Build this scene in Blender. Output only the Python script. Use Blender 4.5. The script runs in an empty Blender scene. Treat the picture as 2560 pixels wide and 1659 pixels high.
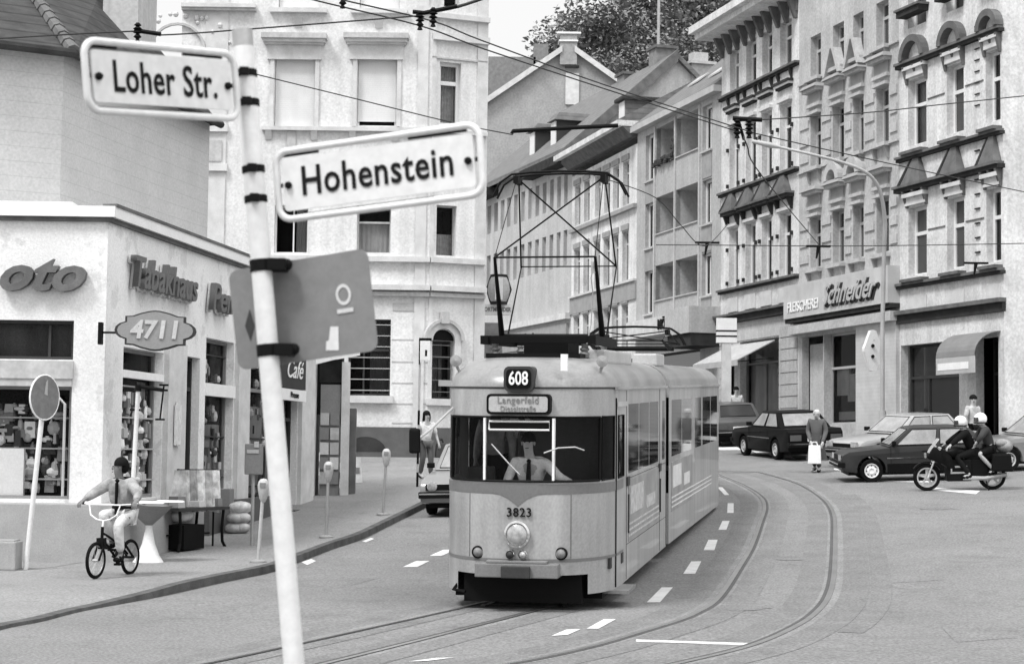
import bpy, bmesh, math, random
from mathutils import Vector as V, Matrix
random.seed(11)
sc = bpy.context.scene
COL = sc.collection
R = math.radians

# ---------------------------------------------------------------- camera
FPX, CX, CY, HV, ROLL, CAMZ = 4600.0, 1280.0, 829.5, 1130.0, 0.012, 1.93
pit = math.atan((HV - CY) / FPX)
FW = V((0, math.cos(pit), math.sin(pit)))
_u0, _r0 = V((0, -math.sin(pit), math.cos(pit))), V((1, 0, 0))
RT = _r0 * math.cos(ROLL) + _u0 * math.sin(ROLL)
UP = -_r0 * math.sin(ROLL) + _u0 * math.cos(ROLL)
CAM = V((0, 0, CAMZ))
cd = bpy.data.cameras.new('camera')
cam = bpy.data.objects.new('camera', cd)
COL.objects.link(cam)
mw = Matrix.Identity(4)
for i in range(3):
    mw[i][0], mw[i][1], mw[i][2], mw[i][3] = RT[i], UP[i], -FW[i], CAM[i]
cam.matrix_world = mw
cd.sensor_width = 36
cd.lens = FPX / 2560 * 36
cd.clip_start, cd.clip_end = 0.2, 2000
cd.dof.use_dof = True
cd.dof.focus_distance = 25
cd.dof.aperture_fstop = 7
sc.camera = cam

# ---------------------------------------------------------------- daylight: bright overcast
w = bpy.data.worlds.new('World')
sc.world = w
w.use_nodes = True
nt = w.node_tree
bg = nt.nodes['Background']
sky = nt.nodes.new('ShaderNodeTexSky')
sky.sky_type = 'NISHITA'
sky.sun_disc = False
SUN_EL, SUN_AZ = R(56), R(-48)          # sun behind the camera, a little to the left
sky.sun_elevation = SUN_EL
sky.sun_rotation = R(180) + SUN_AZ
sky.dust_density = 5
bw = nt.nodes.new('ShaderNodeRGBToBW')
nt.links.new(sky.outputs[0], bw.inputs[0])
cloud = nt.nodes.new('ShaderNodeMath')      # an even layer of bright cloud
cloud.operation = 'MAXIMUM'
cloud.inputs[1].default_value = 5.2
nt.links.new(bw.outputs[0], cloud.inputs[0])
nt.links.new(cloud.outputs[0], bg.inputs[0])
bg.inputs[1].default_value = 0.15
sd = bpy.data.lights.new('sun', 'SUN')
sd.energy = 2.9
sd.angle = R(16)
sun = bpy.data.objects.new('sun', sd)
COL.objects.link(sun)
sun.rotation_euler = (math.pi / 2 - SUN_EL, 0, SUN_AZ)
sun.location = (0, -20, 40)
sc.view_settings.view_transform = 'Standard'
sc.view_settings.look = 'None'
sc.view_settings.gamma = 1
sc.view_settings.exposure = 0.30
sc.cycles.use_denoising = True
sc.cycles.max_bounces = 6
sc.cycles.transparent_max_bounces = 12

# ---------------------------------------------------------------- helpers
def ray(u, v):
    return FW + RT * ((u - CX) / FPX) + UP * (-(v - CY) / FPX)
def P(u, v, d):
    r = ray(u, v)
    return CAM + r * (d / r.y)
def gz(x, y):
    t = (0.056 * (y - 29) + 0.037 * (x + 4)) / 0.15
    return 0.15 * (t if t > 30 else math.log(1 + math.exp(max(t, -60))))
def G(u, v, h=0.0):
    r = ray(u, v)
    lo, hi = 3.0, 160.0
    for d in range(4, 160):
        p = CAM + r * (d / r.y)
        if p.z < gz(p.x, p.y) + h:
            hi = d; lo = d - 1
            break
    for _ in range(30):
        m = (lo + hi) / 2
        p = CAM + r * (m / r.y)
        if p.z < gz(p.x, p.y) + h: hi = m
        else: lo = m
    p = CAM + r * (lo / r.y)
    return V((p.x, p.y, gz(p.x, p.y) + h))

MATS = {}
def mat(name, g, rough=0.85, spec=0.3, n=0.12, ns=2.0, bump=0.0, bs=60, metal=0.0, streak=0.0, coat=0.0, trans=0.0, lines=None, dirt=0.0, grain=0.06, gs=34, patch=0.0):
    m = bpy.data.materials.new(name)
    m.use_nodes = True
    t = m.node_tree; N = t.nodes; L = t.links
    b = N['Principled BSDF']
    b.inputs['Roughness'].default_value = rough
    b.inputs['Specular IOR Level'].default_value = spec
    b.inputs['Metallic'].default_value = metal
    if coat: b.inputs['Coat Weight'].default_value = coat
    tc = N.new('ShaderNodeTexCoord')
    val = None
    def mul(a, bv):
        x = N.new('ShaderNodeMath'); x.operation = 'MULTIPLY'
        L.new(a, x.inputs[0])
        if isinstance(bv, float): x.inputs[1].default_value = bv
        else: L.new(bv, x.inputs[1])
        return x.outputs[0]
    def noise(scale, lo, hi, detail=6, sv=None):
        z = N.new('ShaderNodeTexNoise'); z.inputs['Scale'].default_value = scale; z.inputs['Detail'].default_value = detail
        if sv:
            mp = N.new('ShaderNodeMapping'); mp.inputs['Scale'].default_value = sv
            L.new(tc.outputs['Object'], mp.inputs[0]); L.new(mp.outputs[0], z.inputs['Vector'])
        else: L.new(tc.outputs['Object'], z.inputs['Vector'])
        r = N.new('ShaderNodeMapRange')
        r.inputs['From Min'].default_value = 0.3; r.inputs['From Max'].default_value = 0.7
        r.inputs['To Min'].default_value = lo; r.inputs['To Max'].default_value = hi
        L.new(z.outputs['Fac'], r.inputs['Value'])
        return r.outputs[0], z
    c, z0 = noise(ns, g * (1 - n), g * (1 + n))
    f, _ = noise(ns * 23, 1 - n * .6, 1 + n * .6, 3)
    c = mul(c, f)
    if grain:
        s, _ = noise(gs, 1 - grain, 1 + grain, 2)
        c = mul(c, s)
    if patch:
        z = N.new('ShaderNodeTexNoise'); z.inputs['Scale'].default_value = 1.6; z.inputs['Detail'].default_value = 9; z.inputs['Roughness'].default_value = .65
        L.new(tc.outputs['Object'], z.inputs['Vector'])
        r = N.new('ShaderNodeMapRange'); r.inputs['From Min'].default_value = .56; r.inputs['From Max'].default_value = .60; r.inputs['To Min'].default_value = 1; r.inputs['To Max'].default_value = 1 - patch
        L.new(z.outputs['Fac'], r.inputs['Value']); c = mul(c, r.outputs[0])
    if streak:
        s, _ = noise(1.0, 1 - streak, 1 + streak * .3, 4, (3.5, 3.5, 0.18))
        c = mul(c, s)
    if dirt:
        s, _ = noise(0.6, 1 - dirt, 1.0, 8)
        c = mul(c, s)
    if lines:                                   # courses: (pitch m, line share, darkness)
        sx = N.new('ShaderNodeSeparateXYZ'); L.new(tc.outputs['Object'], sx.inputs[0])
        q = N.new('ShaderNodeMath'); q.operation = 'DIVIDE'; L.new(sx.outputs[2], q.inputs[0]); q.inputs[1].default_value = lines[0]
        fr = N.new('ShaderNodeMath'); fr.operation = 'FRACT'; L.new(q.outputs[0], fr.inputs[0])
        gt = N.new('ShaderNodeMath'); gt.operation = 'LESS_THAN'; L.new(fr.outputs[0], gt.inputs[0]); gt.inputs[1].default_value = lines[1]
        mr = N.new('ShaderNodeMapRange'); L.new(gt.outputs[0], mr.inputs['Value'])
        mr.inputs['To Min'].default_value = 1; mr.inputs['To Max'].default_value = lines[2]
        c = mul(c, mr.outputs[0])
    cc = N.new('ShaderNodeCombineColor')
    for i in range(3): L.new(c, cc.inputs[i])
    L.new(cc.outputs[0], b.inputs['Base Color'])
    if bump:
        _, zb = noise(bs, 0, 1, 3)
        bp = N.new('ShaderNodeBump'); bp.inputs['Strength'].default_value = bump; bp.inputs['Distance'].default_value = 0.02
        L.new(zb.outputs['Fac'], bp.inputs['Height']); L.new(bp.outputs[0], b.inputs['Normal'])
    if trans:
        tr = N.new('ShaderNodeBsdfTransparent'); mx = N.new('ShaderNodeMixShader')
        tr.inputs[0].default_value = (.97, .97, .97, 1)
        lw = N.new('ShaderNodeFresnel'); lw.inputs[0].default_value = 1.5
        ad = N.new('ShaderNodeMath'); ad.operation = 'ADD'; ad.use_clamp = True
        L.new(lw.outputs[0], ad.inputs[0]); ad.inputs[1].default_value = 1 - trans
        L.new(ad.outputs[0], mx.inputs[0]); L.new(tr.outputs[0], mx.inputs[1]); L.new(b.outputs[0], mx.inputs[2])
        L.new(mx.outputs[0], N['Material Output'].inputs[0])
    MATS[name] = m
    return m

WHITE_W = mat('pale_render', .70, n=.07, ns=.8, streak=.12, dirt=.10, patch=.07, grain=.10, gs=15)
WHITE_R = mat('white_render', .70, n=.09, ns=1.2, streak=.18, dirt=.16, patch=.10, grain=.14, gs=12)
GREY_R = mat('grey_render', .48, n=.08, ns=1.2, streak=.14, dirt=.12, grain=.14, gs=12)
MID_R = mat('mid_render', .40, n=.08, ns=1.0, streak=.10, grain=.13, gs=10)
LIGHT_R = mat('light_render', .48, n=.07, ns=1.0, streak=.12, dirt=.08, grain=.11, gs=10)
SHOP_W = mat('shop_plaster', .77, n=.05, ns=1.5, dirt=.12, patch=.16, grain=.09, gs=26, bump=.3, bs=45)
SLATE_W = mat('pale_cladding', .44, n=.06, ns=1.2, lines=(.27, .05, .84), grain=.09, gs=20)
STONE = mat('stone_trim', .60, n=.12, ns=3, dirt=.12)
STONE_G = mat('grey_trim', .30, n=.12, ns=3)
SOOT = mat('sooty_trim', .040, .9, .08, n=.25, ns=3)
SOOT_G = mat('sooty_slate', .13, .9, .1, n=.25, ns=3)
PLINTH = mat('plinth_stone', .095, n=.14, ns=3, bump=.2)
PLINTH_L = mat('plinth_grey', .33, n=.1, ns=3, bump=.2)
ROOF_D = mat('dark_slate', .048, n=.3, ns=3, bump=.5, bs=9, lines=(.28, .16, .55))
ROOF_M = mat('grey_tile', .16, n=.2, ns=3, bump=.4, bs=12, lines=(.25, .2, .75))
BRICKG = mat('gable_render', .34, n=.08, ns=1.5, dirt=.14, bump=.2, grain=.13, gs=8)
CHIM = mat('chimney_brick', .22, n=.2, ns=4, bump=.3, bs=15, lines=(.08, .2, .75))
FRAME = mat('white_frame', .68, .5, n=.05)
FRAME_G = mat('grey_frame', .28, .5)
GLASS = mat('window_glass', .02, .04, .6, n=.05, trans=.93)
SHOPGL = mat('shop_glass', .03, .04, .6, n=.05, trans=.93)
DARKGL = mat('clear_shop_glass', .02, .04, .4, n=.05, trans=.985)
for n_ in DARKGL.node_tree.nodes:
    if n_.type == 'FRESNEL': n_.inputs[0].default_value = 1.18
DIMGL = mat('darkened_glass', .02, .04, .6, n=.05, trans=.88)  # pane colour darkened to stand in for the unlit saloon
for n_ in DIMGL.node_tree.nodes:
    if n_.type == 'BSDF_TRANSPARENT': n_.inputs[0].default_value = (.30, .30, .30, 1)
CURT = mat('net_curtain', .52, n=.12, ns=2, streak=.25)
BLIND = mat('white_blind', .66, n=.05, streak=.06, lines=(.06, .15, .93))
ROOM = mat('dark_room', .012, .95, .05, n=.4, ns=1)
ASPH = mat('asphalt', .205, n=.08, ns=.35, bump=.6, bs=60, dirt=.12, grain=.34, gs=30, patch=.10)
ASPH_D = mat('tar_strip', .172, n=.12, ns=1.5, bump=.6, bs=60, grain=.34, gs=30)
ASPH_L = mat('worn_strip', .225, n=.14, ns=1.5, bump=.6, bs=60, grain=.32, gs=30, dirt=.15)
PAVE = mat('pavement_concrete', .24, n=.08, ns=.5, bump=.5, bs=60, dirt=.12, grain=.28, gs=30, patch=.09)
KERB = mat('kerb_stone', .22, n=.2, ns=3, bump=.3)
KERBD = mat('kerb_face', .06, n=.3, ns=3)
PAINT = mat('road_paint', .70, n=.1, ns=5, dirt=.2)
RAIL = mat('rail_steel', .42, .32, .5, metal=.8)
GROOVE = mat('rail_groove', .08)
WIRE = mat('wire_metal', .045, .7, .1)
BLACK = mat('black_metal', .006, .6, .1)
RUBBER = mat('rubber', .008, .9, .08)
DKGREY = mat('dark_grey_paint', .045, .6, .15)
MGREY = mat('mid_grey_paint', .2, .55)
LGREY = mat('light_grey_paint', .42, .5)
WPAINT = mat('white_paint', .78, .45, n=.05, ns=4)
POLEW = mat('pole_white', .72, .4, n=.04, ns=6, dirt=.10)
STEEL = mat('galvanised', .40, .45, .5, metal=.5)
CHROME = mat('chrome', .75, .12, .5, metal=1)
PLATE = mat('enamel_white', .66, .3, n=.03, dirt=.05)
LETTER = mat('black_letter', .010, .7, .1)
SKIN = mat('skin', .38, .55)
SKIN_D = mat('skin_dark', .22, .55)
HAIR = mat('dark_hair', .008, .8, .1)
WCLOTH = mat('white_cloth', .66, .9, n=.12, ns=9, bump=.8, bs=13)
LCLOTH = mat('light_cloth', .48, .9, n=.2, ns=9, bump=.8, bs=13)
MCLOTH = mat('grey_cloth', .25, .9, n=.2, ns=9, bump=.8, bs=13)
DCLOTH = mat('dark_cloth', .012, .95, .05)
LEAF = mat('leaf', .21, .75, .15, n=.32, ns=.35)
BARK = mat('bark', .06, .9)
LAMPGL = mat('lamp_glass', .36, .1, .6, n=.35, ns=12)
GLASS_R = mat('street_glass', .05, .06, .6, n=.05, trans=.80)

SPLIT = {'room', 'white_trim', 'window_hood', 'weathered_ledge', 'dark_cornice', 'pillar', 'pale_post', 'spandrel', 'plinth', 'gutter', 'string_course', 'window_band', 'step', 'seats', 'grab_pole', 'hand_rail', 'rusticated_pier', 'skylight', 'awning_arm', 'insulator', 'clamp_bar', 'dark_dot', 'dark_bar', 'pannier', 'insulator_body', 'bolt', 'mirror', 'hip_tile_', 'engine_rib', 'dark_band', 'grip', 'pedals', 'shoes', 'window_bar', 'dark_panel', 'advert_stripe', 'chimney', 'front_fork', 'tiled_pier', 'side_window', 'sill', 'shelf_goods'}
class MB:
    def __init__(s, M=None):
        s.v, s.f, s.M = [], [], M
    def add(s, vs, fs):
        k = len(s.v)
        s.v += [(s.M @ V(p)) if s.M else V(p) for p in vs]
        s.f += [[i + k for i in f] for f in fs]
        return s
    def quad(s, *p): return s.add(p, [list(range(len(p)))])
    def box(s, x0, x1, y0, y1, z0, z1, tx=0, ty=0):
        """tx, ty: how far the top is drawn in"""
        return s.add([(x0, y0, z0), (x1, y0, z0), (x1, y1, z0), (x0, y1, z0), (x0 + tx, y0 + ty, z1), (x1 - tx, y0 + ty, z1), (x1 - tx, y1 - ty, z1), (x0 + tx, y1 - ty, z1)],
                     [[3, 2, 1, 0], [4, 5, 6, 7], [0, 1, 5, 4], [1, 2, 6, 5], [2, 3, 7, 6], [3, 0, 4, 7]])
    def hexa(s, b, t):
        """four bottom points, four top points"""
        return s.add(list(b) + list(t), [[3, 2, 1, 0], [4, 5, 6, 7], [0, 1, 5, 4], [1, 2, 6, 5], [2, 3, 7, 6], [3, 0, 4, 7]])
    def tube(s, pts, r, n=8, r2=None, caps=True):
        pts = [V(p) for p in pts]
        rings, vs, fs = [], [], []
        m = len(pts)
        prev = None
        for i, p in enumerate(pts):
            t = (pts[min(i + 1, m - 1)] - pts[max(i - 1, 0)]).normalized()
            a = V((0, 0, 1)) if abs(t.z) < .92 else V((1, 0, 0))
            if prev is None: x = t.cross(a).normalized()
            else:
                x = (prev - t * prev.dot(t))
                x = x.normalized() if x.length > 1e-6 else t.cross(a).normalized()
            prev = x
            y = t.cross(x)
            rr = r if r2 is None else r + (r2 - r) * i / max(1, m - 1)
            if isinstance(r, (list, tuple)): rr = r[i]
            vs += [p + (x * math.cos(2 * math.pi * k / n) + y * math.sin(2 * math.pi * k / n)) * rr for k in range(n)]
        for i in range(m - 1):
            for k in range(n):
                fs.append([i * n + k, i * n + (k + 1) % n, (i + 1) * n + (k + 1) % n, (i + 1) * n + k])
        if caps:
            fs.append(list(range(n))[::-1]); fs.append([(m - 1) * n + k for k in range(n)])
        return s.add(vs, fs)
    def lathe(s, prof, c=(0, 0, 0), n=16, axis='z', caps=True):
        """prof: (radius, height) pairs"""
        vs, fs = [], []
        for r, h in prof:
            for k in range(n):
                a = 2 * math.pi * k / n
                p = (r * math.cos(a), r * math.sin(a), h)
                if axis == 'y': p = (p[0], p[2], p[1])
                if axis == 'x': p = (p[2], p[0], p[1])
                vs.append((p[0] + c[0], p[1] + c[1], p[2] + c[2]))
        m = len(prof)
        for i in range(m - 1):
            for k in range(n):
                fs.append([i * n + k, i * n + (k + 1) % n, (i + 1) * n + (k + 1) % n, (i + 1) * n + k])
        if caps and prof[0][0] > 1e-4: fs.append(list(range(n)))
        if caps and prof[-1][0] > 1e-4: fs.append([(m - 1) * n + k for k in range(n)])
        return s.add(vs, fs)
    def prism(s, poly, d):
        """poly: 3D points of a flat outline, d: thickness vector"""
        n = len(poly); poly = [V(p) for p in poly]; d = V(d)
        return s.add(poly + [p + d for p in poly], [list(range(n))[::-1], [n + i for i in range(n)]] + [[i, (i + 1) % n, n + (i + 1) % n, n + i] for i in range(n)])
    def ball(s, c, rx, ry=None, rz=None, n=12, m=8, lo=-90, hi=90):
        ry = ry or rx; rz = rz or rx
        prof = [(math.cos(R(lo + (hi - lo) * i / m)), math.sin(R(lo + (hi - lo) * i / m))) for i in range(m + 1)]
        vs, fs = [], []
        for r, h in prof:
            for k in range(n):
                a = 2 * math.pi * k / n
                vs.append((c[0] + rx * r * math.cos(a), c[1] + ry * r * math.sin(a), c[2] + rz * h))
        for i in range(m):
            for k in range(n):
                fs.append([i * n + k, i * n + (k + 1) % n, (i + 1) * n + (k + 1) % n, (i + 1) * n + k])
        return s.add(vs, fs)
    def build(s, name, m, parent=None, smooth=False, bevel=0.0):
        if name in SPLIT:
            ps = s.pieces()
            if 1 < len(ps) <= 95:
                for p in ps: o = p.build1(name, m, parent, smooth, bevel)
                return o
        return s.build1(name, m, parent, smooth, bevel)
    def pieces(s):
        """the separate pieces of this builder: connected faces, joined where they touch"""
        n = len(s.v); par = list(range(n))
        def find(i):
            while par[i] != i: par[i] = par[par[i]]; i = par[i]
            return i
        for f in s.f:
            for i in f[1:]: par[find(i)] = find(f[0])
        key = {}
        for i, p in enumerate(s.v):
            k = (round(p.x, 3), round(p.y, 3), round(p.z, 3))
            if k in key: par[find(i)] = find(key[k])
            else: key[k] = i
        comp = {}
        for i in range(n): comp.setdefault(find(i), []).append(i)
        boxes = [[min(s.v[i][k] for i in c) for k in range(3)] + [max(s.v[i][k] for i in c) for k in range(3)] + [c] for c in comp.values()]
        if len(boxes) > 900: return [s]
        g = list(range(len(boxes)))
        def fg(i):
            while g[i] != i: g[i] = g[g[i]]; i = g[i]
            return i
        for i in range(len(boxes)):
            for j in range(i):
                if all(boxes[i][k] < boxes[j][k + 3] + .015 and boxes[j][k] < boxes[i][k + 3] + .015 for k in range(3)): g[fg(i)] = fg(j)
        grp = {}
        for i in range(len(boxes)): grp.setdefault(fg(i), []).extend(boxes[i][6])
        own = {}
        for gi, vs in grp.items():
            for i in vs: own[i] = gi
        out = []
        for gi, vs in grp.items():
            m = MB(); mp = {i: k for k, i in enumerate(vs)}
            m.v = [s.v[i] for i in vs]; m.f = [[mp[i] for i in f] for f in s.f if own[f[0]] == gi]
            out.append(m)
        return out
    def build1(s, name, m, parent=None, smooth=False, bevel=0.0):
        me = bpy.data.meshes.new(name)
        me.from_pydata([tuple(p) for p in s.v], [], s.f)
        bm = bmesh.new(); bm.from_mesh(me)
        bmesh.ops.remove_doubles(bm, verts=bm.verts, dist=1e-5)
        bmesh.ops.recalc_face_normals(bm, faces=bm.faces)
        if bevel:
            es = [e for e in bm.edges if len(e.link_faces) == 2 and e.calc_face_angle(0) > .6]
            bmesh.ops.bevel(bm, geom=es, offset=bevel, segments=2, affect='EDGES', profile=.6)
        bm.to_mesh(me); bm.free()
        if smooth:
            for p in me.polygons: p.use_smooth = True
            if smooth != 'all':
                try: me.set_sharp_from_angle(angle=R(38))
                except Exception: pass
        me.materials.append(m)
        return link(name, me, parent)

def link(name, me, parent=None):
    o = bpy.data.objects.new(name, me)
    COL.objects.link(o)
    if parent is not None:
        o.parent = parent
        if parent.type == 'EMPTY' and parent.get('wp'):
            o.matrix_parent_inverse = Matrix.Translation(-V(parent.location))
    return o
def tag(o, label, cat, group=None):
    o['label'] = label; o['category'] = cat
    if group: o['group'] = group
    return o
def thing(name, label, cat, loc, rz=0, group=None, world=True, M=None):
    """Empty at the base; world: its parts are given in world coordinates"""
    o = bpy.data.objects.new(name, None); COL.objects.link(o)
    o.empty_display_size = .2
    if M is not None: o.matrix_world = M
    else:
        o.location = loc; o.rotation_euler = (0, 0, rz)
    if world: o['wp'] = 1
    return tag(o, label, cat, group)
def struct(name, mb, m):
    o = mb.build(name, m); o['kind'] = 'structure'; return o
def copytree(o, parent=None):
    c = o.copy(); COL.objects.link(c)
    if parent is not None: c.parent = parent
    for ch in list(o.children): copytree(ch, c)
    return c

def text_mesh(s, size=1.0, ext=0.01, shear=0.0, sx=1.0, bold=0.0, space=1.0):
    """lettering as geometry: baseline on local x, up on local z, facing -y, centred"""
    cu = bpy.data.curves.new('lettering', 'FONT')
    cu.body = s; cu.size = size; cu.extrude = ext; cu.shear = shear; cu.offset = bold; cu.space_character = space
    cu.align_x = 'CENTER'; cu.align_y = 'CENTER'; cu.resolution_u = 3
    o = bpy.data.objects.new('lettering', cu); COL.objects.link(o)
    dg = bpy.context.evaluated_depsgraph_get()
    me = bpy.data.meshes.new_from_object(o.evaluated_get(dg))
    COL.objects.unlink(o); bpy.data.objects.remove(o)
    me.transform(Matrix(((sx, 0, 0, 0), (0, 0, -1, 0), (0, 1, 0, 0), (0, 0, 0, 1))))
    return me
def put_text(s, parent, M, m, **k):
    me = text_mesh(s, **k)
    me.transform(M)
    me.materials.append(m)
    return link('lettering', me, parent)
def frame_M(o, x, z):
    """matrix whose x axis is x, z axis is z"""
    x = V(x).normalized(); y = V(z).cross(x).normalized(); z = x.cross(y)
    m = Matrix.Identity(4)
    for i in range(3): m[i][0], m[i][1], m[i][2], m[i][3] = x[i], y[i], z[i], o[i]
    return m
def smooth_poly(pts, k=6):
    pts = [V(p) for p in pts]; out = []
    n = len(pts)
    for i in range(n - 1):
        p0, p1, p2, p3 = pts[max(i - 1, 0)], pts[i], pts[i + 1], pts[min(i + 2, n - 1)]
        for j in range(k):
            t = j / k
            out.append(.5 * ((2 * p1) + (-p0 + p2) * t + (2 * p0 - 5 * p1 + 4 * p2 - p3) * t * t + (-p0 + 3 * p1 - 3 * p2 + p3) * t ** 3))
    return out + [pts[-1]]

class Fac:
    """a facade: A and B are plan points, a runs from A to B, o points out towards the street"""
    def __init__(s, A, B):
        s.A = V((A[0], A[1], 0)); d = V((B[0] - A[0], B[1] - A[1], 0)); s.L = d.length; s.t = d.normalized()
        s.n = V((s.t.y, -s.t.x, 0))
        if s.n.dot(s.A) > 0: s.n = -s.n
    def pt(s, a, o, z): return s.A + s.t * a + s.n * o + V((0, 0, z))
    def px(s, u, v, o=0):
        r = ray(u, v); base = s.A + s.n * o
        k = (base - CAM).dot(s.n) / r.dot(s.n)
        p = CAM + r * k
        return (p - base).dot(s.t), p.z
    def rect(s, u0, u1, vt, vb, o=0):
        a0, z1 = s.px(u0, vt, o); z0 = s.px(u0, vb, o)[1]; a1 = s.px(u1, (vt + vb) / 2, o)[0]
        return [min(a0, a1), max(a0, a1), min(z0, z1), max(z0, z1)]
    def box(s, mb, a0, a1, z0, z1, o0, o1, ta=0, to=0):
        q = s.pt
        mb.hexa([q(a0, o0, z0), q(a1, o0, z0), q(a1, o1, z0), q(a0, o1, z0)],
                [q(a0 + ta, o0, z1), q(a1 - ta, o0, z1), q(a1 - ta, o1 - to, z1), q(a0 + ta, o1 - to, z1)])
    def wall(s, mb, a0, a1, z0, z1, holes, rd=.26):
        As = sorted({a0, a1} | {min(max(h[i], a0), a1) for h in holes for i in (0, 1)})
        Zs = sorted({z0, z1} | {min(max(h[i], z0), z1) for h in holes for i in (2, 3)})
        for i in range(len(As) - 1):
            for j in range(len(Zs) - 1):
                am, zm = (As[i] + As[i + 1]) / 2, (Zs[j] + Zs[j + 1]) / 2
                if As[i + 1] - As[i] < 1e-4 or Zs[j + 1] - Zs[j] < 1e-4: continue
                if any(h[0] < am < h[1] and h[2] < zm < h[3] for h in holes): continue
                mb.quad(s.pt(As[i], 0, Zs[j]), s.pt(As[i + 1], 0, Zs[j]), s.pt(As[i + 1], 0, Zs[j + 1]), s.pt(As[i], 0, Zs[j + 1]))
        for h in holes:
            b0, b1, c0, c1 = max(h[0], a0), min(h[1], a1), max(h[2], z0), min(h[3], z1)
            q = s.pt
            mb.quad(q(b0, 0, c0), q(b0, -rd, c0), q(b0, -rd, c1), q(b0, 0, c1))
            mb.quad(q(b1, 0, c0), q(b1, -rd, c0), q(b1, -rd, c1), q(b1, 0, c1))
            mb.quad(q(b0, 0, c1), q(b1, 0, c1), q(b1, -rd, c1), q(b0, -rd, c1))
            mb.quad(q(b0, 0, c0), q(b1, 0, c0), q(b1, -rd, c0), q(b0, -rd, c0))
    def body(s, mb, a0, a1, z0, z1, depth):
        """sides, back and top behind the facade"""
        q = s.pt
        mb.quad(q(a0, 0, z0), q(a0, -depth, z0), q(a0, -depth, z1), q(a0, 0, z1))
        mb.quad(q(a1, 0, z0), q(a1, -depth, z0), q(a1, -depth, z1), q(a1, 0, z1))
        mb.quad(q(a0, -depth, z0), q(a1, -depth, z0), q(a1, -depth, z1), q(a0, -depth, z1))
        mb.quad(q(a0, 0, z1), q(a1, 0, z1), q(a1, -depth, z1), q(a0, -depth, z1))
    def window(s, root, r, rooms, rd=.26, transom=.66, mull=.5, curtain=.8, fm=None, cm=None, gm=None, fw=.07, drop=1.0, side=0, name='window'):
        """frame with mullion and transom, one glass pane, a curtain behind it; rooms collects the dark recess"""
        a0, a1, z0, z1 = r
        o = -rd
        fb = MB(); B = lambda *k: s.box(fb, *k)
        B(a0, a0 + fw, z0, z1, o - .05, o + .03); B(a1 - fw, a1, z0, z1, o - .05, o + .03)
        B(a0 + fw, a1 - fw, z0, z0 + fw, o - .05, o + .03); B(a0 + fw, a1 - fw, z1 - fw, z1, o - .05, o + .03)
        zt = z0 + (z1 - z0) * transom if transom else z1 - fw
        if transom: B(a0 + fw, a1 - fw, zt - fw * .6, zt + fw * .6, o - .05, o + .035)
        if mull:
            am = a0 + (a1 - a0) * mull
            B(am - fw * .4, am + fw * .4, z0 + fw, zt - fw * .6, o - .05, o + .025)
        f = fb.build(name, fm or FRAME, root)
        MB().quad(s.pt(a0 + fw, o - .02, z0 + fw), s.pt(a1 - fw, o - .02, z0 + fw), s.pt(a1 - fw, o - .02, z1 - fw), s.pt(a0 + fw, o - .02, z1 - fw)).build('pane', gm or GLASS, f)
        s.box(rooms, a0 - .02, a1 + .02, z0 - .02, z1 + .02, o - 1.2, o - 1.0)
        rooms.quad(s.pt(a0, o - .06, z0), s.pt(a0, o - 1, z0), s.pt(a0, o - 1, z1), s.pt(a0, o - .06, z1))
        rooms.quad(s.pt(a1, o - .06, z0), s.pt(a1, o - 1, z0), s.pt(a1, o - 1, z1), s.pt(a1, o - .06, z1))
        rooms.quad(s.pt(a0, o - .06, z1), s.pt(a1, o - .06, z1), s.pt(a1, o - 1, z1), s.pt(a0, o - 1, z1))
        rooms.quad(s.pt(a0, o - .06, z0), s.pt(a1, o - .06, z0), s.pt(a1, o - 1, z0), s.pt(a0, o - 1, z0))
        if curtain:
            c = MB(); n = 14; off = -.075 if cm is BLIND else .14; fold = 0 if cm is BLIND else .025
            b0, b1 = a0 + .02, a1 - .02
            if side == 1: b0 = a0 + (a1 - a0) * (1 - curtain)
            if side == 2: b1 = a0 + (a1 - a0) * curtain
            zc1 = z1 - .03; zc0 = z0 + .02 + (z1 - z0) * (1 - drop)
            if side == 3: zc1 = z0 + (z1 - z0) * curtain
            for i in range(n):
                x0, x1 = b0 + (b1 - b0) * i / n, b0 + (b1 - b0) * (i + 1) / n
                d0, d1 = o - off - fold * (i % 2), o - off - fold * ((i + 1) % 2)
                c.quad(s.pt(x0, d0, zc0), s.pt(x1, d1, zc0), s.pt(x1, d1, zc1), s.pt(x0, d0, zc1))
            c.build('curtain', cm or CURT, f)
        return f
def plan(u, s):
    p = P(u, HV + ROLL * (u - CX), FPX / s)
    return (p.x, p.y)
# ---------------------------------------------------------------- ground, road, tracks
def sheet(mb, xs, ys, h, f=gz):
    k = len(mb.v)
    for y in ys:
        for x in xs: mb.v.append(V((x, y, f(x, y) + h)))
    n = len(xs)
    for j in range(len(ys) - 1):
        for i in range(n - 1):
            a = k + j * n + i
            mb.f.append([a, a + 1, a + n + 1, a + n])
rng = lambda a, b, n: [a + (b - a) * i / n for i in range(n + 1)]
g = MB()
sheet(g, rng(-400, -14, 8)[:-1] + rng(-14, 26, 60) + rng(26, 400, 8)[1:], rng(-40, 4, 4)[:-1] + rng(4, 70, 100) + rng(70, 160, 20)[1:] + [260, 400, 600], 0)
struct('road', g, ASPH)

def hillz(x, y):
    return gz(x, y) - .5 + 24 * min(1, max(0, (y - 112) / 55)) ** 1.0 * min(1, max(0, (x + 6) / 16))
g = MB(); sheet(g, rng(-60, 160, 30), rng(108, 300, 30), 0, hillz)
struct('hill', g, mat('hill_ground', .07, n=.4, ns=.4, bump=.3, bs=2))

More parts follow.
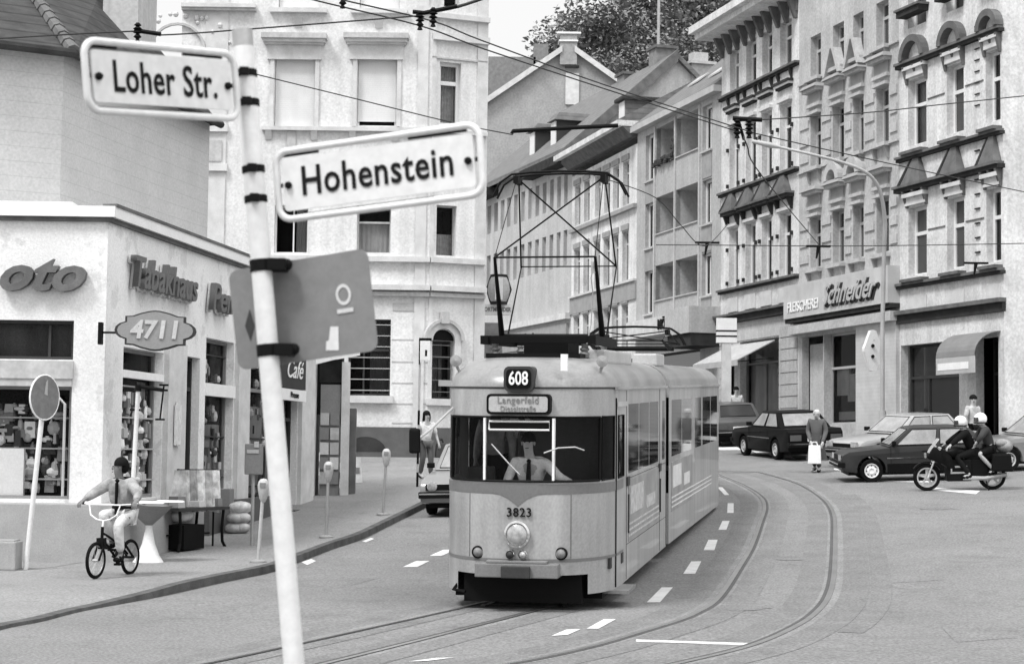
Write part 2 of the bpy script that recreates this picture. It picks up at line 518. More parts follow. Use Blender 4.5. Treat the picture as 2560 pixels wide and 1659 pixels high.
kpx = [(-420, 1700), (-200, 1640), (0, 1575), (107, 1553), (214, 1526), (385, 1494), (556, 1456), (680, 1430), (754, 1403), (828, 1374), (902, 1349), (968, 1317), (1065, 1268), (1140, 1228), (1200, 1180)]
kerbl = smooth_poly([G(*p) for p in kpx], 8)
kerbl.append(kerbl[-1] + V((1.5, 6, 0)))
sw, kb = MB(), MB()
cols = [.14, .5, 1, 1.6, 2.3, 3.2, 4.4, 6, 8, 11, 15]
for i, p in enumerate(kerbl):
    hk = .045 + .075 * min(1, max(0, (p.y - 22.2) / 2.5))      # dropped kerb in front
    for c in cols: sw.v.append(V((p.x - c, p.y + c * .12, gz(p.x - c, p.y + c * .12) + hk + (.12 - hk) * min(1, max(0, (c - .14) / 1.8)))))
    q = V((p.x - .14, p.y + .017, 0))
    kb.v += [V((p.x, p.y, gz(p.x, p.y) - .1)), V((p.x - .015, p.y, gz(p.x, p.y) + hk - .005)), V((q.x, q.y, gz(q.x, q.y) + hk + .002)), V((q.x, q.y, gz(q.x, q.y) - .1))]
n = len(cols)
for i in range(len(kerbl) - 1):
    for j in range(n - 1):
        a = i * n + j; sw.f.append([a, a + 1, a + n + 1, a + n])
    for j in range(3):
        a = i * 4 + j; kb.f.append([a, a + 1, a + 5, a + 4])
struct('sidewalk_left', sw, PAVE)
struct('kerb_left', kb, mat('kerb_dirt_shade', .085, n=.35, ns=4, bump=.3))  # dark base colour holds both dirt and the shade on the kerb face

def ribbon(mb, pts, o0, o1, h):
    """strip beside a plan path, draped over the road"""
    k = len(mb.v)
    for i, p in enumerate(pts):
        t = pts[min(i + 1, len(pts) - 1)] - pts[max(i - 1, 0)]; t.z = 0; t.normalize()
        nn = V((t.y, -t.x, 0))
        for o in (o0, (o0 + o1) / 2, o1):
            q = p + nn * o
            mb.v.append(V((q.x, q.y, gz(q.x, q.y) + h)))
    for i in range(len(pts) - 1):
        for j in range(2):
            a = k + i * 3 + j; mb.f.append([a, a + 1, a + 4, a + 3])
TD = V((math.sin(R(10.65)), math.cos(R(10.65)), 0))       # the tram's axis, front to rear
TX = V((TD.y, -TD.x, 0))
T0 = V(((1294 - 1280) / 208, 22.1, 0))
def tp(x, y): return T0 + TX * x + TD * y
mid = [tp(0, .8), tp(0, 4), tp(0, 9), tp(0, 15), tp(-.4, 19), tp(-2.2, 24), tp(-6, 30), tp(-12, 36), tp(-19, 41)]
near = [G(300, 1700), G(517, 1657), G(800, 1596), G(1000, 1552), G(1200, 1508)]
near = [p + V((.5 * TX.x, .5 * TX.y, 0)) for p in near]
c1 = smooth_poly([near[0] + (near[0] - near[1]) * 1.5] + near + mid, 8)
ra = smooth_poly([G(*p) for p in [(900, 1725), (1150, 1678), (1320, 1650), (1480, 1615), (1600, 1580), (1700, 1549), (1745, 1529), (1791, 1499), (1845, 1422), (1877, 1368), (1899, 1309), (1911, 1268), (1899, 1241), (1854, 1212), (1786, 1184)]], 8)
rb = smooth_poly([G(*p) for p in [(1350, 1720), (1560, 1688), (1700, 1658), (1881, 1613), (1995, 1563), (2045, 1527), (2072, 1490), (2085, 1436), (2088, 1345), (2085, 1286), (2063, 1250), (2017, 1218), (1972, 1200), (1900, 1180)]], 8)
def extend(r, d):
    return r + [r[-1] + V((d[0] * k, d[1] * k, 0)) for k in (2, 5, 9, 14)]
ra = extend(ra, (-.8, .6)); rb = extend(rb, (-.8, .6))
tar, lite, steel, groove = MB(), MB(), MB(), MB()
rails = [[p + V((TX.x * s, TX.y * s, 0)) * 0 for p in c1] for s in (-1, 1)]
ribbon(tar, c1, -.95, -.62, .004); ribbon(tar, c1, -.40, -.18, .004); ribbon(tar, c1, .18, .40, .004); ribbon(tar, c1, .62, .95, .004)
ribbon(lite, c1, -.62, -.53, .004); ribbon(lite, c1, .53, .62, .004)
for s in (-1, 1):
    ribbon(steel, c1, .5 * s - .03, .5 * s + .03, .012)
    ribbon(groove, c1, .5 * s - s * .03 - .02 - .02 * s, .5 * s - s * .03 + .02 - .02 * s, .010)
for r_, sg in ((ra, 1), (rb, -1)):
    ribbon(tar, r_, -.50, -.13, .004); ribbon(tar, r_, .13, .50, .004)
    ribbon(lite, r_, -.13, .13, .005)
    ribbon(steel, r_, -.035, .035, .012)
    ribbon(groove, r_, .035 if sg > 0 else -.085, .085 if sg > 0 else -.035, .010)
ribbon(tar, rb[30:84], .52, .80, .0045)
struct('tar_strips', tar, ASPH_D); struct('worn_strips', lite, ASPH_L)
struct('tram_rails', steel, RAIL); struct('rail_grooves', groove, GROOVE)

mk = MB()
def mark(*px):
    ps = [G(u, v, .006) for u, v in px]
    mk.quad(*ps)
mark((1007, 1416), (1043, 1416), (1074, 1401), (1040, 1401)); mark((1074, 1388), (1104, 1388), (1140, 1373), (1108, 1373))
mark((1617, 1504), (1650, 1504), (1682, 1467), (1654, 1467)); mark((1708, 1433), (1738, 1433), (1753, 1402), (1728, 1402))
mark((1759, 1374), (1786, 1374), (1794, 1348), (1771, 1348)); mark((1796, 1323), (1816, 1323), (1824, 1301), (1806, 1301))
mark((1818, 1281), (1834, 1281), (1834, 1257), (1819, 1257)); mark((1812, 1237), (1823, 1236), (1806, 1217), (1793, 1217))
mark((1466, 1570), (1496, 1570), (1540, 1546), (1510, 1546)); mark((1378, 1588), (1420, 1585), (1452, 1571), (1416, 1572))
mark((1020, 1652), (1070, 1650), (1135, 1642), (1090, 1643)); mark((1590, 1597), (1590, 1602), (1865, 1611), (1870, 1606))
mark((1780, 1116), (1800, 1124), (1862, 1124), (1840, 1116)); mark((1880, 1126), (1892, 1133), (1990, 1147), (1975, 1138))
mark((2085, 1170), (2085, 1174), (2130, 1177), (2130, 1173)); mark((2160, 1196), (2160, 1202), (2330, 1205), (2330, 1198)); mark((2330, 1217), (2330, 1224), (2440, 1234), (2450, 1226))
mark((-20, 1512), (-20, 1518), (95, 1521), (110, 1515))
mark((754, 1404), (768, 1411), (790, 1401), (778, 1396)); mark((905, 1352), (915, 1354), (935, 1346), (928, 1343))
struct('road_markings', mk, PAINT)
rp = MB()
for ps in ([(2180, 1420), (2330, 1412), (2360, 1448), (2200, 1458)], [(760, 1560), (930, 1528), (965, 1546), (785, 1582)], [(2350, 1562), (2480, 1553), (2545, 1592), (2390, 1604)], [(860, 1450), (930, 1432), (950, 1442), (880, 1462)]):
    rp.quad(*[G(u, v, .003) for u, v in ps])
struct('road_patches', rp, mat('patch_asphalt', .185, n=.1, ns=1.5, bump=.6, bs=60, grain=.34, gs=30))
mh = MB()
for (u, v, rr) in ((2340, 1270, .32), (1980, 1395, .3), (1850, 1520, .28), (1640, 1430, .001)):
    c = G(u, v)
    mh.add([V((c.x + rr * math.cos(a), c.y + rr * math.sin(a), gz(c.x + rr * math.cos(a), c.y + rr * math.sin(a)) + .006)) for a in rng(0, 2 * math.pi, 20)[:-1]], [list(range(20))])
struct('manhole_covers', mh, ASPH_D)

# ---------------------------------------------------------------- the terrace on the right
S1 = lambda u: 81 * (u - 36) / 2214.0
s2510 = 89.6
pR1a, pR1b = plan(2250, 81), plan(2512, s2510)
fR1 = Fac(pR1a, pR1b)
fR2 = Fac(plan(1996, S1(1996)), pR1a)
fR3 = Fac(plan(1800, S1(1800)), plan(1996, S1(1996)))
fR4 = Fac(plan(1588, S1(1588)), plan(1800, S1(1800)))
fR5 = Fac(plan(1424, 50.4), plan(1588, S1(1588)))
fR6 = Fac(plan(1185, 43.0), plan(1424, 50.4))

pts = [fR1.pt(fR1.L, 0, 0), fR1.A, fR2.A, fR3.A, fR4.A, fR5.A]
pts = [p for a, b in zip(pts, pts[1:]) for p in [a + (b - a) * i / 6 for i in range(6)]] + [pts[-1]]
sw, kb = MB(), MB()
for i, p in enumerate(pts):
    t = (pts[min(i + 1, len(pts) - 1)] - pts[max(i - 1, 0)]).normalized()
    nn = V((-t.y, t.x, 0))
    if nn.x > 0: nn = -nn
    for c in (-1, .6, 1.4, 2.2):
        q = p + nn * c; sw.v.append(V((q.x, q.y, gz(q.x, q.y) + .12)))
    q, q2 = p + nn * 2.2, p + nn * 2.36
    kb.v += [V((q.x, q.y, gz(q.x, q.y) - .1)), V((q.x, q.y, gz(q.x, q.y) + .122)), V((q2.x, q2.y, gz(q2.x, q2.y) + .115)), V((q2.x, q2.y, gz(q2.x, q2.y) - .1))]
for i in range(len(pts) - 1):
    for j in range(3):
        a = i * 4 + j; sw.f.append([a, a + 1, a + 5, a + 4]); kb.f.append([a, a + 1, a + 5, a + 4])
struct('sidewalk_right', sw, PAVE); struct('kerb_right', kb, KERB)

def base_z(f):
    return min(gz(*f.pt(a, 0, 0).xy) for a in (0, f.L)) - .6
def cols_of(f, us, v):
    return [(f.px(a, v)[0], f.px(b, v)[0]) for a, b in us]
def hood_tri(f, mb, a0, a1, z0, h, o0, o1, flat=.28):
    """steep hood like a cut pyramid standing on a cornice"""
    am = (a0 + a1) / 2; k = (a1 - a0) / 2 * flat
    q = f.pt
    mb.hexa([q(a0, o0, z0), q(a1, o0, z0), q(a1, o1, z0), q(a0, o1, z0)], [q(am - k, o0, z0 + h), q(am + k, o0, z0 + h), q(am + k, o0 + (o1 - o0) * .35, z0 + h), q(am - k, o0 + (o1 - o0) * .35, z0 + h)])
def arch(f, mb, ac, z, r, w_, o0, o1, n=12, half=True):
    """an arched band"""
    q = f.pt
    for i in range(n):
        b0, b1 = math.pi * i / n, math.pi * (i + 1) / n
        def p(rr, b, o): return q(ac + rr * math.cos(b), o, z + rr * math.sin(b))
        mb.hexa([p(r, b0, o0), p(r, b1, o0), p(r, b1, o1), p(r, b0, o1)], [p(r + w_, b0, o0), p(r + w_, b1, o0), p(r + w_, b1, o1), p(r + w_, b0, o1)])
def bracket(f, mb, a, w_, z1, h, o):
    q = f.pt
    mb.hexa([q(a - w_ / 2, 0, z1 - h), q(a + w_ / 2, 0, z1 - h), q(a + w_ / 2, o * .25, z1 - h), q(a - w_ / 2, o * .25, z1 - h)], [q(a - w_ / 2, 0, z1), q(a + w_ / 2, 0, z1), q(a + w_ / 2, o, z1), q(a - w_ / 2, o, z1)])

# --- corner house
f = fR1; zb = base_z(f); L = f.L
root = thing('corner_house', 'white stuccoed corner house with dark pointed window hoods and three window columns', 'building', f.pt(L / 2, 0, zb))
ztop = f.px(2250, -160)[1]
C = cols_of(f, [(2271, 2317), (2368, 2411), (2466, 2503)], 600)
rA = f.rect(2271, 2317, 521, 692); rB = f.rect(2288, 2330, 197, 363); rC = f.rect(2297, 2340, -60, 62)
g0 = f.rect(2252, 2398, 864, 1096)
zfa0, zfa1 = f.px(2235, 812)[1], f.px(2221, 783)[1]
gd = [f.px(2440, 900)[0], f.px(2496, 900)[0], zb, g0[3]]
holes = [[c[0], c[1], r[2], r[3]] for c in C for r in (rA, rB, rC)] + [g0[:2] + [gz(*f.pt(0, 0, 0).xy) + .7, g0[3]], gd]
W = MB(); f.wall(W, 0, L, zb, ztop, holes); f.body(W, 0, L, zb, ztop, 9)
# the side round the corner
cA = f.pt(L, 0, 0); tdir = V((math.cos(R(17)), math.sin(R(17)), 0)); cB = cA + tdir * 9
W.quad(V((cA.x, cA.y, zb)), V((cB.x, cB.y, zb)), V((cB.x, cB.y, ztop)), V((cA.x, cA.y, ztop)))
W.build('wall', WHITE_R, root)
rooms = MB()
for c in C:
    for r in (rA, rB, rC): f.window(root, [c[0], c[1], r[2], r[3]], rooms, transom=.62, mull=0, curtain=.9, fw=.09, gm=GLASS_R)
f.window(root, holes[9], rooms, transom=.6, mull=.33, curtain=.25, side=2, fm=DKGREY, name='shop_window', rd=.35, gm=DARKGL)
f.window(root, gd, rooms, transom=.75, mull=0, curtain=0, fm=DKGREY, name='door', rd=.6)
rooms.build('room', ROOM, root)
dk, gy, st = MB(), MB(), MB()
zc = [f.px(2245, v)[1] for v in (171, 403, 476, 718)]
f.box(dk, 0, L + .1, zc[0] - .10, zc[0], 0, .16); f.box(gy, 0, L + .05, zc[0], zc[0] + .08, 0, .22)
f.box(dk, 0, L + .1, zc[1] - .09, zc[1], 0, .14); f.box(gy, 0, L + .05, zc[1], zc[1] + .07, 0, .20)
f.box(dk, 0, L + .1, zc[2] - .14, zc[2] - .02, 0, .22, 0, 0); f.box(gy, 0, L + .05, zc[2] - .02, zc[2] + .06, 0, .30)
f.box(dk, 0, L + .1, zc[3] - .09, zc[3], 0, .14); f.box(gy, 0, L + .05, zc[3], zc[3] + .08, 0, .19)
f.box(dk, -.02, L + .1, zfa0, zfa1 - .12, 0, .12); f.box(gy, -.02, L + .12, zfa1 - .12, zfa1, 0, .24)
for c in C:
    am, h = (c[0] + c[1]) / 2, (c[1] - c[0]) / 2
    hood_tri(f, gy, am - h * .95, am + h * 1.15, zc[2] + .06, (zc[1] - zc[2]) * .86, 0, .30)
    dk.hexa([f.pt(am - h * 1.32, 0, zc[2] + .06), f.pt(am - h * .98, 0, zc[2] + .06), f.pt(am - h * .98, .31, zc[2] + .06), f.pt(am - h * 1.32, .31, zc[2] + .06)], [f.pt(am - h * .50, 0, zc[2] + .06 + (zc[1] - zc[2]) * .8), f.pt(am - h * .33, 0, zc[2] + .06 + (zc[1] - zc[2]) * .8), f.pt(am - h * .33, .13, zc[2] + .06 + (zc[1] - zc[2]) * .8), f.pt(am - h * .50, .13, zc[2] + .06 + (zc[1] - zc[2]) * .8)])  # dark wedge painted in as the shaded far edge of the hood
    for s in (-1.05, 0, 1.05): bracket(f, gy, am + h * s, .10, zc[2] - .14, .5 if s else .3, .22)
    f.box(st, am - h * 1.1, am + h * 1.1, rA[3] + .06, rA[3] + .3, 0, .1); f.box(st, am - h * 1.15, am + h * 1.15, rA[3] + .3, rA[3] + .42, 0, .2)
    arch(f, gy, am, zc[0] + .09, h * .95, .2, 0, .26); f.box(dk, am - h * 1.2, am + h * 1.25, zc[0] + 1.42, zc[0] + 1.60, 0, .36); f.box(gy, am - h * 1.3, am + h * 1.35, zc[0] + 1.60, zc[0] + 1.67, 0, .42)
    for s in (-1.05, 0, 1.05): bracket(f, gy, am + h * s, .1, zc[0] - .10, .55 if s else .35, .2)
    f.box(st, am - h * 1.1, am + h * 1.1, rB[3] + .06, rB[3] + .3, 0, .1); f.box(st, am - h * 1.15, am + h * 1.15, rB[3] + .3, rB[3] + .4, 0, .18)
    f.box(gy, am - h * 1.15, am + h * 1.2, zc[1] + .07, zc[1] + .16, 0, .3); f.box(gy, am - h * 1.15, am + h * 1.2, zc[3] + .08, zc[3] + .17, 0, .28)
    f.box(st, am - h, am + h, zc[3] - .95, zc[3] - .35, 0, .03)
for k in range(8):
    f.box(dk, C[1][1] + .62, C[1][1] + .86, rA[2] + .35 + k * .42, rA[2] + .39 + k * .42, 0, .05); f.box(dk, C[1][1] + .62, C[1][1] + .86, rB[2] + .6 + k * .33, rB[2] + .63 + k * .33, 0, .04)
for i in range(2):
    for zz in (rA[2] + .62 * (rA[3] - rA[2]), rB[2] + .62 * (rB[3] - rB[2])): f.box(gy, C[i][1] + .1, C[i + 1][0] - .1, zz, zz + .035, 0, .03)
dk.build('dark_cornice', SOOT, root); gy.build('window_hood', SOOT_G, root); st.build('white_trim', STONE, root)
pl = MB(); f.box(pl, 0, g0[0], zb, gz(*f.pt(0, 0, 0).xy) + .55, 0, .08); f.box(pl, g0[1], gd[0], zb, gz(*f.pt(2, 0, 0).xy) + .55, 0, .08); pl.build('plinth', PLINTH, root)
gds = MB()
for i in range(16):
    a = g0[0] + .2 + (g0[1] - g0[0] - .4) * random.random(); z = gz(*f.pt(0, 0, 0).xy) + .75 + random.random() * .9
    gds.lathe([(.05, 0), (.10, .12), (.08, .3), (.03, .4)], f.pt(a, -.52, z), 8) if i % 2 else f.box(gds, a, a + .1 + .15 * random.random(), z, z + .15 + .3 * random.random(), -.6, -.45)
gds.build('shelf_goods', STONE, root)
# awning over the corner door
q = f.pt; a0, a1 = f.px(2404, 900)[0] - .9, gd[1] + .12
az1, az0 = f.px(2440, 848)[1], f.px(2440, 900)[1]
aw = MB()
for i in range(8):
    b0, b1 = math.pi / 2 * i / 8, math.pi / 2 * (i + 1) / 8
    o_ = lambda b: .85 * math.sin(b); z_ = lambda b: az0 + .05 + (az1 - az0 + .1) * math.cos(b)
    aw.hexa([q(a0 + .9, o_(b0), z_(b0)), q(a1, o_(b0), z_(b0)), q(a1, o_(b1), z_(b1)), q(a0 + .9, o_(b1), z_(b1))], [q(a0 + .9, o_(b0), z_(b0) + .03), q(a1, o_(b0), z_(b0) + .03), q(a1, o_(b1), z_(b1) + .03), q(a0 + .9, o_(b1), z_(b1) + .03)])
awn = thing('corner_awning', 'rounded striped awning over the corner shop door', 'awning', f.pt(a1, 0, az0))
aw.build('canopy', MGREY, awn)
v_ = MB(); f.box(v_, a0 + .9, a1, az0 - .42, az0 + .05, .82, .85); v_.build('valance', LGREY, awn)
v_ = MB(); f.box(v_, a0 + 1.0, a1 - .3, az0 - .3, az0 - .1, .85, .86); v_.build('pale_stripe', WPAINT, awn)

# --- butcher's house
f = fR2; zb = base_z(f); L = f.L; ztop = f.px(2040, -60)[1]
root = thing('butcher_house', 'grey stuccoed house with pale window hoods above the butcher shop', 'building', f.pt(L / 2, 0, zb))
C = cols_of(f, [(2026, 2052), (2082, 2110), (2133, 2159), (2191, 2222)], 400)
rA = f.rect(2026, 2052, 291, 420); rB = f.rect(2026, 2052, 95, 198); rD = f.rect(2026, 2052, 545, 672)
zs0, zs1 = f.px(1994, 802)[1], f.px(1994, 716)[1]
gr = gz(*f.pt(L / 2, 0, 0).xy) + .12
sh = [[.3, f.px(2058, 900)[0], gr + .1, zs0 - .6], [f.px(2060, 900)[0], f.px(2146, 900)[0], gr + .55, zs0 - .6]]
holes = [[c[0], c[1], r[2], r[3]] for c in C for r in (rA, rB, rD)] + sh
W = MB(); f.wall(W, 0, L, zb, ztop, holes); f.body(W, 0, L, zb, ztop, 9); W.build('wall', GREY_R, root)
rooms = MB(); tr, gy = MB(), MB()
for c in C:
    am, h = (c[0] + c[1]) / 2, (c[1] - c[0]) / 2
    for r in (rA, rB, rD): f.window(root, [c[0], c[1], r[2], r[3]], rooms, transom=.66, mull=0, curtain=.95, fm=LGREY, fw=.08, gm=GLASS_R)
    for r in (rA, rD):
        z = r[3]
        f.box(tr, am - h * 1.1, am + h * 1.1, z, z + .1, 0, .16); f.box(tr, am - h * 1.25, am + h * 1.25, z + .25, z + .36, 0, .14); f.box(gy, am - h * 1.1, am + h * 1.1, z + .36, z + .75, 0, .06)
        f.box(tr, am - h * 1.4, am + h * 1.4, z + .75, z + .86, 0, .26); f.box(gy, am - h * 1.55, am + h * 1.55, z + .86, z + 1.0, 0, .36, .1, .1)
        f.box(tr, am - h * 1.3, am + h * 1.3, r[2] - .16, r[2] - .04, 0, .22)
        for s in (-1, 1): bracket(f, gy, am + s * h, .1, r[2] - .16, .4, .18)
    f.box(tr, am - h * 1.3, am + h * 1.3, rB[2] - .16, rB[2] - .04, 0, .22)
    for s in (-1, 1): bracket(f, gy, am + s * h, .1, rB[2] - .16, .4, .18)
for i in (1, 2):
    am, h = (C[i][0] + C[i][1]) / 2, (C[i][1] - C[i][0]) / 2
    for s in (-1, 1):
        tr.hexa([f.pt(am + s * h * 1.5, 0, rA[3] + 1.0), f.pt(am + s * h * 1.15, 0, rA[3] + 1.0), f.pt(am + s * h * 1.15, .3, rA[3] + 1.0), f.pt(am + s * h * 1.5, .3, rA[3] + 1.0)], [f.pt(am + s * h * .5, 0, rA[3] + 1.9), f.pt(am + s * h * .1, 0, rA[3] + 1.9), f.pt(am + s * h * .1, .3, rA[3] + 1.9), f.pt(am + s * h * .5, .3, rA[3] + 1.9)])
    arch(f, tr, am, rD[3] + 1.0, h * .8, .25, 0, .3)
ed = [(0, C[0][0])] + [(C[i][1], C[i + 1][0]) for i in range(3)] + [(C[3][1], L)]
for a, b in ed:
    for r in (rA, rD):
        for k in (.12, .45, .78):
            z = r[2] + (r[3] - r[2]) * k; f.box(tr, a + .12, b - .12 if b - a > .5 else b, z, z + .28, 0, .05)
    f.box(tr, a, b, rA[2] - .12, rA[2] - .06, 0, .08); f.box(tr, a, b, rB[2] - .12, rB[2] - .06, 0, .08)
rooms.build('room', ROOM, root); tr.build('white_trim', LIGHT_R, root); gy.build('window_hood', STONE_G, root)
cu = MB()
for i in range(40):
    a0 = sh[0][0] + (sh[0][1] - sh[0][0]) * i / 40; a1 = sh[0][0] + (sh[0][1] - sh[0][0]) * (i + 1) / 40
    cu.quad(f.pt(a0, -.3 - .03 * (i % 2), sh[0][2]), f.pt(a1, -.3 - .03 * ((i + 1) % 2), sh[0][2]), f.pt(a1, -.3 - .03 * ((i + 1) % 2), sh[0][3] - .25), f.pt(a0, -.3 - .03 * (i % 2), sh[0][3] - .25))
cu.build('shop_curtain', LIGHT_R, root)
rooms = MB(); f.window(root, sh[1], rooms, transom=.62, mull=0, curtain=0, fm=LGREY, name='shop_window', rd=.3, gm=SHOPGL)
gd_ = MB()
for (a, b, z0, z1) in ((.05, .4, .32, .62), (.35, .72, .25, .55), (.1, .9, .05, .14), (.55, .9, .1, .3)):
    w_ = sh[1][1] - sh[1][0]; h_ = sh[1][3] - sh[1][2]
    f.box(gd_, sh[1][0] + a * w_, sh[1][0] + b * w_, sh[1][2] + z0 * h_, sh[1][2] + z1 * h_, -.5, -.42 - .05 * a)
gd_.build('shelf_goods', STONE, root); rooms.build('room', ROOM, root)
tl = MB(); f.box(tl, sh[1][1] + .05, L - .02, gr - .5, zs0 - .45, 0, .12); tl.build('tiled_pier', mat('tiles', .5, .4, lines=(.12, .1, .85)), root)
ln = MB(); f.box(ln, -.1, L + .05, zs0 - .5, zs0 - .2, 0, .35); ln.build('lintel', LIGHT_R, root)
sg = thing('butcher_fascia_sign', 'grey fascia board with white capitals and large script lettering over the butcher shop', 'sign', f.pt(L / 2, 0, zs0))
fb = MB(); f.box(fb, -.35, L + .02, zs0 + .05, zs1, .0, .42); fb.build('board', mat('fascia_grey', .50, .5, dirt=.1), sg)
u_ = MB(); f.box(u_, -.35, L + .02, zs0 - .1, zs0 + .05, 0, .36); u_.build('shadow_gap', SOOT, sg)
hh = zs1 - zs0
xt = f.t
put_text('FLEISCHEREI', sg, frame_M(f.pt(L * .17, .44, zs0 + hh * .34), xt, V((0, 0, 1))), WPAINT, size=hh * .40, ext=.012, sx=.98, bold=.006)
put_text('Schneider', sg, frame_M(f.pt(L * .64, .50, zs0 + hh * .50), xt, V((0, 0, 1))), LGREY, size=hh * .80, ext=.02, sx=1.0, shear=.5, bold=.010)
bk = put_text('Schneider', sg, frame_M(f.pt(L * .64 + .1, .43, zs0 + hh * .45), xt, V((0, 0, 1))), SOOT, size=hh * .80, ext=.008, sx=1.0, shear=.5, bold=.04)
bk.name = 'letter_backing'

# --- white house with dark pointed hoods
f = fR3; zb = base_z(f); L = f.L; ze = f.px(1800, 104)[1]
root = thing('pointed_hood_house', 'white stuccoed house with dark pointed window hoods, left of the butcher house', 'building', f.pt(L / 2, 0, zb))
C = cols_of(f, [(1823, 1845), (1864, 1889), (1904, 1929), (1949, 1978)], 600)
rA = f.rect(1823, 1845, 573, 722); rB = f.rect(1829, 1851, 318, 478); rT = f.rect(1833, 1856, 125, 236)
zc = [f.px(1811, v)[1] for v in (247, 486.6, 729, 790)]
gr = gz(*f.pt(L / 2, 0, 0).xy) + .12
sh = [[f.px(1812, 950)[0], f.px(1836, 950)[0], gr, zc[3] - 1.2], [f.px(1850, 950)[0], f.px(1948, 950)[0], gr + .6, zc[3] - 1.1]]
holes = [[c[0], c[1], r[2], r[3]] for c in C for r in (rA, rB, rT)] + sh
W = MB(); f.wall(W, 0, L, zb, ze, holes); f.body(W, 0, L, zb, ze, 9); W.build('wall', WHITE_R, root)
rooms = MB(); dk, gy, st = MB(), MB(), MB()
for i, c in enumerate(C):
    am, h = (c[0] + c[1]) / 2, (c[1] - c[0]) / 2
    for r in (rA, rB, rT): f.window(root, [c[0], c[1], r[2], r[3]], rooms, transom=.68, mull=0, curtain=.9, fw=.08, gm=GLASS_R)
    zp = f.px(1811, 540)[1]
    hood_tri(f, gy, am - h * 1.25, am + h * 1.1, zp + .1, (zc[1] - zp) * .86, 0, .32, .2); dk.hexa([f.pt(am - h * 1.75, 0, zp + .1), f.pt(am - h * 1.28, 0, zp + .1), f.pt(am - h * 1.28, .33, zp + .1), f.pt(am - h * 1.75, .33, zp + .1)], [f.pt(am - h * .6, 0, zp + .1 + (zc[1] - zp) * .8), f.pt(am - h * .4, 0, zp + .1 + (zc[1] - zp) * .8), f.pt(am - h * .4, .14, zp + .1 + (zc[1] - zp) * .8), f.pt(am - h * .6, .14, zp + .1 + (zc[1] - zp) * .8)])  # black wedge beside the hood stands in for its shadowed left edge
    pass
    f.box(dk, am - h * 1.5, am + h * 1.5, zp - .10, zp + .02, 0, .30); f.box(gy, am - h * 1.55, am + h * 1.55, zp + .02, zp + .1, 0, .36)
    for s in (-1.15, 1.15): bracket(f, dk, am + h * s, .14, zp - .10, .42, .22)
    f.box(st, am - h * 1.1, am + h * 1.1, rA[3] + .05, rA[3] + .16, 0, .12)
    f.box(dk, am - h * 1.2, am + h * 1.2, rB[3] + .52, rB[3] + .60, 0, .14); f.box(dk, am - h * 1.35, am + h * 1.35, rB[3] + .68, rB[3] + .78, 0, .24); f.box(st, am - h * 1.3, am + h * 1.3, rB[3] + .60, rB[3] + .68, 0, .20)
    f.box(st, am - h * 1.15, am + h * 1.15, rB[3] + .05, rB[3] + .16, 0, .14)
    for s in (-1.1, 1.1):
        bracket(f, dk, am + h * s, .10, zc[0] - .1, .36, .16)
        for r in (rA, rB):
            for k in (.06, .62): f.box(dk, am + h * s * 1.12 - .05, am + h * s * 1.12 + .05, r[2] + (r[3] - r[2]) * k, r[2] + (r[3] - r[2]) * k + .14, 0, .09)
    f.box(st, am - h * 1.1, am + h * 1.1, zc[2] - .85, zc[2] - .3, 0, .04)
    f.box(dk, am - h * .9, am + h * .9, zc[2] - .92, zc[2] - .88, 0, .05)
for z in zc[:3]:
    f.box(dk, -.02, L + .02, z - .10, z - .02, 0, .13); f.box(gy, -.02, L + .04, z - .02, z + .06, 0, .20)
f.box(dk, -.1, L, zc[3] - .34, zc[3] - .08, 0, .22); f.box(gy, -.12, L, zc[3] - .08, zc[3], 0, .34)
for i in range(10):
    bracket(f, gy, .2 + (L - .4) * i / 9, .16, ze, .75, .42)
    f.box(gy, .08 + (L - .4) * i / 9, .32 + (L - .4) * i / 9, ze - .5, ze, 0, .10)
dk.build('dark_cornice', SOOT, root); gy.build('window_hood', SOOT_G, root); st.build('white_trim', STONE, root)
e = MB(); f.box(e, -.35, L + .02, ze, ze + .22, -9, 1.0); f.box(e, -.4, L + .02, ze + .22, ze + .5, -9, 1.25); e.build('eaves', WHITE_R, root)
e = MB(); e.hexa([q_ for q_ in (f.pt(-.35, -9, ze + .5), f.pt(L, -9, ze + .5), f.pt(L, 1.2, ze + .5), f.pt(-.35, 1.2, ze + .5))], [f.pt(.5, -5, ze + 3), f.pt(L, -5, ze + 3), f.pt(L, -4, ze + 3), f.pt(.5, -4, ze + 3)]); e.build('roof', ROOF_M, root)
gfw = MB(); f.box(gfw, 0, L, zb, zc[3] - .34, 0, .0); 
f.window(root, sh[0], rooms, transom=.8, mull=0, curtain=0, fm=DKGREY, name='door', rd=.4)
f.window(root, sh[1], rooms, transom=.7, mull=.5, curtain=.2, fm=MGREY, name='shop_window', rd=.3)
rooms.build('room', ROOM, root)
gq = MB()
for k in range(9): f.box(gq, sh[1][1] + .1, L - .05, gr + k * .42, gr + k * .42 + .38, 0, .06)
for k in range(9): f.box(gq, .02, sh[0][0] - .05, gr + k * .42, gr + k * .42 + .38, 0, .06)
gq.build('rusticated_pier', GREY_R, root)
gb = MB(); f.box(gb, .1, L - .6, zc[3] - 1.05, zc[3] - .36, 0, .05); gb.build('shop_fascia', LIGHT_R, root)
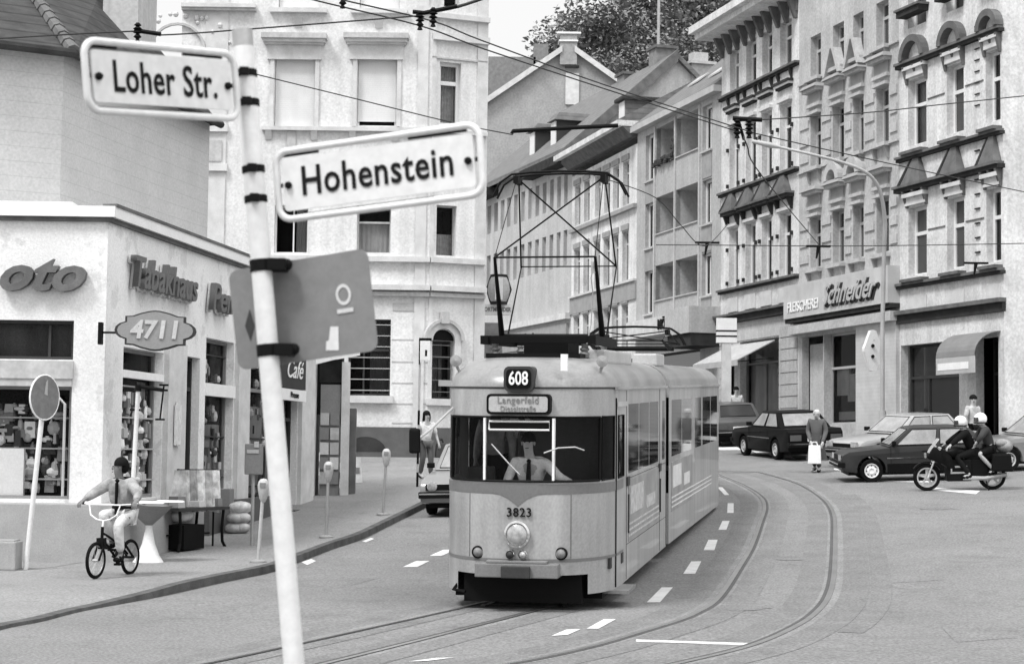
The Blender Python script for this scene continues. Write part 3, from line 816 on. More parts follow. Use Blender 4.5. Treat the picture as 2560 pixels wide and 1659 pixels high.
# awning of that shop
aw = thing('shop_awning', 'pale slanting awning with dark underside left of the butcher shop', 'awning', f.pt(2, 0, zc[3] - 1.4))
zA = f.px(1930, 853)[1]; a0, a1 = f.px(1824, 880)[0], f.px(1940, 860)[0]
m = MB(); m.hexa([f.pt(a0, .05, zA), f.pt(a1, .05, zA), f.pt(a1, 1.5, zA - .75), f.pt(a0, 1.5, zA - .75)], [f.pt(a0, .05, zA + .04), f.pt(a1, .05, zA + .04), f.pt(a1, 1.5, zA - .71), f.pt(a0, 1.5, zA - .71)]); m.build('canopy', LIGHT_R, aw)
m = MB(); f.box(m, a0, a1, zA - .92, zA - .75, 1.47, 1.5); m.build('valance', LGREY, aw)
m = MB()
for a in (a0 + .1, a1 - .1): m.tube([f.pt(a, .05, zA - .6), f.pt(a, 1.45, zA - .78)], .02, 6)
m.build('awning_arm', BLACK, aw)

# --- grey balcony house
f = fR4; zb = base_z(f); L = f.L; ze = f.px(1612, 325)[1]
root = thing('balcony_house', 'plain grey modern apartment house with recessed balconies and tiled roof', 'building', f.pt(L / 2, 0, zb))
rows = [f.rect(1642, 1687, 322, 418), f.rect(1642, 1687, 494, 588), f.rect(1642, 1687, 664, 754)]
bc = cols_of(f, [(1640, 1687), (1690, 1747)], 500); wl = f.px(1614, 450)[0], f.px(1636, 450)[0]; wr = f.px(1756, 420)[0], f.px(1780, 420)[0]
gr = gz(*f.pt(L / 2, 0, 0).xy) + .12
balc = [[b[0], b[1], r[2], r[3]] for r in rows for b in bc]
wins = [[wl[0], wl[1], r[2] - .45, r[3] - .1] for r in rows] + [[wr[0], wr[1], r[2] - .2, r[3] - .05] for r in rows]
shp = [[.4, L - 2.2, gr + .3, gr + 3.0]]
W = MB(); f.wall(W, 0, L, zb, ze, balc, rd=1.4)
W2 = MB(); f.wall(W2, 0, L, zb, ze, balc + wins + shp, rd=.2)
f.body(W2, 0, L, zb, ze, 10)
W = MB(); f.wall(W, -50, -49.9, 0, .1, balc, rd=1.4)
for b in balc:   # loggia side, back, floor and ceiling
    q = f.pt
    W2.quad(q(b[0], 0, b[2]), q(b[0], -1.4, b[2]), q(b[0], -1.4, b[3]), q(b[0], 0, b[3])); W2.quad(q(b[1], 0, b[2]), q(b[1], -1.4, b[2]), q(b[1], -1.4, b[3]), q(b[1], 0, b[3]))
    W2.quad(q(b[0], -1.4, b[2]), q(b[1], -1.4, b[2]), q(b[1], -1.4, b[3]), q(b[0], -1.4, b[3])); W2.quad(q(b[0], -.19, b[3]), q(b[1], -.19, b[3]), q(b[1], -1.4, b[3]), q(b[0], -1.4, b[3])); W2.quad(q(b[0], -.19, b[2]), q(b[1], -.19, b[2]), q(b[1], -1.4, b[2]), q(b[0], -1.4, b[2]))
W2.build('wall', MID_R, root)
rooms = MB()
for r in wins: f.window(root, r, rooms, rd=.2, transom=0, mull=.45, curtain=.6, side=2, fw=.1)
f.window(root, shp[0], rooms, rd=.3, transom=.7, mull=.5, curtain=0, fm=DKGREY, name='shop_window')
rooms.build('room', ROOM, root)
st, pn = MB(), MB()
for a in (bc[0][1] + .06, bc[1][1] + .1, bc[0][0] - .12): f.box(st, a - .06, a + .08, rows[2][2] - 1.2, rows[0][3] + .1, .0, .06)
for b in balc: f.box(st, b[0], b[1], b[2], b[2] + .05, -.05, .06)
for r in wins[:3]: f.box(pn, r[0], r[1], r[2] - 1.0, r[2] - .08, 0, .03); f.box(st, r[0] - .05, r[1] + .05, r[2] - .08, r[2], 0, .1)
for r in wins[3:]: f.box(pn, r[0], r[1], r[2] - 1.1, r[2] - .08, 0, .03); f.box(st, r[0] - .05, r[1] + .05, r[2] - .08, r[2], 0, .1)
st.build('pale_post', LIGHT_R, root); pn.build('spandrel', STONE_G, root)
bx = MB()
for i in range(60):
    b = balc[0]; c = f.pt(b[0] + (b[1] - b[0]) * random.random(), .06 + .12 * random.random(), b[2] + .02 + .22 * random.random())
    if i < 18: c = f.pt(b[1] - .3 * random.random(), .05, b[2] + .9 * random.random())
    bx.ball(c, .10, n=5, m=3)
tag(bx.build('balcony_flowers', mat('flower_leaf', .05, n=.5, ns=8)), 'dark trailing flower box on the top left balcony of the grey house', 'plant')
e = MB(); f.box(e, -.15, L + .02, ze, ze + .25, -10, .35); e.build('gutter', LGREY, root)
rf = MB(); q = f.pt
rf.hexa([q(-.15, .35, ze + .25), q(L, .35, ze + .25), q(L, -10, ze + .25), q(-.15, -10, ze + .25)], [q(-.15, -4.9, ze + 4.3), q(L, -4.9, ze + 4.3), q(L, -5.1, ze + 4.3), q(-.15, -5.1, ze + 4.3)])
rfo = rf.build('roof', ROOF_M, root)
sk = MB()
for (a, o) in ((2, -1.6), (4.5, -2.6), (5.5, -1.2), (7.0, -3.2)):
    k = (.35 - o) / 5.25 * 4.05
    sk.hexa([q(a, o, ze + .25 + k + .05), q(a + 1.3, o, ze + .25 + k + .05), q(a + 1.3, o - .5, ze + .63 + k + .05), q(a, o - .5, ze + .63 + k + .05)], [q(a, o, ze + .32 + k + .05), q(a + 1.3, o, ze + .32 + k + .05), q(a + 1.3, o - .5, ze + .70 + k + .05), q(a, o - .5, ze + .70 + k + .05)])
sk.build('skylight', LGREY, rfo)
sf = thing('long_shop_sign', 'long pale fascia sign with dark letters under the grey balconies', 'sign', f.pt(L / 2, 0, gr + 3.2))
z0, z1 = f.px(1591, 850)[1], f.px(1591, 808)[1]
m = MB(); f.box(m, .1, L - .9, z0, z1, 0, .5); m.build('board', STONE, sf)
put_text('MÖBEL', sf, frame_M(f.pt(L * .52, .53, (z0 + z1) / 2), f.t, V((0, 0, 1))), LETTER, size=(z1 - z0) * .8, ext=.03, bold=.01)
cb = thing('projecting_shop_canopy', 'pale boxy canopy with dark underside at the right end of the grey house', 'canopy', f.pt(L, 0, gr + 3))
a0, a1 = f.px(1738, 800)[0], f.px(1793, 800)[0]; z0, z1 = f.px(1742, 842)[1], f.px(1742, 778)[1]
m = MB(); f.box(m, a0, L - .02, z0, z1, 0, 1.3); m.build('fascia', LIGHT_R, cb)
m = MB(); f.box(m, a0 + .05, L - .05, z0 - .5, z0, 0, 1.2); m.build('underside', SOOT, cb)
m = MB(); m.tube([f.pt(a0 - .1, .7, z0 - .3), f.pt(a0 - .1, .7, z1 - .1)], .28, 14); m.build('round_sign', DKGREY, cb)

# --- pale house with heavy eaves
f = fR5; zb = base_z(f); L = f.L; ze = f.px(1424, 446)[1]
root = thing('narrow_pale_house', 'narrow pale house with heavy eaves and a roof dormer, left of the grey balcony house', 'building', f.pt(L / 2, 0, zb))
ucs = [(1436, 1450), (1459, 1473), (1486, 1500), (1509, 1524), (1531, 1546), (1556, 1571)]
C = cols_of(f, ucs, 620)
rr = [f.rect(1436, 1450, 468, 566), f.rect(1436, 1450, 626, 738), f.rect(1436, 1450, 792, 900)]
gr = gz(*f.pt(L / 2, 0, 0).xy)
holes = [[c[0], c[1], r[2], r[3]] for c in C for r in rr]
W = MB(); f.wall(W, 0, L, zb, ze, holes, rd=.22); f.body(W, 0, L, zb, ze, 10); W.build('wall', WHITE_R, root)
rooms = MB(); st, gy = MB(), MB()
for h in holes:
    f.window(root, h, rooms, rd=.22, transom=.75, mull=0, curtain=.82, side=3, fm=LIGHT_R, fw=.07)
    f.box(gy, h[0] - .08, h[1] + .08, h[3] + .05, h[3] + .3, 0, .07)
rooms.build('room', ROOM, root)
zc = [f.px(1424, v)[1] for v in (582, 751)]
f.box(gy, 0, L, zc[0] - .1, zc[0] + .08, 0, .18); f.box(gy, 0, L, zc[1] - .75, zc[1] + .05, 0, .08)
f.box(st, 0, L, zc[1] + .05, zc[1] + .15, 0, .16)
gy.build('string_course', STONE_G, root); st.build('white_trim', STONE, root)
e = MB(); f.box(e, -.15, L, ze + .75, ze + 1.0, -10, .95); e.build('eaves', WHITE_R, root)
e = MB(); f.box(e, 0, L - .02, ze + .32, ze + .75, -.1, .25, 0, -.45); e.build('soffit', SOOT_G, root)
rf = MB(); q = f.pt; zr = ze + 1.0
rf.hexa([q(-.15, .95, zr), q(L, .95, zr), q(L, -10, zr), q(-.15, -10, zr)], [q(-.15, -5, zr + 3.3), q(L, -5, zr + 3.3), q(L, -5.2, zr + 3.3), q(-.15, -5.2, zr + 3.3)])
rf.build('roof', ROOF_M, root)
d = MB(); a0, a1 = f.px(1540, 300)[0] - .45, f.px(1540, 300)[0] + .45; z1 = zr + 1.5
f.box(d, a0, a1, zr + .3, z1, -3.2, -.3); dd = d.build('dormer', ROOF_M, root)
d = MB(); f.box(d, a0 - .2, a1 + .2, z1, z1 + .15, -3.4, -.1); d.build('dormer_roof', ROOF_D, dd)
d = MB(); f.box(d, a0 + .05, a1 - .05, zr + .3, z1 - .05, -.3, -.26); d.build('dormer_window', FRAME, dd)

# --- long pale house far up the street
f = fR6; zb = base_z(f); L = f.L; ze = f.px(1420, 372)[1]
root = thing('long_pale_house', 'long pale house with many narrow windows and two roof dormers, far up the street', 'building', f.pt(L / 2, 0, zb))
us = [1203, 1218, 1235, 1251, 1267, 1284, 1302, 1320, 1338, 1356, 1374, 1392, 1409]
C = cols_of(f, [(u, u + 9.5) for u in us], 580)
rr = [f.rect(1203, 1212, 523, 592), f.rect(1203, 1212, 645, 722)]
gr = gz(*f.pt(L / 2, 0, 0).xy)
sh = [[1, 4.5, gr + .4, gr + 3.1], [5, 8, gr + .4, gr + 3.1], [8.6, L - 2.5, gr + .4, gr + 3.1], [L - 1.9, L - .8, gr + .1, gr + 3.0]]
holes = [[c[0], c[1], r[2], r[3]] for c in C for r in rr] + sh
W = MB(); f.wall(W, 0, L, zb, ze, holes, rd=.22); f.body(W, 0, L, zb, ze, 11)
q = f.pt
W.add([q(L, 0, ze), q(L, -11, ze), q(L, -5.5, ze + 4.9)], [[0, 1, 2]]); W.add([q(0, 0, ze), q(0, -11, ze), q(0, -5.5, ze + 4.9)], [[0, 1, 2]])
W.build('wall', LIGHT_R, root)
rooms = MB()
for i, h in enumerate(holes):
    sp = i >= len(holes) - 4
    f.window(root, h, rooms, rd=.22, transom=.72, mull=.5 if not sp else .3, curtain=0 if sp or i % 3 == 0 else .85, side=3, fm=DKGREY if sp else LIGHT_R, fw=.06, name='shop_window' if sp else 'window')
rooms.build('room', ROOM, root)
rf = MB()
for s in (0, 1):
    o0, o1 = (.55, -5.5) if s == 0 else (-11.55, -5.5)
    rf.hexa([q(-.3, o0, ze - .4), q(L + .25, o0, ze - .4), q(L + .25, o1, ze + 4.9), q(-.3, o1, ze + 4.9)], [q(-.3, o0, ze - .1), q(L + .25, o0, ze - .1), q(L + .25, o1, ze + 5.2), q(-.3, o1, ze + 5.2)])
rfo = rf.build('roof', ROOF_M, root)
vg = MB(); vg.hexa([q(L + .2, .6, ze - .75), q(L + .45, .6, ze - .75), q(L + .45, -5.5, ze + 4.65), q(L + .2, -5.5, ze + 4.65)], [q(L + .2, .6, ze - .15), q(L + .45, .6, ze - .15), q(L + .45, -5.5, ze + 5.3), q(L + .2, -5.5, ze + 5.3)]); vg.build('verge_board', SOOT_G, rfo)
gt = MB(); f.box(gt, L * .62, L + .2, ze - .85, ze - .4, 0, .75); f.box(gt, 0, L * .25, ze - .85, ze - .4, 0, .75); gt.build('gutter', SOOT, root)
for (u, z_) in ((1306, -1.3), (1358, -1.3)):
    d = MB(); am = f.px(u, 340)[0]; z1 = ze + 3.4 + z_
    f.box(d, am - .45, am + .45, ze + .3, z1, -3.5, -.6); dd = d.build('dormer', DKGREY, root)
    d = MB(); f.box(d, am - .65, am + .65, z1, z1 + .4, -3.8, -.4, .1, .3); d.build('dormer_roof', ROOF_M, dd)
    d = MB(); f.box(d, am - .38, am + .38, ze + .5, z1 - .05, -.6, -.55); d.build('dormer_window', FRAME, dd)
for (a, hgt) in ((L * .58, .2), (L * .86, .7)):
    c = MB(); f.box(c, a - .5, a + .5, ze + 3.9, ze + 5.1 + hgt, -6.3, -5.2); co = c.build('chimney', CHIM, root)
    c = MB(); f.box(c, a - .65, a + .65, ze + 5.1 + hgt, ze + 5.25 + hgt, -6.4, -5.1); c.build('chimney_cap', SOOT_G, co)
c = MB(); f.box(c, L - 1.0, L + .1, ze, ze + 4.7, -7.6, -6.4); co = c.build('chimney', BRICKG, root)
c = MB(); f.box(c, L - 1.1, L + .2, ze + 4.7, ze + 4.85, -7.75, -6.3); f.box(c, L - .8, L - .1, ze + 4.85, ze + 5.35, -7.4, -6.6); c.build('chimney_cap', LIGHT_R, co)
fa = MB(); f.box(fa, 1, L - .3, gr + 3.3, gr + 4.3, 0, .15); fa.build('shop_fascia', STONE_G, root)
fa = MB(); f.box(fa, 0, L, gr + 4.5, gr + 4.8, 0, .3); fa.build('string_course', STONE, root)
put_text('Hertie', root, frame_M(f.pt(L * .62, .18, gr + 3.8), f.t, V((0, 0, 1))), SOOT, size=.9, ext=.03, shear=.4).name = 'shop_lettering'

# --- big gable house behind
gA = thing('gable_house', 'big grey gable wall with white verge boards behind the long pale house', 'building', P(1400, 500, 118))
ap = P(1421, 118, 118); w_ = 8.6; hg = w_ * .70
x0, y0, z0 = ap.x, ap.y, ap.z
W = MB(); W.add([(x0 - w_, y0, z0 - hg), (x0 - w_, y0, 2), (x0 + w_, y0, 2), (x0 + w_, y0, z0 - hg), (x0, y0, z0), (x0 - w_, y0 + 11, z0 - hg), (x0 - w_, y0 + 11, 2), (x0 + w_, y0 + 11, 2), (x0 + w_, y0 + 11, z0 - hg), (x0, y0 + 11, z0)],
               [[0, 1, 2, 3, 4], [5, 6, 7, 8, 9], [0, 1, 6, 5], [3, 2, 7, 8], [1, 2, 7, 6]])
W.build('wall', BRICKG, gA)
rf = MB()
for s in (-1, 1): rf.hexa([(x0, y0 - .25, z0), (x0 + s * (w_ + .4), y0 - .25, z0 - hg - .28), (x0 + s * (w_ + .4), y0 + 11, z0 - hg - .28), (x0, y0 + 11, z0)], [(x0, y0 - .25, z0 + .28), (x0 + s * (w_ + .4), y0 - .25, z0 - hg), (x0 + s * (w_ + .4), y0 + 11, z0 - hg), (x0, y0 + 11, z0 + .28)])
rfo = rf.build('roof', ROOF_D, gA)
rf = MB()
for s in (-1, 1): rf.hexa([(x0 + s * .4, y0 - .40, z0 - .38), (x0 + s * (w_ + .4), y0 - .40, z0 - hg - .42), (x0 + s * (w_ + .4), y0 - .26, z0 - hg - .42), (x0 + s * .4, y0 - .26, z0 - .38)], [(x0 + s * .4, y0 - .40, z0 + .02), (x0 + s * (w_ + .4), y0 - .40, z0 - hg - .02), (x0 + s * (w_ + .4), y0 - .26, z0 - hg - .02), (x0 + s * .4, y0 - .26, z0 + .02)])
rf.build('verge_board', STONE, rfo)
c = MB(); c.box(x0 - .55, x0 + .55, y0 - .3, y0 + .7, z0 - 1.2, z0 + .35); c.box(x0 - .55, x0 + .55, y0 - .32, y0 + .7, z0 + .4, z0 + .8); co = c.build('chimney', BRICKG, gA)
c = MB(); c.box(x0 - .75, x0 + .8, y0 - .4, y0 + .8, z0 + .8, z0 + .92); c.box(x0 - .62, x0 + .62, y0 - .38, y0 + .8, z0 + .3, z0 + .4); c.build('chimney_cap', WPAINT, co)
c = MB(); p = P(1430, 220, 118); c.box(p.x - .42, p.x + .45, y0 - .12, y0, P(1430, 262, 118).z, P(1430, 184, 118).z); c.build('white_panel', STONE, gA)
c = MB(); p = P(1430, 168, 118); c.box(p.x - .45, p.x + .45, y0 - .3, y0, p.z - .05, p.z + .06); c.build('flue_hood', SOOT, gA)
for (u, v, ww) in ((1280, 150, 1.6), (1352, 118, .5)):
    c = MB(); p = P(u, v, 124); c.box(p.x - ww, p.x + ww, 123, 125, p.z - 4, p.z); c.build('chimney', CHIM, gA)

# ---------------------------------------------------------------- pale corner building on the left
pA, pB = plan(430, 82.2), plan(1066, 82.2)
pC = plan(1203, 81.2)
fM, fK = Fac(pA, pB), Fac(pB, pC)
zb = -.4
root = thing('stucco_corner_building', 'big white stuccoed corner building with hooded windows, blinds and an arched ground floor window', 'building', fM.pt(fM.L, 0, 0))
ztop = 18.2
f = fM
w2 = [f.rect(688, 786, 141, 318), f.rect(895, 991, 144, 316)]
w1 = [f.rect(687, 770, 512, 632), f.rect(893, 977, 514, 632)]
w3 = [f.rect(700, 800, -160, 20), f.rect(902, 1000, -160, 22)]
wg = f.rect(872, 976, 797, 988); wl = f.rect(640, 860, 800, 1100)
arcL = f.rect(398, 512, 62, 230)
holes = w2 + w1 + w3 + [wg, wl]
W = MB(); f.wall(W, 0, f.L, zb, ztop, holes, rd=.28)
W2h = [fK.rect(1100, 1152, 154, 312), fK.rect(1092, 1141, 512, 638), fK.rect(1112, 1150, -120, 16), fK.rect(1079, 1133, 850, 996)]
fK.wall(W, 0, fK.L, zb, ztop, W2h, rd=.28)
e = fK.pt(fK.L, 0, 0); b_ = V((-.06, 1, 0))
for z in (0,):
    W.quad(V((e.x, e.y, zb)), V((e.x + b_.x * 12, e.y + b_.y * 12, zb)), V((e.x + b_.x * 12, e.y + b_.y * 12, ztop)), V((e.x, e.y, ztop)))
    a = f.pt(0, 0, 0)
    W.quad(V((a.x, a.y, zb)), V((a.x, a.y + 12, zb)), V((a.x, a.y + 12, ztop)), V((a.x, a.y, ztop)))
    W.quad(V((a.x, a.y + 12, zb)), V((e.x + b_.x * 12, e.y + b_.y * 12, zb)), V((e.x + b_.x * 12, e.y + b_.y * 12, ztop)), V((a.x, a.y + 12, ztop)))
    W.add([V((a.x, a.y, ztop)), V((pB[0], pB[1], ztop)), V((e.x, e.y, ztop)), V((e.x + b_.x * 12, e.y + b_.y * 12, ztop)), V((a.x, a.y + 12, ztop))], [[0, 1, 2, 3, 4]])
W.build('wall', WHITE_W, root)
rooms = MB()
f.window(root, w2[0], rooms, transom=.62, mull=0, curtain=1, cm=BLIND, rd=.2, fw=.06); f.window(root, w2[1], rooms, transom=.62, mull=0, curtain=.97, drop=.93, cm=BLIND, rd=.2, fw=.06)
f.window(root, w1[0], rooms, transom=0, mull=.55, curtain=.38, side=1, rd=.25, fw=.05); f.window(root, w1[1], rooms, transom=.66, mull=0, curtain=.64, side=3, rd=.25, fw=.05, fm=LIGHT_R, cm=mat('grey_net', .33))
for r in w3: f.window(root, r, rooms, transom=.62, mull=0, curtain=1, cm=BLIND, rd=.2)
fK.window(root, W2h[0], rooms, transom=.68, mull=0, curtain=.9, cm=MCLOTH, rd=.2, fw=.10)
fK.window(root, W2h[1], rooms, transom=0, mull=0, curtain=.45, side=3, cm=MCLOTH, rd=.25, fw=.04, fm=LIGHT_R); fK.window(root, W2h[2], rooms, transom=0, mull=0, curtain=0, rd=.25, fw=.05)
gwin = f.window(root, wg, rooms, transom=.60, mull=.36, curtain=.5, side=1, rd=.22, fm=DKGREY, fw=.06, cm=mat('brown_net', .12)); f.window(root, wl, rooms, transom=.7, mull=.4, curtain=0, fm=DKGREY, rd=.22)
awin = fK.window(root, W2h[3], rooms, transom=.72, mull=.5, curtain=.7, side=2, rd=.3, fm=DKGREY, cm=mat('dim_net', .10))
rooms.build('room', ROOM, root)
gr_ = MB()
for k in range(7):
    z = wg[2] + (wg[3] - wg[2]) * (k + .5) / 7; f.box(gr_, wg[0], wg[1], z - .012, z + .012, -.06, -.035)
gr_.build('window_bar', LGREY, gwin)
gr_ = MB(); r = W2h[3]
for k in range(5):
    z = r[2] + (r[3] - r[2]) * (k + .6) / 5; fK.box(gr_, r[0], r[1], z - .01, z + .01, -.06, -.04)
gr_.build('window_bar', MGREY, awin)
# the arched head: spandrel masonry over a black half circle
am, hw = (r[0] + r[1]) / 2, (r[1] - r[0]) / 2
ah = MB(); ah.prism([fK.pt(am + hw * math.cos(b), .004, r[3] + hw * .92 * math.sin(b)) for b in rng(0, math.pi, 14)], fK.n * .004); ah.build('arched_light', ROOM, awin)
st, gy, dk = MB(), MB(), MB()
arch(fK, st, am, r[3], hw, .2, 0, .12); arch(fK, gy, am, r[3], hw + .2, .1, 0, .2)
fK.box(st, r[1], r[1] + .2, r[2], r[3], 0, .12); fK.box(gy, am - .12, am + .12, r[3] + hw + .15, r[3] + hw + .5, 0, .26)
fK.box(st, r[0] - .15, r[1] + .3, r[2] - .2, r[2], 0, .14)
for (rr_, u0, u1) in ((w2[0], 660, 815), (w2[1], 865, 1019)):
    a0, a1 = f.px(u0, 100)[0], f.px(u1, 100)[0]; z = f.px(u0, 113)[1]
    f.box(st, a0 + .12, a1 - .12, z - .45, z, 0, .10); f.box(st, a0, a1, z + .06, z + .16, 0, .3); f.box(gy, a0 - .05, a1 + .05, z + .16, z + .32, 0, .38); f.box(st, a0 + .05, a1 - .05, z, z + .06, 0, .2)
    f.box(st, rr_[0] - .14, rr_[0] - .02, rr_[2], rr_[3] + .1, 0, .06); f.box(st, rr_[1] + .02, rr_[1] + .14, rr_[2], rr_[3] + .1, 0, .06)
for r_ in w3: f.box(st, r_[0] - .25, r_[1] + .25, r_[2] - .16, r_[2] - .02, 0, .18); bracket(f, st, (r_[0] + r_[1]) / 2, .24, r_[2] - .3, .3, .22)
def band(v, h, o, mb=st, u0=430, k=True):
    a0 = f.px(u0, v)[0]; z = f.px(700, v)[1]
    f.box(mb, max(a0, 0), f.L + (o if mb is st else o) * .18, z - h / 2, z + h / 2, 0, o)
    fK.box(mb, 0, fK.L + .02, z - h / 2, z + h / 2, 0, o)
band(322, .12, .16, u0=655); band(645, .16, .16); band(716, .16, .26); band(732, .12, .16, gy)
fK.box(st, 0, fK.L + .06, fK.px(1130, 105)[1], fK.px(1130, 88)[1], 0, .16); fK.box(gy, 0, fK.L + .03, fK.px(1130, 150)[1], fK.px(1130, 146)[1], 0, .05); fK.box(st, 0, fK.L + .06, fK.px(1130, 50)[1], fK.px(1130, 38)[1], 0, .16)
z = f.px(700, 322)[1]
for u in (672, 786, 882, 990): bracket(f, st, f.px(u, 330)[0], .2, z - .06, .28, .14)
f.box(gy, f.px(718, 340)[0], f.px(740, 340)[0], z - .55, z - .07, 0, .06)
# pilaster strips, left bay with arched ornament
for u0, u1 in ((505, 562), (1040, 1066)):
    a0, a1 = f.px(u0, 500)[0], f.px(u1, 500)[0]
    f.box(st, a0, a1, zb, ztop, 0, .05)
    for v in (322, 420, 20): z = f.px(520, v)[1]; f.box(st, a0 - .06, a1 + .06, z - .1, z + .12, 0, .14)
    z = f.px(520, 375)[1]; f.box(gy, a0 + .12, a1 - .12, z - .35, z + .3, .05, .09)
fK.box(st, fK.L - .3, fK.L + .04, zb, ztop, 0, .05); fK.box(st, 0, .12, zb, ztop, 0, .05)
a0, a1 = f.px(352, 100)[0], f.px(640, 100)[0]
z = f.px(500, 22)[1]; f.box(gy, 0, a1, z - .08, z, 0, .2); f.box(st, 0, a1, z, z + .12, 0, .26)
ac = f.px(445, 100)[0]; z = f.px(445, 128)[1]; arch(f, gy, ac, z, .80, .07, 0, .10)
for i in range(22):
    b = math.pi * random.random(); rr_ = 1.0 + .35 * random.random(); c = f.pt(ac + rr_ * 1.25 * math.cos(b), .02, z + .2 + rr_ * .75 * math.sin(b)); st.ball(c, .05 + .05 * random.random(), n=6, m=4)
# rusticated courses on the ground floor
for v in (850, 905, 958, 1010, 1058):
    z = f.px(1010, v)[1]; a0 = f.px(978, v)[0]; f.box(gy, a0 + .02, f.L - .02, z, z + .035, 0, .012)
    fK.box(gy, .13, r[0] - .16, z, z + .035, 0, .012)
f.box(st, wg[0] - .1, wg[1] + .1, wg[2] - .22, wg[2], 0, .16)
z = f.px(960, 775)[1]; f.box(gy, f.px(982, 770)[0], f.px(1036, 770)[0], z - .02, z + .22, 0, .02)
st.build('white_trim', STONE, root); gy.build('weathered_ledge', LIGHT_R, root)
pl = MB(); z = f.px(960, 1067)[1]; f.box(pl, 0, f.L + .05, zb, z, 0, .14); fK.box(pl, 0, fK.L + .1, zb, z, 0, .14); pl.build('plinth', PLINTH, root)
z0 = f.px(960, 1142)[1]; pl = MB(); f.box(pl, 0, f.L + .1, zb, z0, .14, .5); fK.box(pl, 0, fK.L + .1, zb, z0, .14, .5); pl.build('plinth_step', PLINTH_L, root)
cw = MB(); am = f.px(915, 1100)[0]; z = f.px(915, 1118)[1]
cw.prism([f.pt(am + .62 * math.cos(b), .142, z - .12 + .45 * math.sin(b)) for b in rng(0, math.pi, 12)], fM.n * .006); cw.build('cellar_window', SOOT, root)
vp = MB(); a = f.px(1040, 950)[0]; fK.box(vp, .35, .95, fK.px(1110, 965)[1], fK.px(1110, 950)[1], 0, .05); vp.build('wall_plate', STEEL, root)

# ---------------------------------------------------------------- house clad in pale slabs, behind the shop
pa, pb, pc = plan(-140, 143), plan(132, 139), plan(506, 114.5)
fa, fb_ = Fac(pa, pb), Fac(pb, pc)
root = thing('clad_house', 'house clad in pale grey slabs with a dark slate roof, above the corner shop', 'building', fa.pt(fa.L, 0, 0))
ze = fa.px(100, 128)[1]
W = MB(); fa.wall(W, 0, fa.L, 0, ze, []); fb_.wall(W, 0, fb_.L, 0, ze, [])
e1, e0 = V((pc[0], pc[1], 0)), V((pa[0], pa[1], 0))
bk_ = V((-9.5, 4.5, 0))
W.quad(e1, e1 + bk_, e1 + bk_ + V((0, 0, ze)), e1 + V((0, 0, ze))); W.quad(e0, e0 + bk_, e0 + bk_ + V((0, 0, ze)), e0 + V((0, 0, ze))); W.quad(e0 + bk_, e1 + bk_, e1 + bk_ + V((0, 0, ze)), e0 + bk_ + V((0, 0, ze)))
W.build('wall', SLATE_W, root)
rf = MB(); m_ = V((pb[0], pb[1], 0))
o1 = fa.n * .45; o2 = fb_.n * .45; om = (o1 + o2) * .55
rdg0 = P(-230, -120, 37); rdg1 = P(5, -120, 38.5); rdg2 = P(262, -45, 41.5); 
E0, EM, E1 = e0 + o1 * .6 + V((0, 0, ze - .03)), m_ + om * .6 + V((0, 0, ze - .03)), e1 + o2 * .6 + V((0, 0, ze - .03))
rf.quad(E0, EM, rdg1, rdg0); rf.quad(EM, E1, rdg2, rdg1); rf.quad(E1, e1 + bk_ + V((0, 0, ze)), rdg2); rf.quad(rdg1, rdg2, e1 + bk_ + V((0, 0, ze))); rf.quad(E0, rdg0, e0 + bk_ + V((0, 0, ze))); rf.quad(rdg0, rdg1, e1 + bk_ + V((0, 0, ze)), e0 + bk_ + V((0, 0, ze)))
rfo = rf.build('roof', ROOF_D, root)
hp = MB()
for i in range(16):
    p = EM + (rdg1 - EM) * (i / 16); q_ = EM + (rdg1 - EM) * ((i + 1.12) / 16); hp.tube([p + V((0, 0, .03)), q_ + V((0, 0, .03))], .14, 8, r2=.11)
hp.build('hip_tile', SOOT_G, rfo)
gt = MB(); gt.tube([E0 + V((0, -.05, 0)), EM + V((0, -.05, 0)), E1 + V((0, -.05, 0))], .085, 8); gt.build('gutter', SOOT, root)
ch = MB(); p0, p1 = P(258, 0, 38.6), P(346, 0, 38.6)
ch.box(p0.x, p1.x, 38.6, 40.6, ze - 2, 16); ch.build('chimney', LIGHT_R, root)

# ---------------------------------------------------------------- corner shop row
pS = plan(256, 160); pE = plan(775, 160 * (1945 - 775) / (1945 - 256.))
fS = Fac((pS[0] - 5.2, pS[1] - .10), pS); fT = Fac(pS, pE)
root = thing('corner_tobacco_shop', 'low white plastered corner shop with big display windows and flaking walls', 'building', fT.pt(0, 0, 0))
zf1 = fS.px(256, 517)[1]; zf0 = zf1 - .24; zb = -.5
f = fS
up = f.rect(-130, 184, 797, 895); lo = f.rect(-130, 176, 962, 1244)
hS = [up, lo]
W = MB(); f.wall(W, 0, f.L, zb, zf0, hS, rd=.12)
g_ = fT
tA = g_.rect(309, 405, 866, 1248); tB = g_.rect(456, 496, 888, 1290); tC = g_.rect(516, 582, 843, 1235); tD = g_.rect(700, 742, 985, 1290); tE = g_.rect(620, 690, 850, 1255)
sgn = g_.rect(690, 748, 880, 975)
hT = [tA, tB, tC, tE, tD]
g_.wall(W, 0, g_.L, zb, zf0, hT, rd=.18)
bk_ = V((-6, 3, 0)); e1, e0 = V((pE[0], pE[1], 0)), V((fS.A.x, fS.A.y, 0))
Z = V((0, 0, zf1))
W.quad(e1, e1 + V((-5, .5, 0)), e1 + V((-5, .5, 0)) + Z, e1 + Z); W.quad(e0, e0 + V((-1, 9, 0)), e0 + V((-1, 9, 0)) + Z, e0 + Z)
W.add([e0 + Z * .99, V((pS[0], pS[1], 0)) + Z * .99, e1 + Z * .99, e1 + V((-5, .5, 0)) + Z * .99, e0 + V((-1, 9, 0)) + Z * .99], [[0, 1, 2, 3, 4]])
W.build('wall', SHOP_W, root)
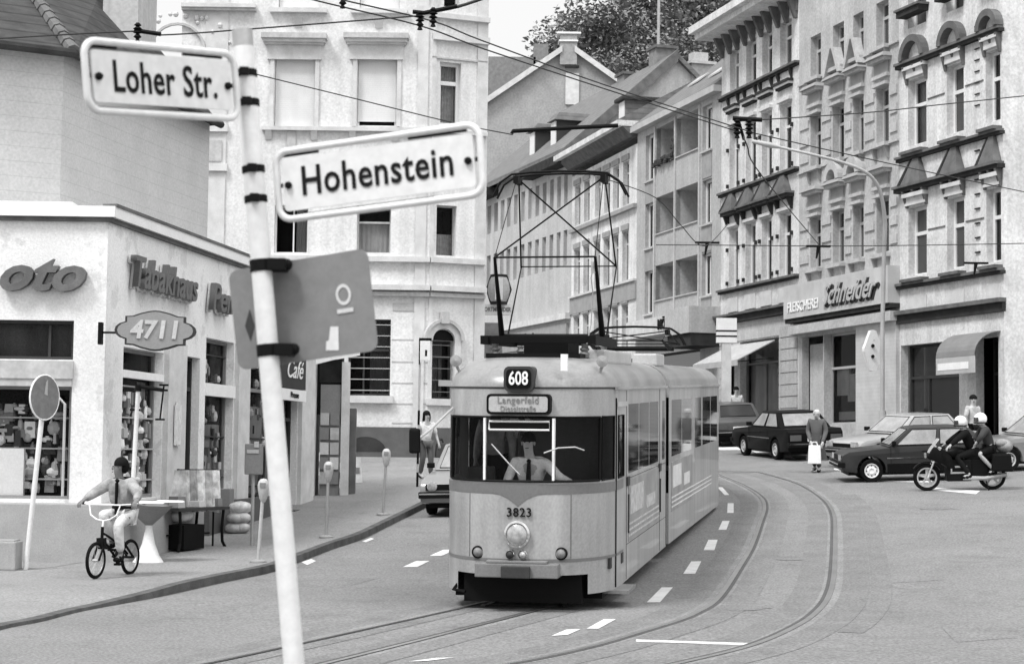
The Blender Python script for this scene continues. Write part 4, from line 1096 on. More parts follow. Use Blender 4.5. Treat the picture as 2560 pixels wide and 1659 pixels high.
fs = MB(); cor = V((pS[0], pS[1], 0))
f.box(fs, 0, f.L + .12, zf0 + .07, zf1, 0, .12); g_.box(fs, .0, g_.L + .02, zf0 + .07, zf1, 0, .12); fs.build('fascia_board', WPAINT, root)
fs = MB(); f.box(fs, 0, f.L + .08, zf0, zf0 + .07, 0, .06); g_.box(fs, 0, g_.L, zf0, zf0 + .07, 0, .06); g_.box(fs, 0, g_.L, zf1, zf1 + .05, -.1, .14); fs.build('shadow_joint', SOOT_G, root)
fs = MB(); f.box(fs, 0, f.L - .55, zf1, zf1 + .06, -.3, .1); fs.build('roof_edge', WPAINT, root)
rooms = MB()
f.window(root, up, rooms, rd=.12, transom=0, mull=.8, curtain=.95, cm=mat('dim_curtain', .10, n=.3, streak=.4), fm=DKGREY, fw=.05)
lw = f.window(root, lo, rooms, rd=.12, transom=0, mull=0, curtain=0, fm=MGREY, fw=.05, name='shop_window')
bd = MB(); f.box(bd, 0, lo[1] + .02, up[2] - .3, up[2] - .02, 0, .06); f.box(bd, 0, lo[1], lo[3], up[2] - .3, 0, .04); bd.build('window_band', LIGHT_R, root)
for r_, nm, tr_ in ((tA, 'shop_window', .83), (tB, 'door', .8), (tC, 'shop_window', .70), (tE, 'shop_window', .7), (tD, 'door', .8)):
    g_.window(root, r_, rooms, rd=.18, transom=tr_, mull=0, curtain=0, fm=MGREY if nm != 'door' else DKGREY, fw=.06, name=nm, gm=SHOPGL)
rooms.build('room', ROOM, root)
# goods on show
def goods(F_, r_, n_, seed, part, ms, o=-.75, hmax=1.0):
    random.seed(seed); wide = r_[1] - r_[0]
    for k, m_ in enumerate(ms):
        b = MB()
        for i in range(n_):
            a = r_[0] + .08 + (r_[1] - r_[0] - .3) * random.random(); z = r_[2] + .08 + (r_[3] - r_[2] - .4) * random.random() * hmax
            w_, h_ = .05 + .16 * random.random(), .05 + .24 * random.random()
            sh_ = random.random()
            if sh_ < .45: F_.box(b, a, a + w_, z, z + h_, o + .1 * random.random(), o + .2 + .1 * random.random(), .02 * random.random())
            elif sh_ < .75: b.lathe([(w_ * .4, 0), (w_ * .5, h_ * .3), (w_ * .42, h_ * .7), (w_ * .15, h_ * .85), (w_ * .18, h_)], F_.pt(a, o + .2, z), 8)
            else: b.ball(F_.pt(a, o + .2, z + h_ * .4), w_ * .6, w_ * .5, h_ * .45, 8, 5)
        for z in rng(r_[2] + .3, r_[2] + (r_[3] - r_[2]) * hmax, 3):
            F_.box(b, r_[0] + .03, r_[1] - .03, z - .012, z + .012, o - .1, o + .3) if k == 0 else None
        b.build(part, m_, root)
goods(fS, lo, 40, 3, 'window_display', (LGREY, MGREY, WPAINT, DKGREY))
b = MB(); f.box(b, lo[0], f.px(50, 1200)[0], lo[2] + .05, lo[2] + .78, -.3, -.2); b.build('white_display_board', WPAINT, root)
b = MB(); f.box(b, 0, lo[1] - .5, lo[2] + .5, lo[3] - .9, -.9, -.85); b.build('display_backdrop', MGREY, root)
b = MB(); q_ = f.px(162, 1090)[0]; zt = f.px(100, 987)[1]; b.tube([f.pt(q_ - .55, .05, zt), f.pt(q_ - .13, .05, zt), f.pt(q_, .05, zt - .14), f.pt(q_, .05, lo[2] + .05)], .022, 6); b.build('grille_rail', LGREY, root)
goods(g_, tA, 26, 5, 'window_display', (LGREY, WPAINT, LIGHT_R, MGREY), o=-.42, hmax=.75)
for F_r, sp in ((tA, ((.05, .40, .04, .34), (.46, .94, .03, .30), (.08, .48, .40, .66), (.54, .92, .36, .62), (.12, .3, .68, .8), (.7, .9, .66, .79))), (tC, ((.1, .9, .02, .25), (.3, .95, .3, .45), (.05, .3, .28, .5))), (tE, ((.1, .8, .05, .3), (.2, .9, .34, .6)))):
    for k, (x0, x1, z0, z1) in enumerate(sp):
        b = MB(); w_, h_ = F_r[1] - F_r[0], F_r[3] - F_r[2]
        g_.box(b, F_r[0] + x0 * w_, F_r[0] + x1 * w_, F_r[2] + z0 * h_, F_r[2] + z1 * h_, -.255, -.245); b.build('poster', (LGREY, STONE, mat('poster_%d' % k, .4, n=.45, ns=5))[k % 3], root)
    b = MB(); g_.box(b, F_r[0], F_r[1], F_r[2], F_r[3], -.85, -.82); b.build('display_backdrop', MGREY, root)
goods(g_, tC, 26, 6, 'window_display', (DKGREY, LGREY, MGREY), o=-.45, hmax=.9); goods(g_, tE, 16, 8, 'window_display', (DKGREY, LGREY, MGREY), o=-.45)
b = MB(); g_.box(b, tC[0] - .02, tC[1] + .02, tC[2] + (tC[3] - tC[2]) * .63, tC[2] + (tC[3] - tC[2]) * .71, -.1, .04); g_.box(b, tA[0], tA[1], tA[2] + (tA[3] - tA[2]) * .80, tA[2] + (tA[3] - tA[2]) * .85, -.1, .02); b.build('window_band', WPAINT, root)
b = MB(); g_.box(b, tA[1] + .02, tB[0] - .02, zb, tA[3] + .2, 0, .10); g_.box(b, tC[1] + .05, tE[0] - .1, zb, tC[3], 0, .10); g_.box(b, tE[1] + .1, tD[0] - .05, zb, tE[3], 0, .10); g_.box(b, tD[1] + .02, g_.L, zb, tE[3], 0, .10); b.build('pillar', STONE, root)
# projecting plinth with a rounded corner, steps further up
pl = MB(); zp = f.px(150, 1256)[1]
out = [V((fS.A.x - 3, fS.A.y, 0)) + fS.n * .45]
c0 = V((pS[0], pS[1], 0)); k1, k2 = c0 + fS.n * .45, c0 + fT.n * .5 + fT.t * .2
cc = c0 + fS.n * .45 + fS.t * .5
out += [k1 + fS.t * .1, k1 + fS.t * .36 + V((0, .06, 0)), k1 + fS.t * .50 + V((0, .2, 0)), k2 + fT.t * .3]
out += [fT.pt(tB[0] - .1, .5, 0), fT.pt(tB[0] - .1, 0, 0)]
out += [c0, V((fS.A.x - 3, fS.A.y, 0))]
pl.prism([p + V((0, 0, zb)) for p in out], (0, 0, zp - zb)); pl.build('plinth', PLINTH_L, root, bevel=.02)
pl = MB(); z_ = g_.px(560, 1248)[1]; g_.box(pl, tB[1] + .05, tE[1], zb, z_, 0, .22); z2 = g_.px(720, 1236)[1] ; g_.box(pl, tE[1], g_.L, zb, tD[2] + .15, 0, .45); pl.build('step', PLINTH, root)
# signs of the shop
s1 = thing('dark_script_letters', 'dark italic letters on the white front of the corner shop', 'sign', f.pt(4, 0, 4.6))
p = f.px(97, 688); put_text('oto', s1, frame_M(f.pt(p[0] + .02, .1, p[1]), f.t, V((0, 0, 1))), SOOT_G, size=.78, ext=.07, shear=.38, sx=1.18, bold=.022)
s2 = thing('raised_shop_lettering', 'row of raised dark letters with pale edges along the shop side wall', 'sign', g_.pt(2, 0, 4.2))
for txt, u, v, sz, sx in (('Tabakhaus', 394, 702, .70, 1.10), ('Pen', 536, 750, .70, 1.25)):
    p = g_.px(u, v); put_text(txt, s2, frame_M(g_.pt(p[0], .13, p[1]), g_.t, V((0, 0, 1))), mat('letter_grey', .13, .5), size=sz, ext=.05, sx=sx, shear=.2, bold=.012)
    bk = put_text(txt, s2, frame_M(g_.pt(p[0] + .05, .05, p[1] - .015), g_.t, V((0, 0, 1))), STONE, size=sz, ext=.02, sx=sx, shear=.2, bold=.035); bk.name = 'letter_backing'
s3 = thing('cartouche_sign', 'pale scalloped oval hanging sign with white numerals beside the shop corner', 'sign', P(270, 830, 28.6))
D3 = 28.2; px_ = FPX / D3
def cart(k):
    w_, h_ = .62 * k, .32 * k; pts_ = []
    prof = [(-1, 0), (-.97, .18), (-.88, .33), (-.74, .42), (-.74, .68), (-.56, .70), (-.36, .84), (-.12, .95), (0, .97)]
    up_ = prof + [(-x, y) for x, y in prof[-2::-1]]
    return [(x * w_, y * h_) for x, y in up_] + [(x * w_, -y * h_) for x, y in up_[-2:0:-1]]
cx = P(388, 826, D3); xa = V((.995, .09, -.0)); ya = V((0, 0, 1)); na = V((-.09, .995, 0))
b = MB(); b.prism([cx + xa * x + ya * y for x, y in cart(1.0)], na * .14); b.build('frame', DKGREY, s3)
b = MB(); b.prism([cx + xa * x + ya * y - na * .01 for x, y in cart(.93)], na * .16); b.build('face', mat('sign_face', .25, .4, n=.05), s3)
put_text('4711', s3, frame_M(cx - na * .02, xa, ya), mat('numeral_pale', .46, .4), size=.38, ext=.008, sx=1.0, bold=.012, shear=.12)
b = MB(); b.box(cx.x - .85, cx.x - .6, cx.y + .03, cx.y + .08, cx.z - .05, cx.z - .02); b.box(cx.x - .88, cx.x - .82, cx.y, cx.y + .12, cx.z - .22, cx.z + .12); b.build('bracket', BLACK, s3)
s4 = thing('dark_shop_sign', 'dark grey sign board with pale script over the last shop door', 'sign', g_.pt(g_.L, 0, 3))
a0, z1 = g_.px(704, 886, .2); a1, z0 = g_.px(764, 975, .2)
b = MB(); g_.box(b, a0, a1, z0, z1, .12, .2); b.build('board', DKGREY, s4)
put_text('Café', s4, frame_M(g_.pt((a0 + a1) / 2, .215, z1 - .28), g_.t, V((0, 0, 1))), WPAINT, size=.55, ext=.006, shear=.4, sx=1.3)
b = MB(); g_.box(b, a0, a1, z0 - .26, z0 - .02, .12, .22); b.build('light_box', WPAINT, s4)
put_text('Presse', s4, frame_M(g_.pt((a0 + a1) / 2, .235, z0 - .14), g_.t, V((0, 0, 1))), LETTER, size=.17, ext=.004, sx=1.5, bold=.003)
# ---------------------------------------------------------------- trees on the hill
def make_tree(seed, rx, rz, hgt, label, n=13000, ls=.20):
    rnd = random.Random(seed)
    root = thing('hill_tree', label, 'tree', (0, 0, 0), world=False, group='trees on the hill')
    t = MB(); t.tube([(0, 0, -6), (.1, 0, hgt * .3), (.15, .1, hgt * .55), (0, .1, hgt * .95)], .3, 8, r2=.06)
    lobes = []
    for i in range(13):
        a, b = rnd.random() * 6.28, rnd.random()
        r_ = rx * .72 * math.sqrt(rnd.random()); c = V((r_ * math.cos(a), r_ * math.sin(a), hgt * .62 + (b - .42) * rz * 1.5))
        lobes.append((c, rx * (.24 + .24 * rnd.random())))
        t.tube([(0, 0, hgt * (.25 + .3 * b)), tuple(c * .5 + V((0, 0, hgt * .22))), tuple(c)], .10, 5, r2=.02)
    t.build('trunk', BARK, root)
    cr = MB()
    for i in range(n):
        c, r_ = lobes[rnd.randrange(len(lobes))]
        d = V((rnd.gauss(0, 1), rnd.gauss(0, 1), rnd.gauss(0, 1))).normalized() * (r_ * (rnd.random() ** .45) * (1.12 if rnd.random() < .9 else 1.4))
        p = c + d; s = ls * (.5 + rnd.random())
        x = V((rnd.gauss(0, 1), rnd.gauss(0, 1), rnd.gauss(0, .6))).normalized(); y = x.cross(V((rnd.gauss(0, .5), rnd.gauss(0, .5), 1))).normalized()
        cr.quad(p - x * s, p + y * s * .55, p + x * s, p - y * s * .55)
    cr.build('crown', LEAF, root)
    return root
protos = [make_tree(3, 5.2, 4.8, 13, ''), make_tree(8, 6.0, 5.2, 14, ''), make_tree(21, 4.6, 5.5, 15, '')]
spots = [(1330, 175, 150, .55, 0), (1400, 95, 152, .75, 2), (1480, 40, 150, 1.05, 0), (1565, -30, 155, 1.2, 1), (1660, -40, 152, 1.15, 0), (1760, -50, 156, 1.2, 2), (1850, -20, 153, 1.05, 1),
         (1445, 150, 140, .7, 1), (1540, 110, 142, .85, 2), (1625, 120, 140, .8, 0), (1715, 100, 142, .9, 1), (1800, 110, 140, .9, 0), (1880, 90, 141, .9, 2), (1385, 190, 139, .5, 0)]
tl_ = ['small ragged tree at the left end of the hilltop, beside the bright sky', 'rounded tree on the hill sloping down towards the bright sky', 'tall leafy tree on the hilltop above the gable house chimney', 'broad dark tree on the hilltop left of the thin mast', 'broad leafy tree on the hilltop directly right of the thin mast', 'tall tree on the hilltop above the stubby pale chimney', 'tall tree on the hilltop beside the white house eaves',
       'low tree right behind the gable house chimney', 'mid height tree on the slope between the gable house and the thin mast', 'mid height tree on the slope just behind the thin mast', 'bushy tree on the slope above the dark roof verge', 'bushy tree on the slope behind the stubby pale chimney', 'bushy tree on the slope behind the white house eaves', 'lowest small tree behind the left roof of the gable house']
used = set()
for (u, v, d, s, k), lb in zip(spots, tl_):
    p = P(u, v, d); o = protos[k]
    if k in used: o = copytree(o)
    used.add(k)
    h_ = [13, 14, 15][k] * 1.02
    o.location = (p.x, p.y, p.z - h_ * s); o.scale = (s, s, s); o.rotation_euler = (0, 0, random.random() * 6.28)
    o['label'] = lb

# ---------------------------------------------------------------- the tram
T0 = T0 + V((.035, 0, 0))
zt0 = gz(T0.x, T0.y)
tz = V((-TD.x * .04, -TD.y * .04, 1)).normalized(); ty = V((TD.x, TD.y, .04)).normalized()
TM = Matrix.Identity(4)
for i in range(3): TM[i][0], TM[i][1], TM[i][2], TM[i][3] = TX[i] * .965, ty[i], tz[i], (T0.x, T0.y, zt0)[i]
CREAM = mat('tram_paint', .385, .36, .5, n=.06, ns=1.5, streak=.26, dirt=.20, coat=.25, grain=.08, gs=34)
ROOFT = mat('tram_roof', .30, .28, .5, n=.12, ns=1.2, dirt=.35, patch=.15)
BELT = mat('tram_belt', .15, .4, n=.06)
AD = mat('advert_grey', .27, .5, n=.18, ns=2.5, streak=.1)
TGL = mat('tram_glass', .02, .04, .5, n=.05, trans=.965)
tram = thing('tram', 'pale articulated tram on route 608 rounding the curve, raised pantograph on its roof', 'tram', None, world=False, M=TM)
NE = 2.35
def nose(phi, sgn):
    return (sgn * 1.1 * math.sin(phi) ** (2 / NE), 1.3 * (1 - max(0, math.cos(phi)) ** (2 / NE)))
def phi_x(x): return math.asin((x / 1.1) ** (NE / 2))
def phi_y(y): return math.acos((1 - y / 1.3) ** (NE / 2))
# right half: (kind, list of points); kinds: glass1 centre, glass2 flank, body, door
sidew = [(2.15, 3.30), (3.36, 4.55), (4.61, 5.80)]
def half(sgn):
    cells = []
    def arc(p0, p1, n, kind):
        for i in range(n): cells.append((nose(p0 + (p1 - p0) * i / n, sgn), nose(p0 + (p1 - p0) * (i + 1) / n, sgn), kind))
    arc(1e-4, phi_x(.43), 4, 'G'); arc(phi_x(.43), phi_x(.94), 7, 'G')
    arc(phi_x(.94), phi_y(.56), 1, 'B'); arc(phi_y(.56), phi_y(.90), 3, 'D'); arc(phi_y(.90), phi_y(1.13), 2, 'B'); arc(phi_y(1.13), math.pi / 2, 2, 'D')
    def st(y0, y1, k): cells.append(((sgn * 1.1, y0), (sgn * 1.1, y1), k))
    st(1.3, 1.62, 'D'); y = 1.62
    for a, b in sidew: st(y, a, 'B'); st(a, b, 'W'); y = b
    st(y, 6.35, 'B'); st(6.35, 6.75, 'W'); st(6.75, 6.95, 'B')
    return cells
def rake(p, z): return (p[0], p[1] + (max(0, z - 1.5) * .10 if p[1] < 1.3 else 0) * max(0, 1 - p[1] / 1.3), z)
body, belt, line_ = MB(), MB(), MB()
glass = {'windscreen': MB(), 'door_window': MB(), 'side_window': MB()}
def column(c, mbody):
    a, b, k = c
    rows_ = [(.44 if (abs(a[0]) < .80 and a[1] < .6) else .20, .62), (.62, 1.40), (1.40, 1.56)]
    top = {'G': 2.32, 'D': 2.33, 'W': 2.46, 'B': 1.56}[k]
    lo_ = 1.56 if k != 'D' else 1.50
    for z0, z1 in rows_: mbody.quad(rake(a, z0), rake(b, z0), rake(b, z1), rake(a, z1))
    if k == 'B': mbody.quad(rake(a, 1.56), rake(b, 1.56), rake(b, 2.67), rake(a, 2.67))
    else:
        g_ = glass[{'G': 'windscreen', 'D': 'door_window', 'W': 'side_window'}[k]]
        g_.quad(rake(a, 1.56), rake(b, 1.56), rake(b, top), rake(a, top))
        mbody.quad(rake(a, top), rake(b, top), rake(b, 2.67), rake(a, 2.67))
cells = half(1) + half(-1)
for c in cells: column(c, body)
outl = [c[1] for c in reversed(half(-1))] + [nose(1e-4, 1)] + [c[1] for c in half(1)]
def shell(outline, ylo, mb, nose_y=1.3):
    rings = []
    for i in range(7):
        t = math.pi / 2 * i / 6; z = 2.67 + .38 * math.sin(t); s = 1 - .50 * (1 - math.cos(t))
        rings.append([(x * s, (y + .12 * max(0, 1 - y / 1.3) + (nose_y - y) * (1 - s) * 1.3) if (y < nose_y and ylo == 0) else y, z) for x, y in outline])
    for r0, r1 in zip(rings, rings[1:]):
        for j in range(len(outline) - 1): mb.quad(r0[j], r0[j + 1], r1[j + 1], r1[j])
    mb.add(rings[-1], [list(range(len(outline)))])
rf = MB(); shell(outl, 0, rf); rfo = rf.build('roof', ROOFT, tram, smooth=True)
body.build('body', CREAM, tram, smooth=True)
wso = None
for nm, g_ in glass.items():
    o = g_.build(nm, DIMGL if nm == 'side_window' else TGL, tram, smooth=True)
    if nm == 'windscreen': wso = o
def push(p, d=.006):
    q_ = V((p[0] * 1.1, (p[1] - 1.3) if p[1] < 1.3 else 0, 0)); q_ = q_.normalized() * d if q_.length > 0 else q_
    return (p[0] + q_.x, p[1] + q_.y)
for c in cells:
    a, b = push(c[0]), push(c[1])
    if max(a[1], b[1]) < 2.0: belt.quad(rake(a, 1.41), rake(b, 1.41), rake(b, 1.525), rake(a, 1.525))
    if max(a[1], b[1]) < 2.0: line_.quad(rake(a, .60), rake(b, .60), rake(b, .635), rake(a, .635))
ch = [(-.36, 1.412), (-.22, 1.395), (-.1, 1.34), (0, 1.26), (.1, 1.34), (.22, 1.395), (.36, 1.412)]
for (x0, z0), (x1, z1) in zip(ch, ch[1:]):
    pa_, pb_ = nose(phi_x(abs(x0)) if x0 else 1e-4, 1 if x0 > 0 else -1), nose(phi_x(abs(x1)) if x1 else 1e-4, 1 if x1 > 0 else -1)
    pa_, pb_ = push(pa_), push(pb_)
    belt.quad((pa_[0], pa_[1], z0), (pb_[0], pb_[1], z1), (pb_[0], pb_[1], 1.412), (pa_[0], pa_[1], 1.412))
belt.build('colour_belt', BELT, tram); line_.build('trim_line', BELT, tram)
# rubber seals and bright bars of the windscreen
fr = MB()
wp = [c[1] for c in reversed(half(-1)) if c[2] == 'G'] + [nose(1e-4, 1)] + [c[1] for c in half(1) if c[2] == 'G']
wp = [push(p, .008) for p in wp]
for z in (1.56, 2.32): fr.tube([rake(p, z) for p in wp], .016, 6)
for p in (wp[0], wp[-1]): fr.tube([rake(p, 1.56), rake(p, 2.32)], .02, 6)
fr.tube([rake(push(nose(phi_y(.99), 1), .004), .22), rake(push(nose(phi_y(.99), 1), .004), 2.55)], .013, 6)
for y0, y1 in ((.56, .90), (1.13, 1.62)):
    pp = [push(nose(phi_y(min(y, 1.2999)), 1) if y < 1.3 else (1.1, y), .004) for y in (y0, y1)]
    fr.tube([rake(pp[0], 1.56), rake(pp[1], 1.56), rake(pp[1], 2.33), rake(pp[0], 2.33), rake(pp[0], 1.56)], .014, 6)
fr.build('window_seal', BLACK, tram)
fr = MB()
for s in (-1, 1):
    p = push(nose(phi_x(.43), s), .012); fr.box(p[0] - .014, p[0] + .014, p[1] - .01, p[1] + .09, 1.57, 2.31)
pz = [(-.38, 2.17), (.38, 2.17), (.38, 2.27), (-.38, 2.27), (-.38, 2.17)]
fr.tube([(x, .055 + .02, z) for x, z in pz], .014, 6)
fr.build('windscreen_bar', WPAINT, wso)
fr = MB(); fr.box(-.36, .36, .065, .09, 2.185, 2.255); fr.build('top_light', BLACK, wso)
for pts_ in ([(-.33, .0, 2.00), (-.12, .0, 1.78), (.02, .02, 1.64)], [(.33, -.01, 1.90), (.50, .03, 1.96), (.70, .12, 1.97), (.80, .2, 1.93)]):
    wpr = MB(); wpr.tube([(x, y - .02, z) for x, y, z in pts_], .009, 5); wo = wpr.build('wiper', LGREY, tram)
fr = MB(); fr.tube([rake(push(p, .004), 2.675) for p in outl if p[1] < 1.31], .012, 6); fr.build('roof_seam', DKGREY, rfo)
for sx_ in (.64, -.64):
    fr = MB(); p = push(nose(phi_x(.64), 1 if sx_ > 0 else -1), .001); fr.tube([rake(p, .64), rake(p, 1.40)], .0035, 4); fr.build('panel_seam', DKGREY, tram)
fr = MB()
for y in (1.95, 5.98, 6.9): fr.tube([(1.101, y, .22), (1.101, y, 2.64)], .005, 4)
for z in (.66, 1.5): fr.tube([(1.101, 2.0, z), (1.101, 6.9, z)], .004, 4)
fr.build('side_seam', DKGREY, tram)
# nose fittings
def disc(mb, x, z, r, d0, d1, y=None):
    yy = nose(phi_x(abs(x)) if abs(x) > 1e-3 else 1e-4, 1)[1] if y is None else y
    mb.lathe([(r, d0), (r, d1), (r * .7, d1 - .012), (0.0001, d1 - .02)], (x, yy, z), 20, 'y')
def lamp(name, x, z, r, m_ring, m_gl, out=.05):
    b = MB(); yy = nose(phi_x(abs(x)) if abs(x) > 1e-3 else 1e-4, 1)[1]
    b.lathe([(r * 1.18, .06), (r * 1.18, -out), (r, -out - .012), (r * .95, -out + .01)], (x, yy, z), 22, 'y'); o = b.build(name, m_ring, tram, smooth=True)
    b = MB(); b.lathe([(r * .97, -out + .012), (r * .8, -out - .01), (r * .4, -out - .028), (.0001, -out - .034)], (x, yy, z), 22, 'y'); b.build('lens', m_gl, o, smooth=True)
lamp('headlight', 0, .93, .138, CHROME, LAMPGL); lamp('small_light', -.085, .69, .05, CHROME, DKGREY); lamp('small_light', .075, .69, .05, CHROME, LAMPGL)
lamp('tail_light', -.52, .70, .065, BLACK, MGREY, .02); lamp('tail_light', .53, .70, .065, BLACK, MGREY, .02)
b = MB(); b.box(-.52, .52, -.10, .22, .42, .585); b.box(-.38, .38, -.09, .1, .585, .62); bo = b.build('bumper', mat('bumper_grey', .17, .5), tram, bevel=.012)
b = MB(); b.box(-.18, .18, -.16, -.10, .42, .56); b.build('coupler_cover', DKGREY, bo, bevel=.01)
put_text('3823', tram, frame_M((.02, -.012, 1.185), (1, 0, 0), (0, 0, 1)), LETTER, size=.15, ext=.006, bold=.002, space=1.1)
def plate_box(name, x0, x1, z0, z1, y, r, m_, depth=.1):
    b = MB(); pts_ = []
    for cx_, cz_, a0 in ((x1 - r, z1 - r, 0), (x0 + r, z1 - r, 90), (x0 + r, z0 + r, 180), (x1 - r, z0 + r, 270)):
        pts_ += [(cx_ + r * math.cos(R(a0 + k * 22.5)), y, cz_ + r * math.sin(R(a0 + k * 22.5))) for k in range(5)]
    b.prism(pts_, (0, depth, 0)); return b.build(name, m_, tram)
o = plate_box('route_number_box', -.19, .19, 2.63, 2.93, .02, .07, DKGREY, .35)
o2 = plate_box('number_face', -.155, .155, 2.665, 2.895, .008, .05, BLACK, .02); o2.parent = o
put_text('608', tram, frame_M((0, .0, 2.78), (1, 0, 0), (0, 0, 1)), WPAINT, size=.225, ext=.006, sx=.74, bold=.004).parent = o
o = plate_box('destination_box', -.40, .40, 2.355, 2.60, .00, .05, BLACK, .2)
o2 = plate_box('destination_blind', -.37, .37, 2.385, 2.57, -.008, .035, mat('blind_grey', .40, .4), .02); o2.parent = o
put_text('Langerfeld', tram, frame_M((0, -.014, 2.525), (1, 0, 0), (0, 0, 1)), MGREY, size=.12, ext=.003, space=1.05).parent = o
put_text('Dieselstraße', tram, frame_M((0, -.014, 2.425), (1, 0, 0), (0, 0, 1)), MGREY, size=.085, ext=.003, space=1.05).parent = o
b = MB(); b.box(.50, .585, .18, .24, 2.88, 3.08); b.build('route_flag', WPAINT, rfo)
for s in (-1, 1):
    b = MB(); b.tube([(s * .86, .75, 2.75), (s * .95, .72, 2.95)], .02, 6); b.lathe([(.02, .06), (.065, .02), (.075, -.06), (.0001, -.08)], (s * .95, .74, 3.0), 14, 'y'); b.build('indicator_lamp', mat('lamp_grey', .26, .4), tram, smooth=True)
b = MB(); b.tube([(-.95, .55, 2.42), (-1.15, .1, 2.15), (-1.32, -.1, 2.0)], .014, 6); ma = b.build('mirror_arm', LGREY, tram)
b = MB(); b.box(-1.36, -1.22, -.12, -.07, 1.88, 2.18); b.build('mirror', BLACK, ma, bevel=.03)
# door
b = MB(); b.box(1.10, 1.112, .62 + .4, 1.95, 2.44, 2.50); b.build('door_rail', LGREY, tram)
b = MB(); b.box(.96, 1.28, .80, 1.55, .16, .20); b.build('door_step', MGREY, tram)
for y in (1.5, .80):
    x_ = nose(phi_y(min(y, 1.2999)), 1)[0] if y < 1.3 else 1.1
    b = MB(); b.box(x_ - .02, x_ + .012, y - .09, y + .09, .47, .60); b.build('grille', DKGREY, tram)
# side panels of section one
def advert(y0, y1, par, sg=1.0):
    b = MB(); b.box(1.1, 1.108, y0, y1, .68, 1.47); o = b.build('advert_panel', AD, par)
    b = MB()
    for k in range(3): b.box(1.108, 1.113, y0, y1, .74 + k * .075, .765 + k * .075)
    w_ = y1 - y0
    b.box(1.108, 1.113, y0 + w_ * .05, y0 + w_ * .45, 1.02, 1.38); b.box(1.108, 1.113, y0 + w_ * .55, y0 + w_ * .85, .98, 1.15)
    b.build('advert_print', mat('advert_pale', .44, .5, n=.3, ns=9), o)
    return o
advert(2.15, 5.85, tram)
pf = MB()
for y in (2.05, 5.95): pf.tube([(1.12, y, .8), (1.12, y, 1.3)], .012, 6); pf.box(1.1, 1.125, y - .12, y + .12, 1.41, 1.525)
pf.build('hand_rail', DKGREY, tram)
gt = MB(); gt.box(1.085, 1.13, .9, 6.95, 2.655, 2.685); gt.build('rain_gutter', CREAM, tram)
# rear sections
def section(y0, y1, wins, M_):
    b, gl, r_, it = MB(M_), MB(M_), MB(M_), MB(M_)
    for s in (-1, 1):
        y = y0
        def st(a, c, k):
            x = s * 1.1
            b.quad((x, a, .2), (x, c, .2), (x, c, 1.56), (x, a, 1.56))
            if k:
                gl.quad((x, a, 1.56), (x, c, 1.56), (x, c, 2.46), (x, a, 2.46)); b.quad((x, a, 2.46), (x, c, 2.46), (x, c, 2.67), (x, a, 2.67))
            else: b.quad((x, a, 1.56), (x, c, 1.56), (x, c, 2.67), (x, a, 2.67))
        for a, c in wins: st(y, a, 0); st(a, c, 1); y = c
        st(y, y1, 0)
    for y in (y0, y1): b.quad((-1.1, y, .2), (1.1, y, .2), (1.1, y, 1.0), (-1.1, y, 1.0)); b.quad((-1.1, y, 2.5), (1.1, y, 2.5), (1.1, y, 2.67), (-1.1, y, 2.67))
    o = b.build('body', CREAM, tram); gl.build('side_window', DIMGL, o)
    shell([(1.1, y0), (1.1, y1)], y0, r_); 
    rr2 = MB(M_)
    for i in range(6):
        t0_, t1_ = math.pi / 2 * i / 6, math.pi / 2 * (i + 1) / 6
        for s in (-1, 1):
            x0, x1 = s * 1.1 * (1 - .5 * (1 - math.cos(t0_))), s * 1.1 * (1 - .5 * (1 - math.cos(t1_))); z0, z1 = 2.67 + .38 * math.sin(t0_), 2.67 + .38 * math.sin(t1_)
            rr2.quad((x0, y0, z0), (x0, y1, z0), (x1, y1, z1), (x1, y0, z1))
    rr2.quad((-.55, y0, 3.05), (.55, y0, 3.05), (.55, y1, 3.05), (-.55, y1, 3.05))
    for y in (y0, y1): rr2.add([(1.1 * s_ * (1 - .5 * (1 - math.cos(t_))), y, 2.67 + .38 * math.sin(t_)) for s_, t_ in [(1, math.pi / 2 * i / 6) for i in range(7)] + [(-1, math.pi / 2 * i / 6) for i in range(6, -1, -1)]], [list(range(14))])
    rr2.build('roof_panel', ROOFT, o, smooth=True)
    b = MB(M_); b.box(1.085, 1.13, y0, y1, 2.655, 2.685); b.build('rain_gutter', CREAM, o)
    b = MB(M_); b.box(-1.0, 1.0, y0, y1, .85, .9); b.box(-1.0, 1.0, y0 + .1, y1 - .1, 2.48, 2.5); b.build('floor', ROOM, o)
    return o
M2 = Matrix.Translation((0, 7.15, 0)) @ Matrix.Rotation(R(-.6), 4, 'Z') @ Matrix.Translation((0, -7.15, 0))
M3 = M2 @ Matrix.Translation((0, 16.9, 0)) @ Matrix.Rotation(R(17), 4, 'Z') @ Matrix.Translation((0, -16.9, 0))
o = section(7.35, 16.7, [(7.75, 9.3), (9.36, 11.0), (11.6, 12.8), (13.1, 14.7), (14.8, 16.3)], M2)
b = MB(M2); b.box(1.1, 1.108, 7.7, 11.1, .68, 1.47); ad2 = b.build('advert_panel', AD, o)
b = MB(M2)
for k in range(3): b.box(1.108, 1.113, 7.7, 14.9, .74 + k * .075, .765 + k * .075)
b.box(1.108, 1.113, 7.9, 9.2, 1.05, 1.4); b.box(1.108, 1.113, 9.6, 10.6, 1.0, 1.2); b.build('advert_stripe', STONE, o)
section(17.1, 23.9, [(17.6, 19.6), (19.8, 21.6), (21.8, 23.4)], M3)
for ya, M_ in ((6.95, Matrix.Identity(4)), (16.7, M2)):
    b = MB(M_)
    for k in range(5):
        y = ya + .04 + k * .08; b.box(-1.03, 1.03, y, y + .05, .5, 2.66); b.box(-.8, .8, y, y + .05, 2.66, 2.95)
    b.build('bellows', DKGREY, tram)
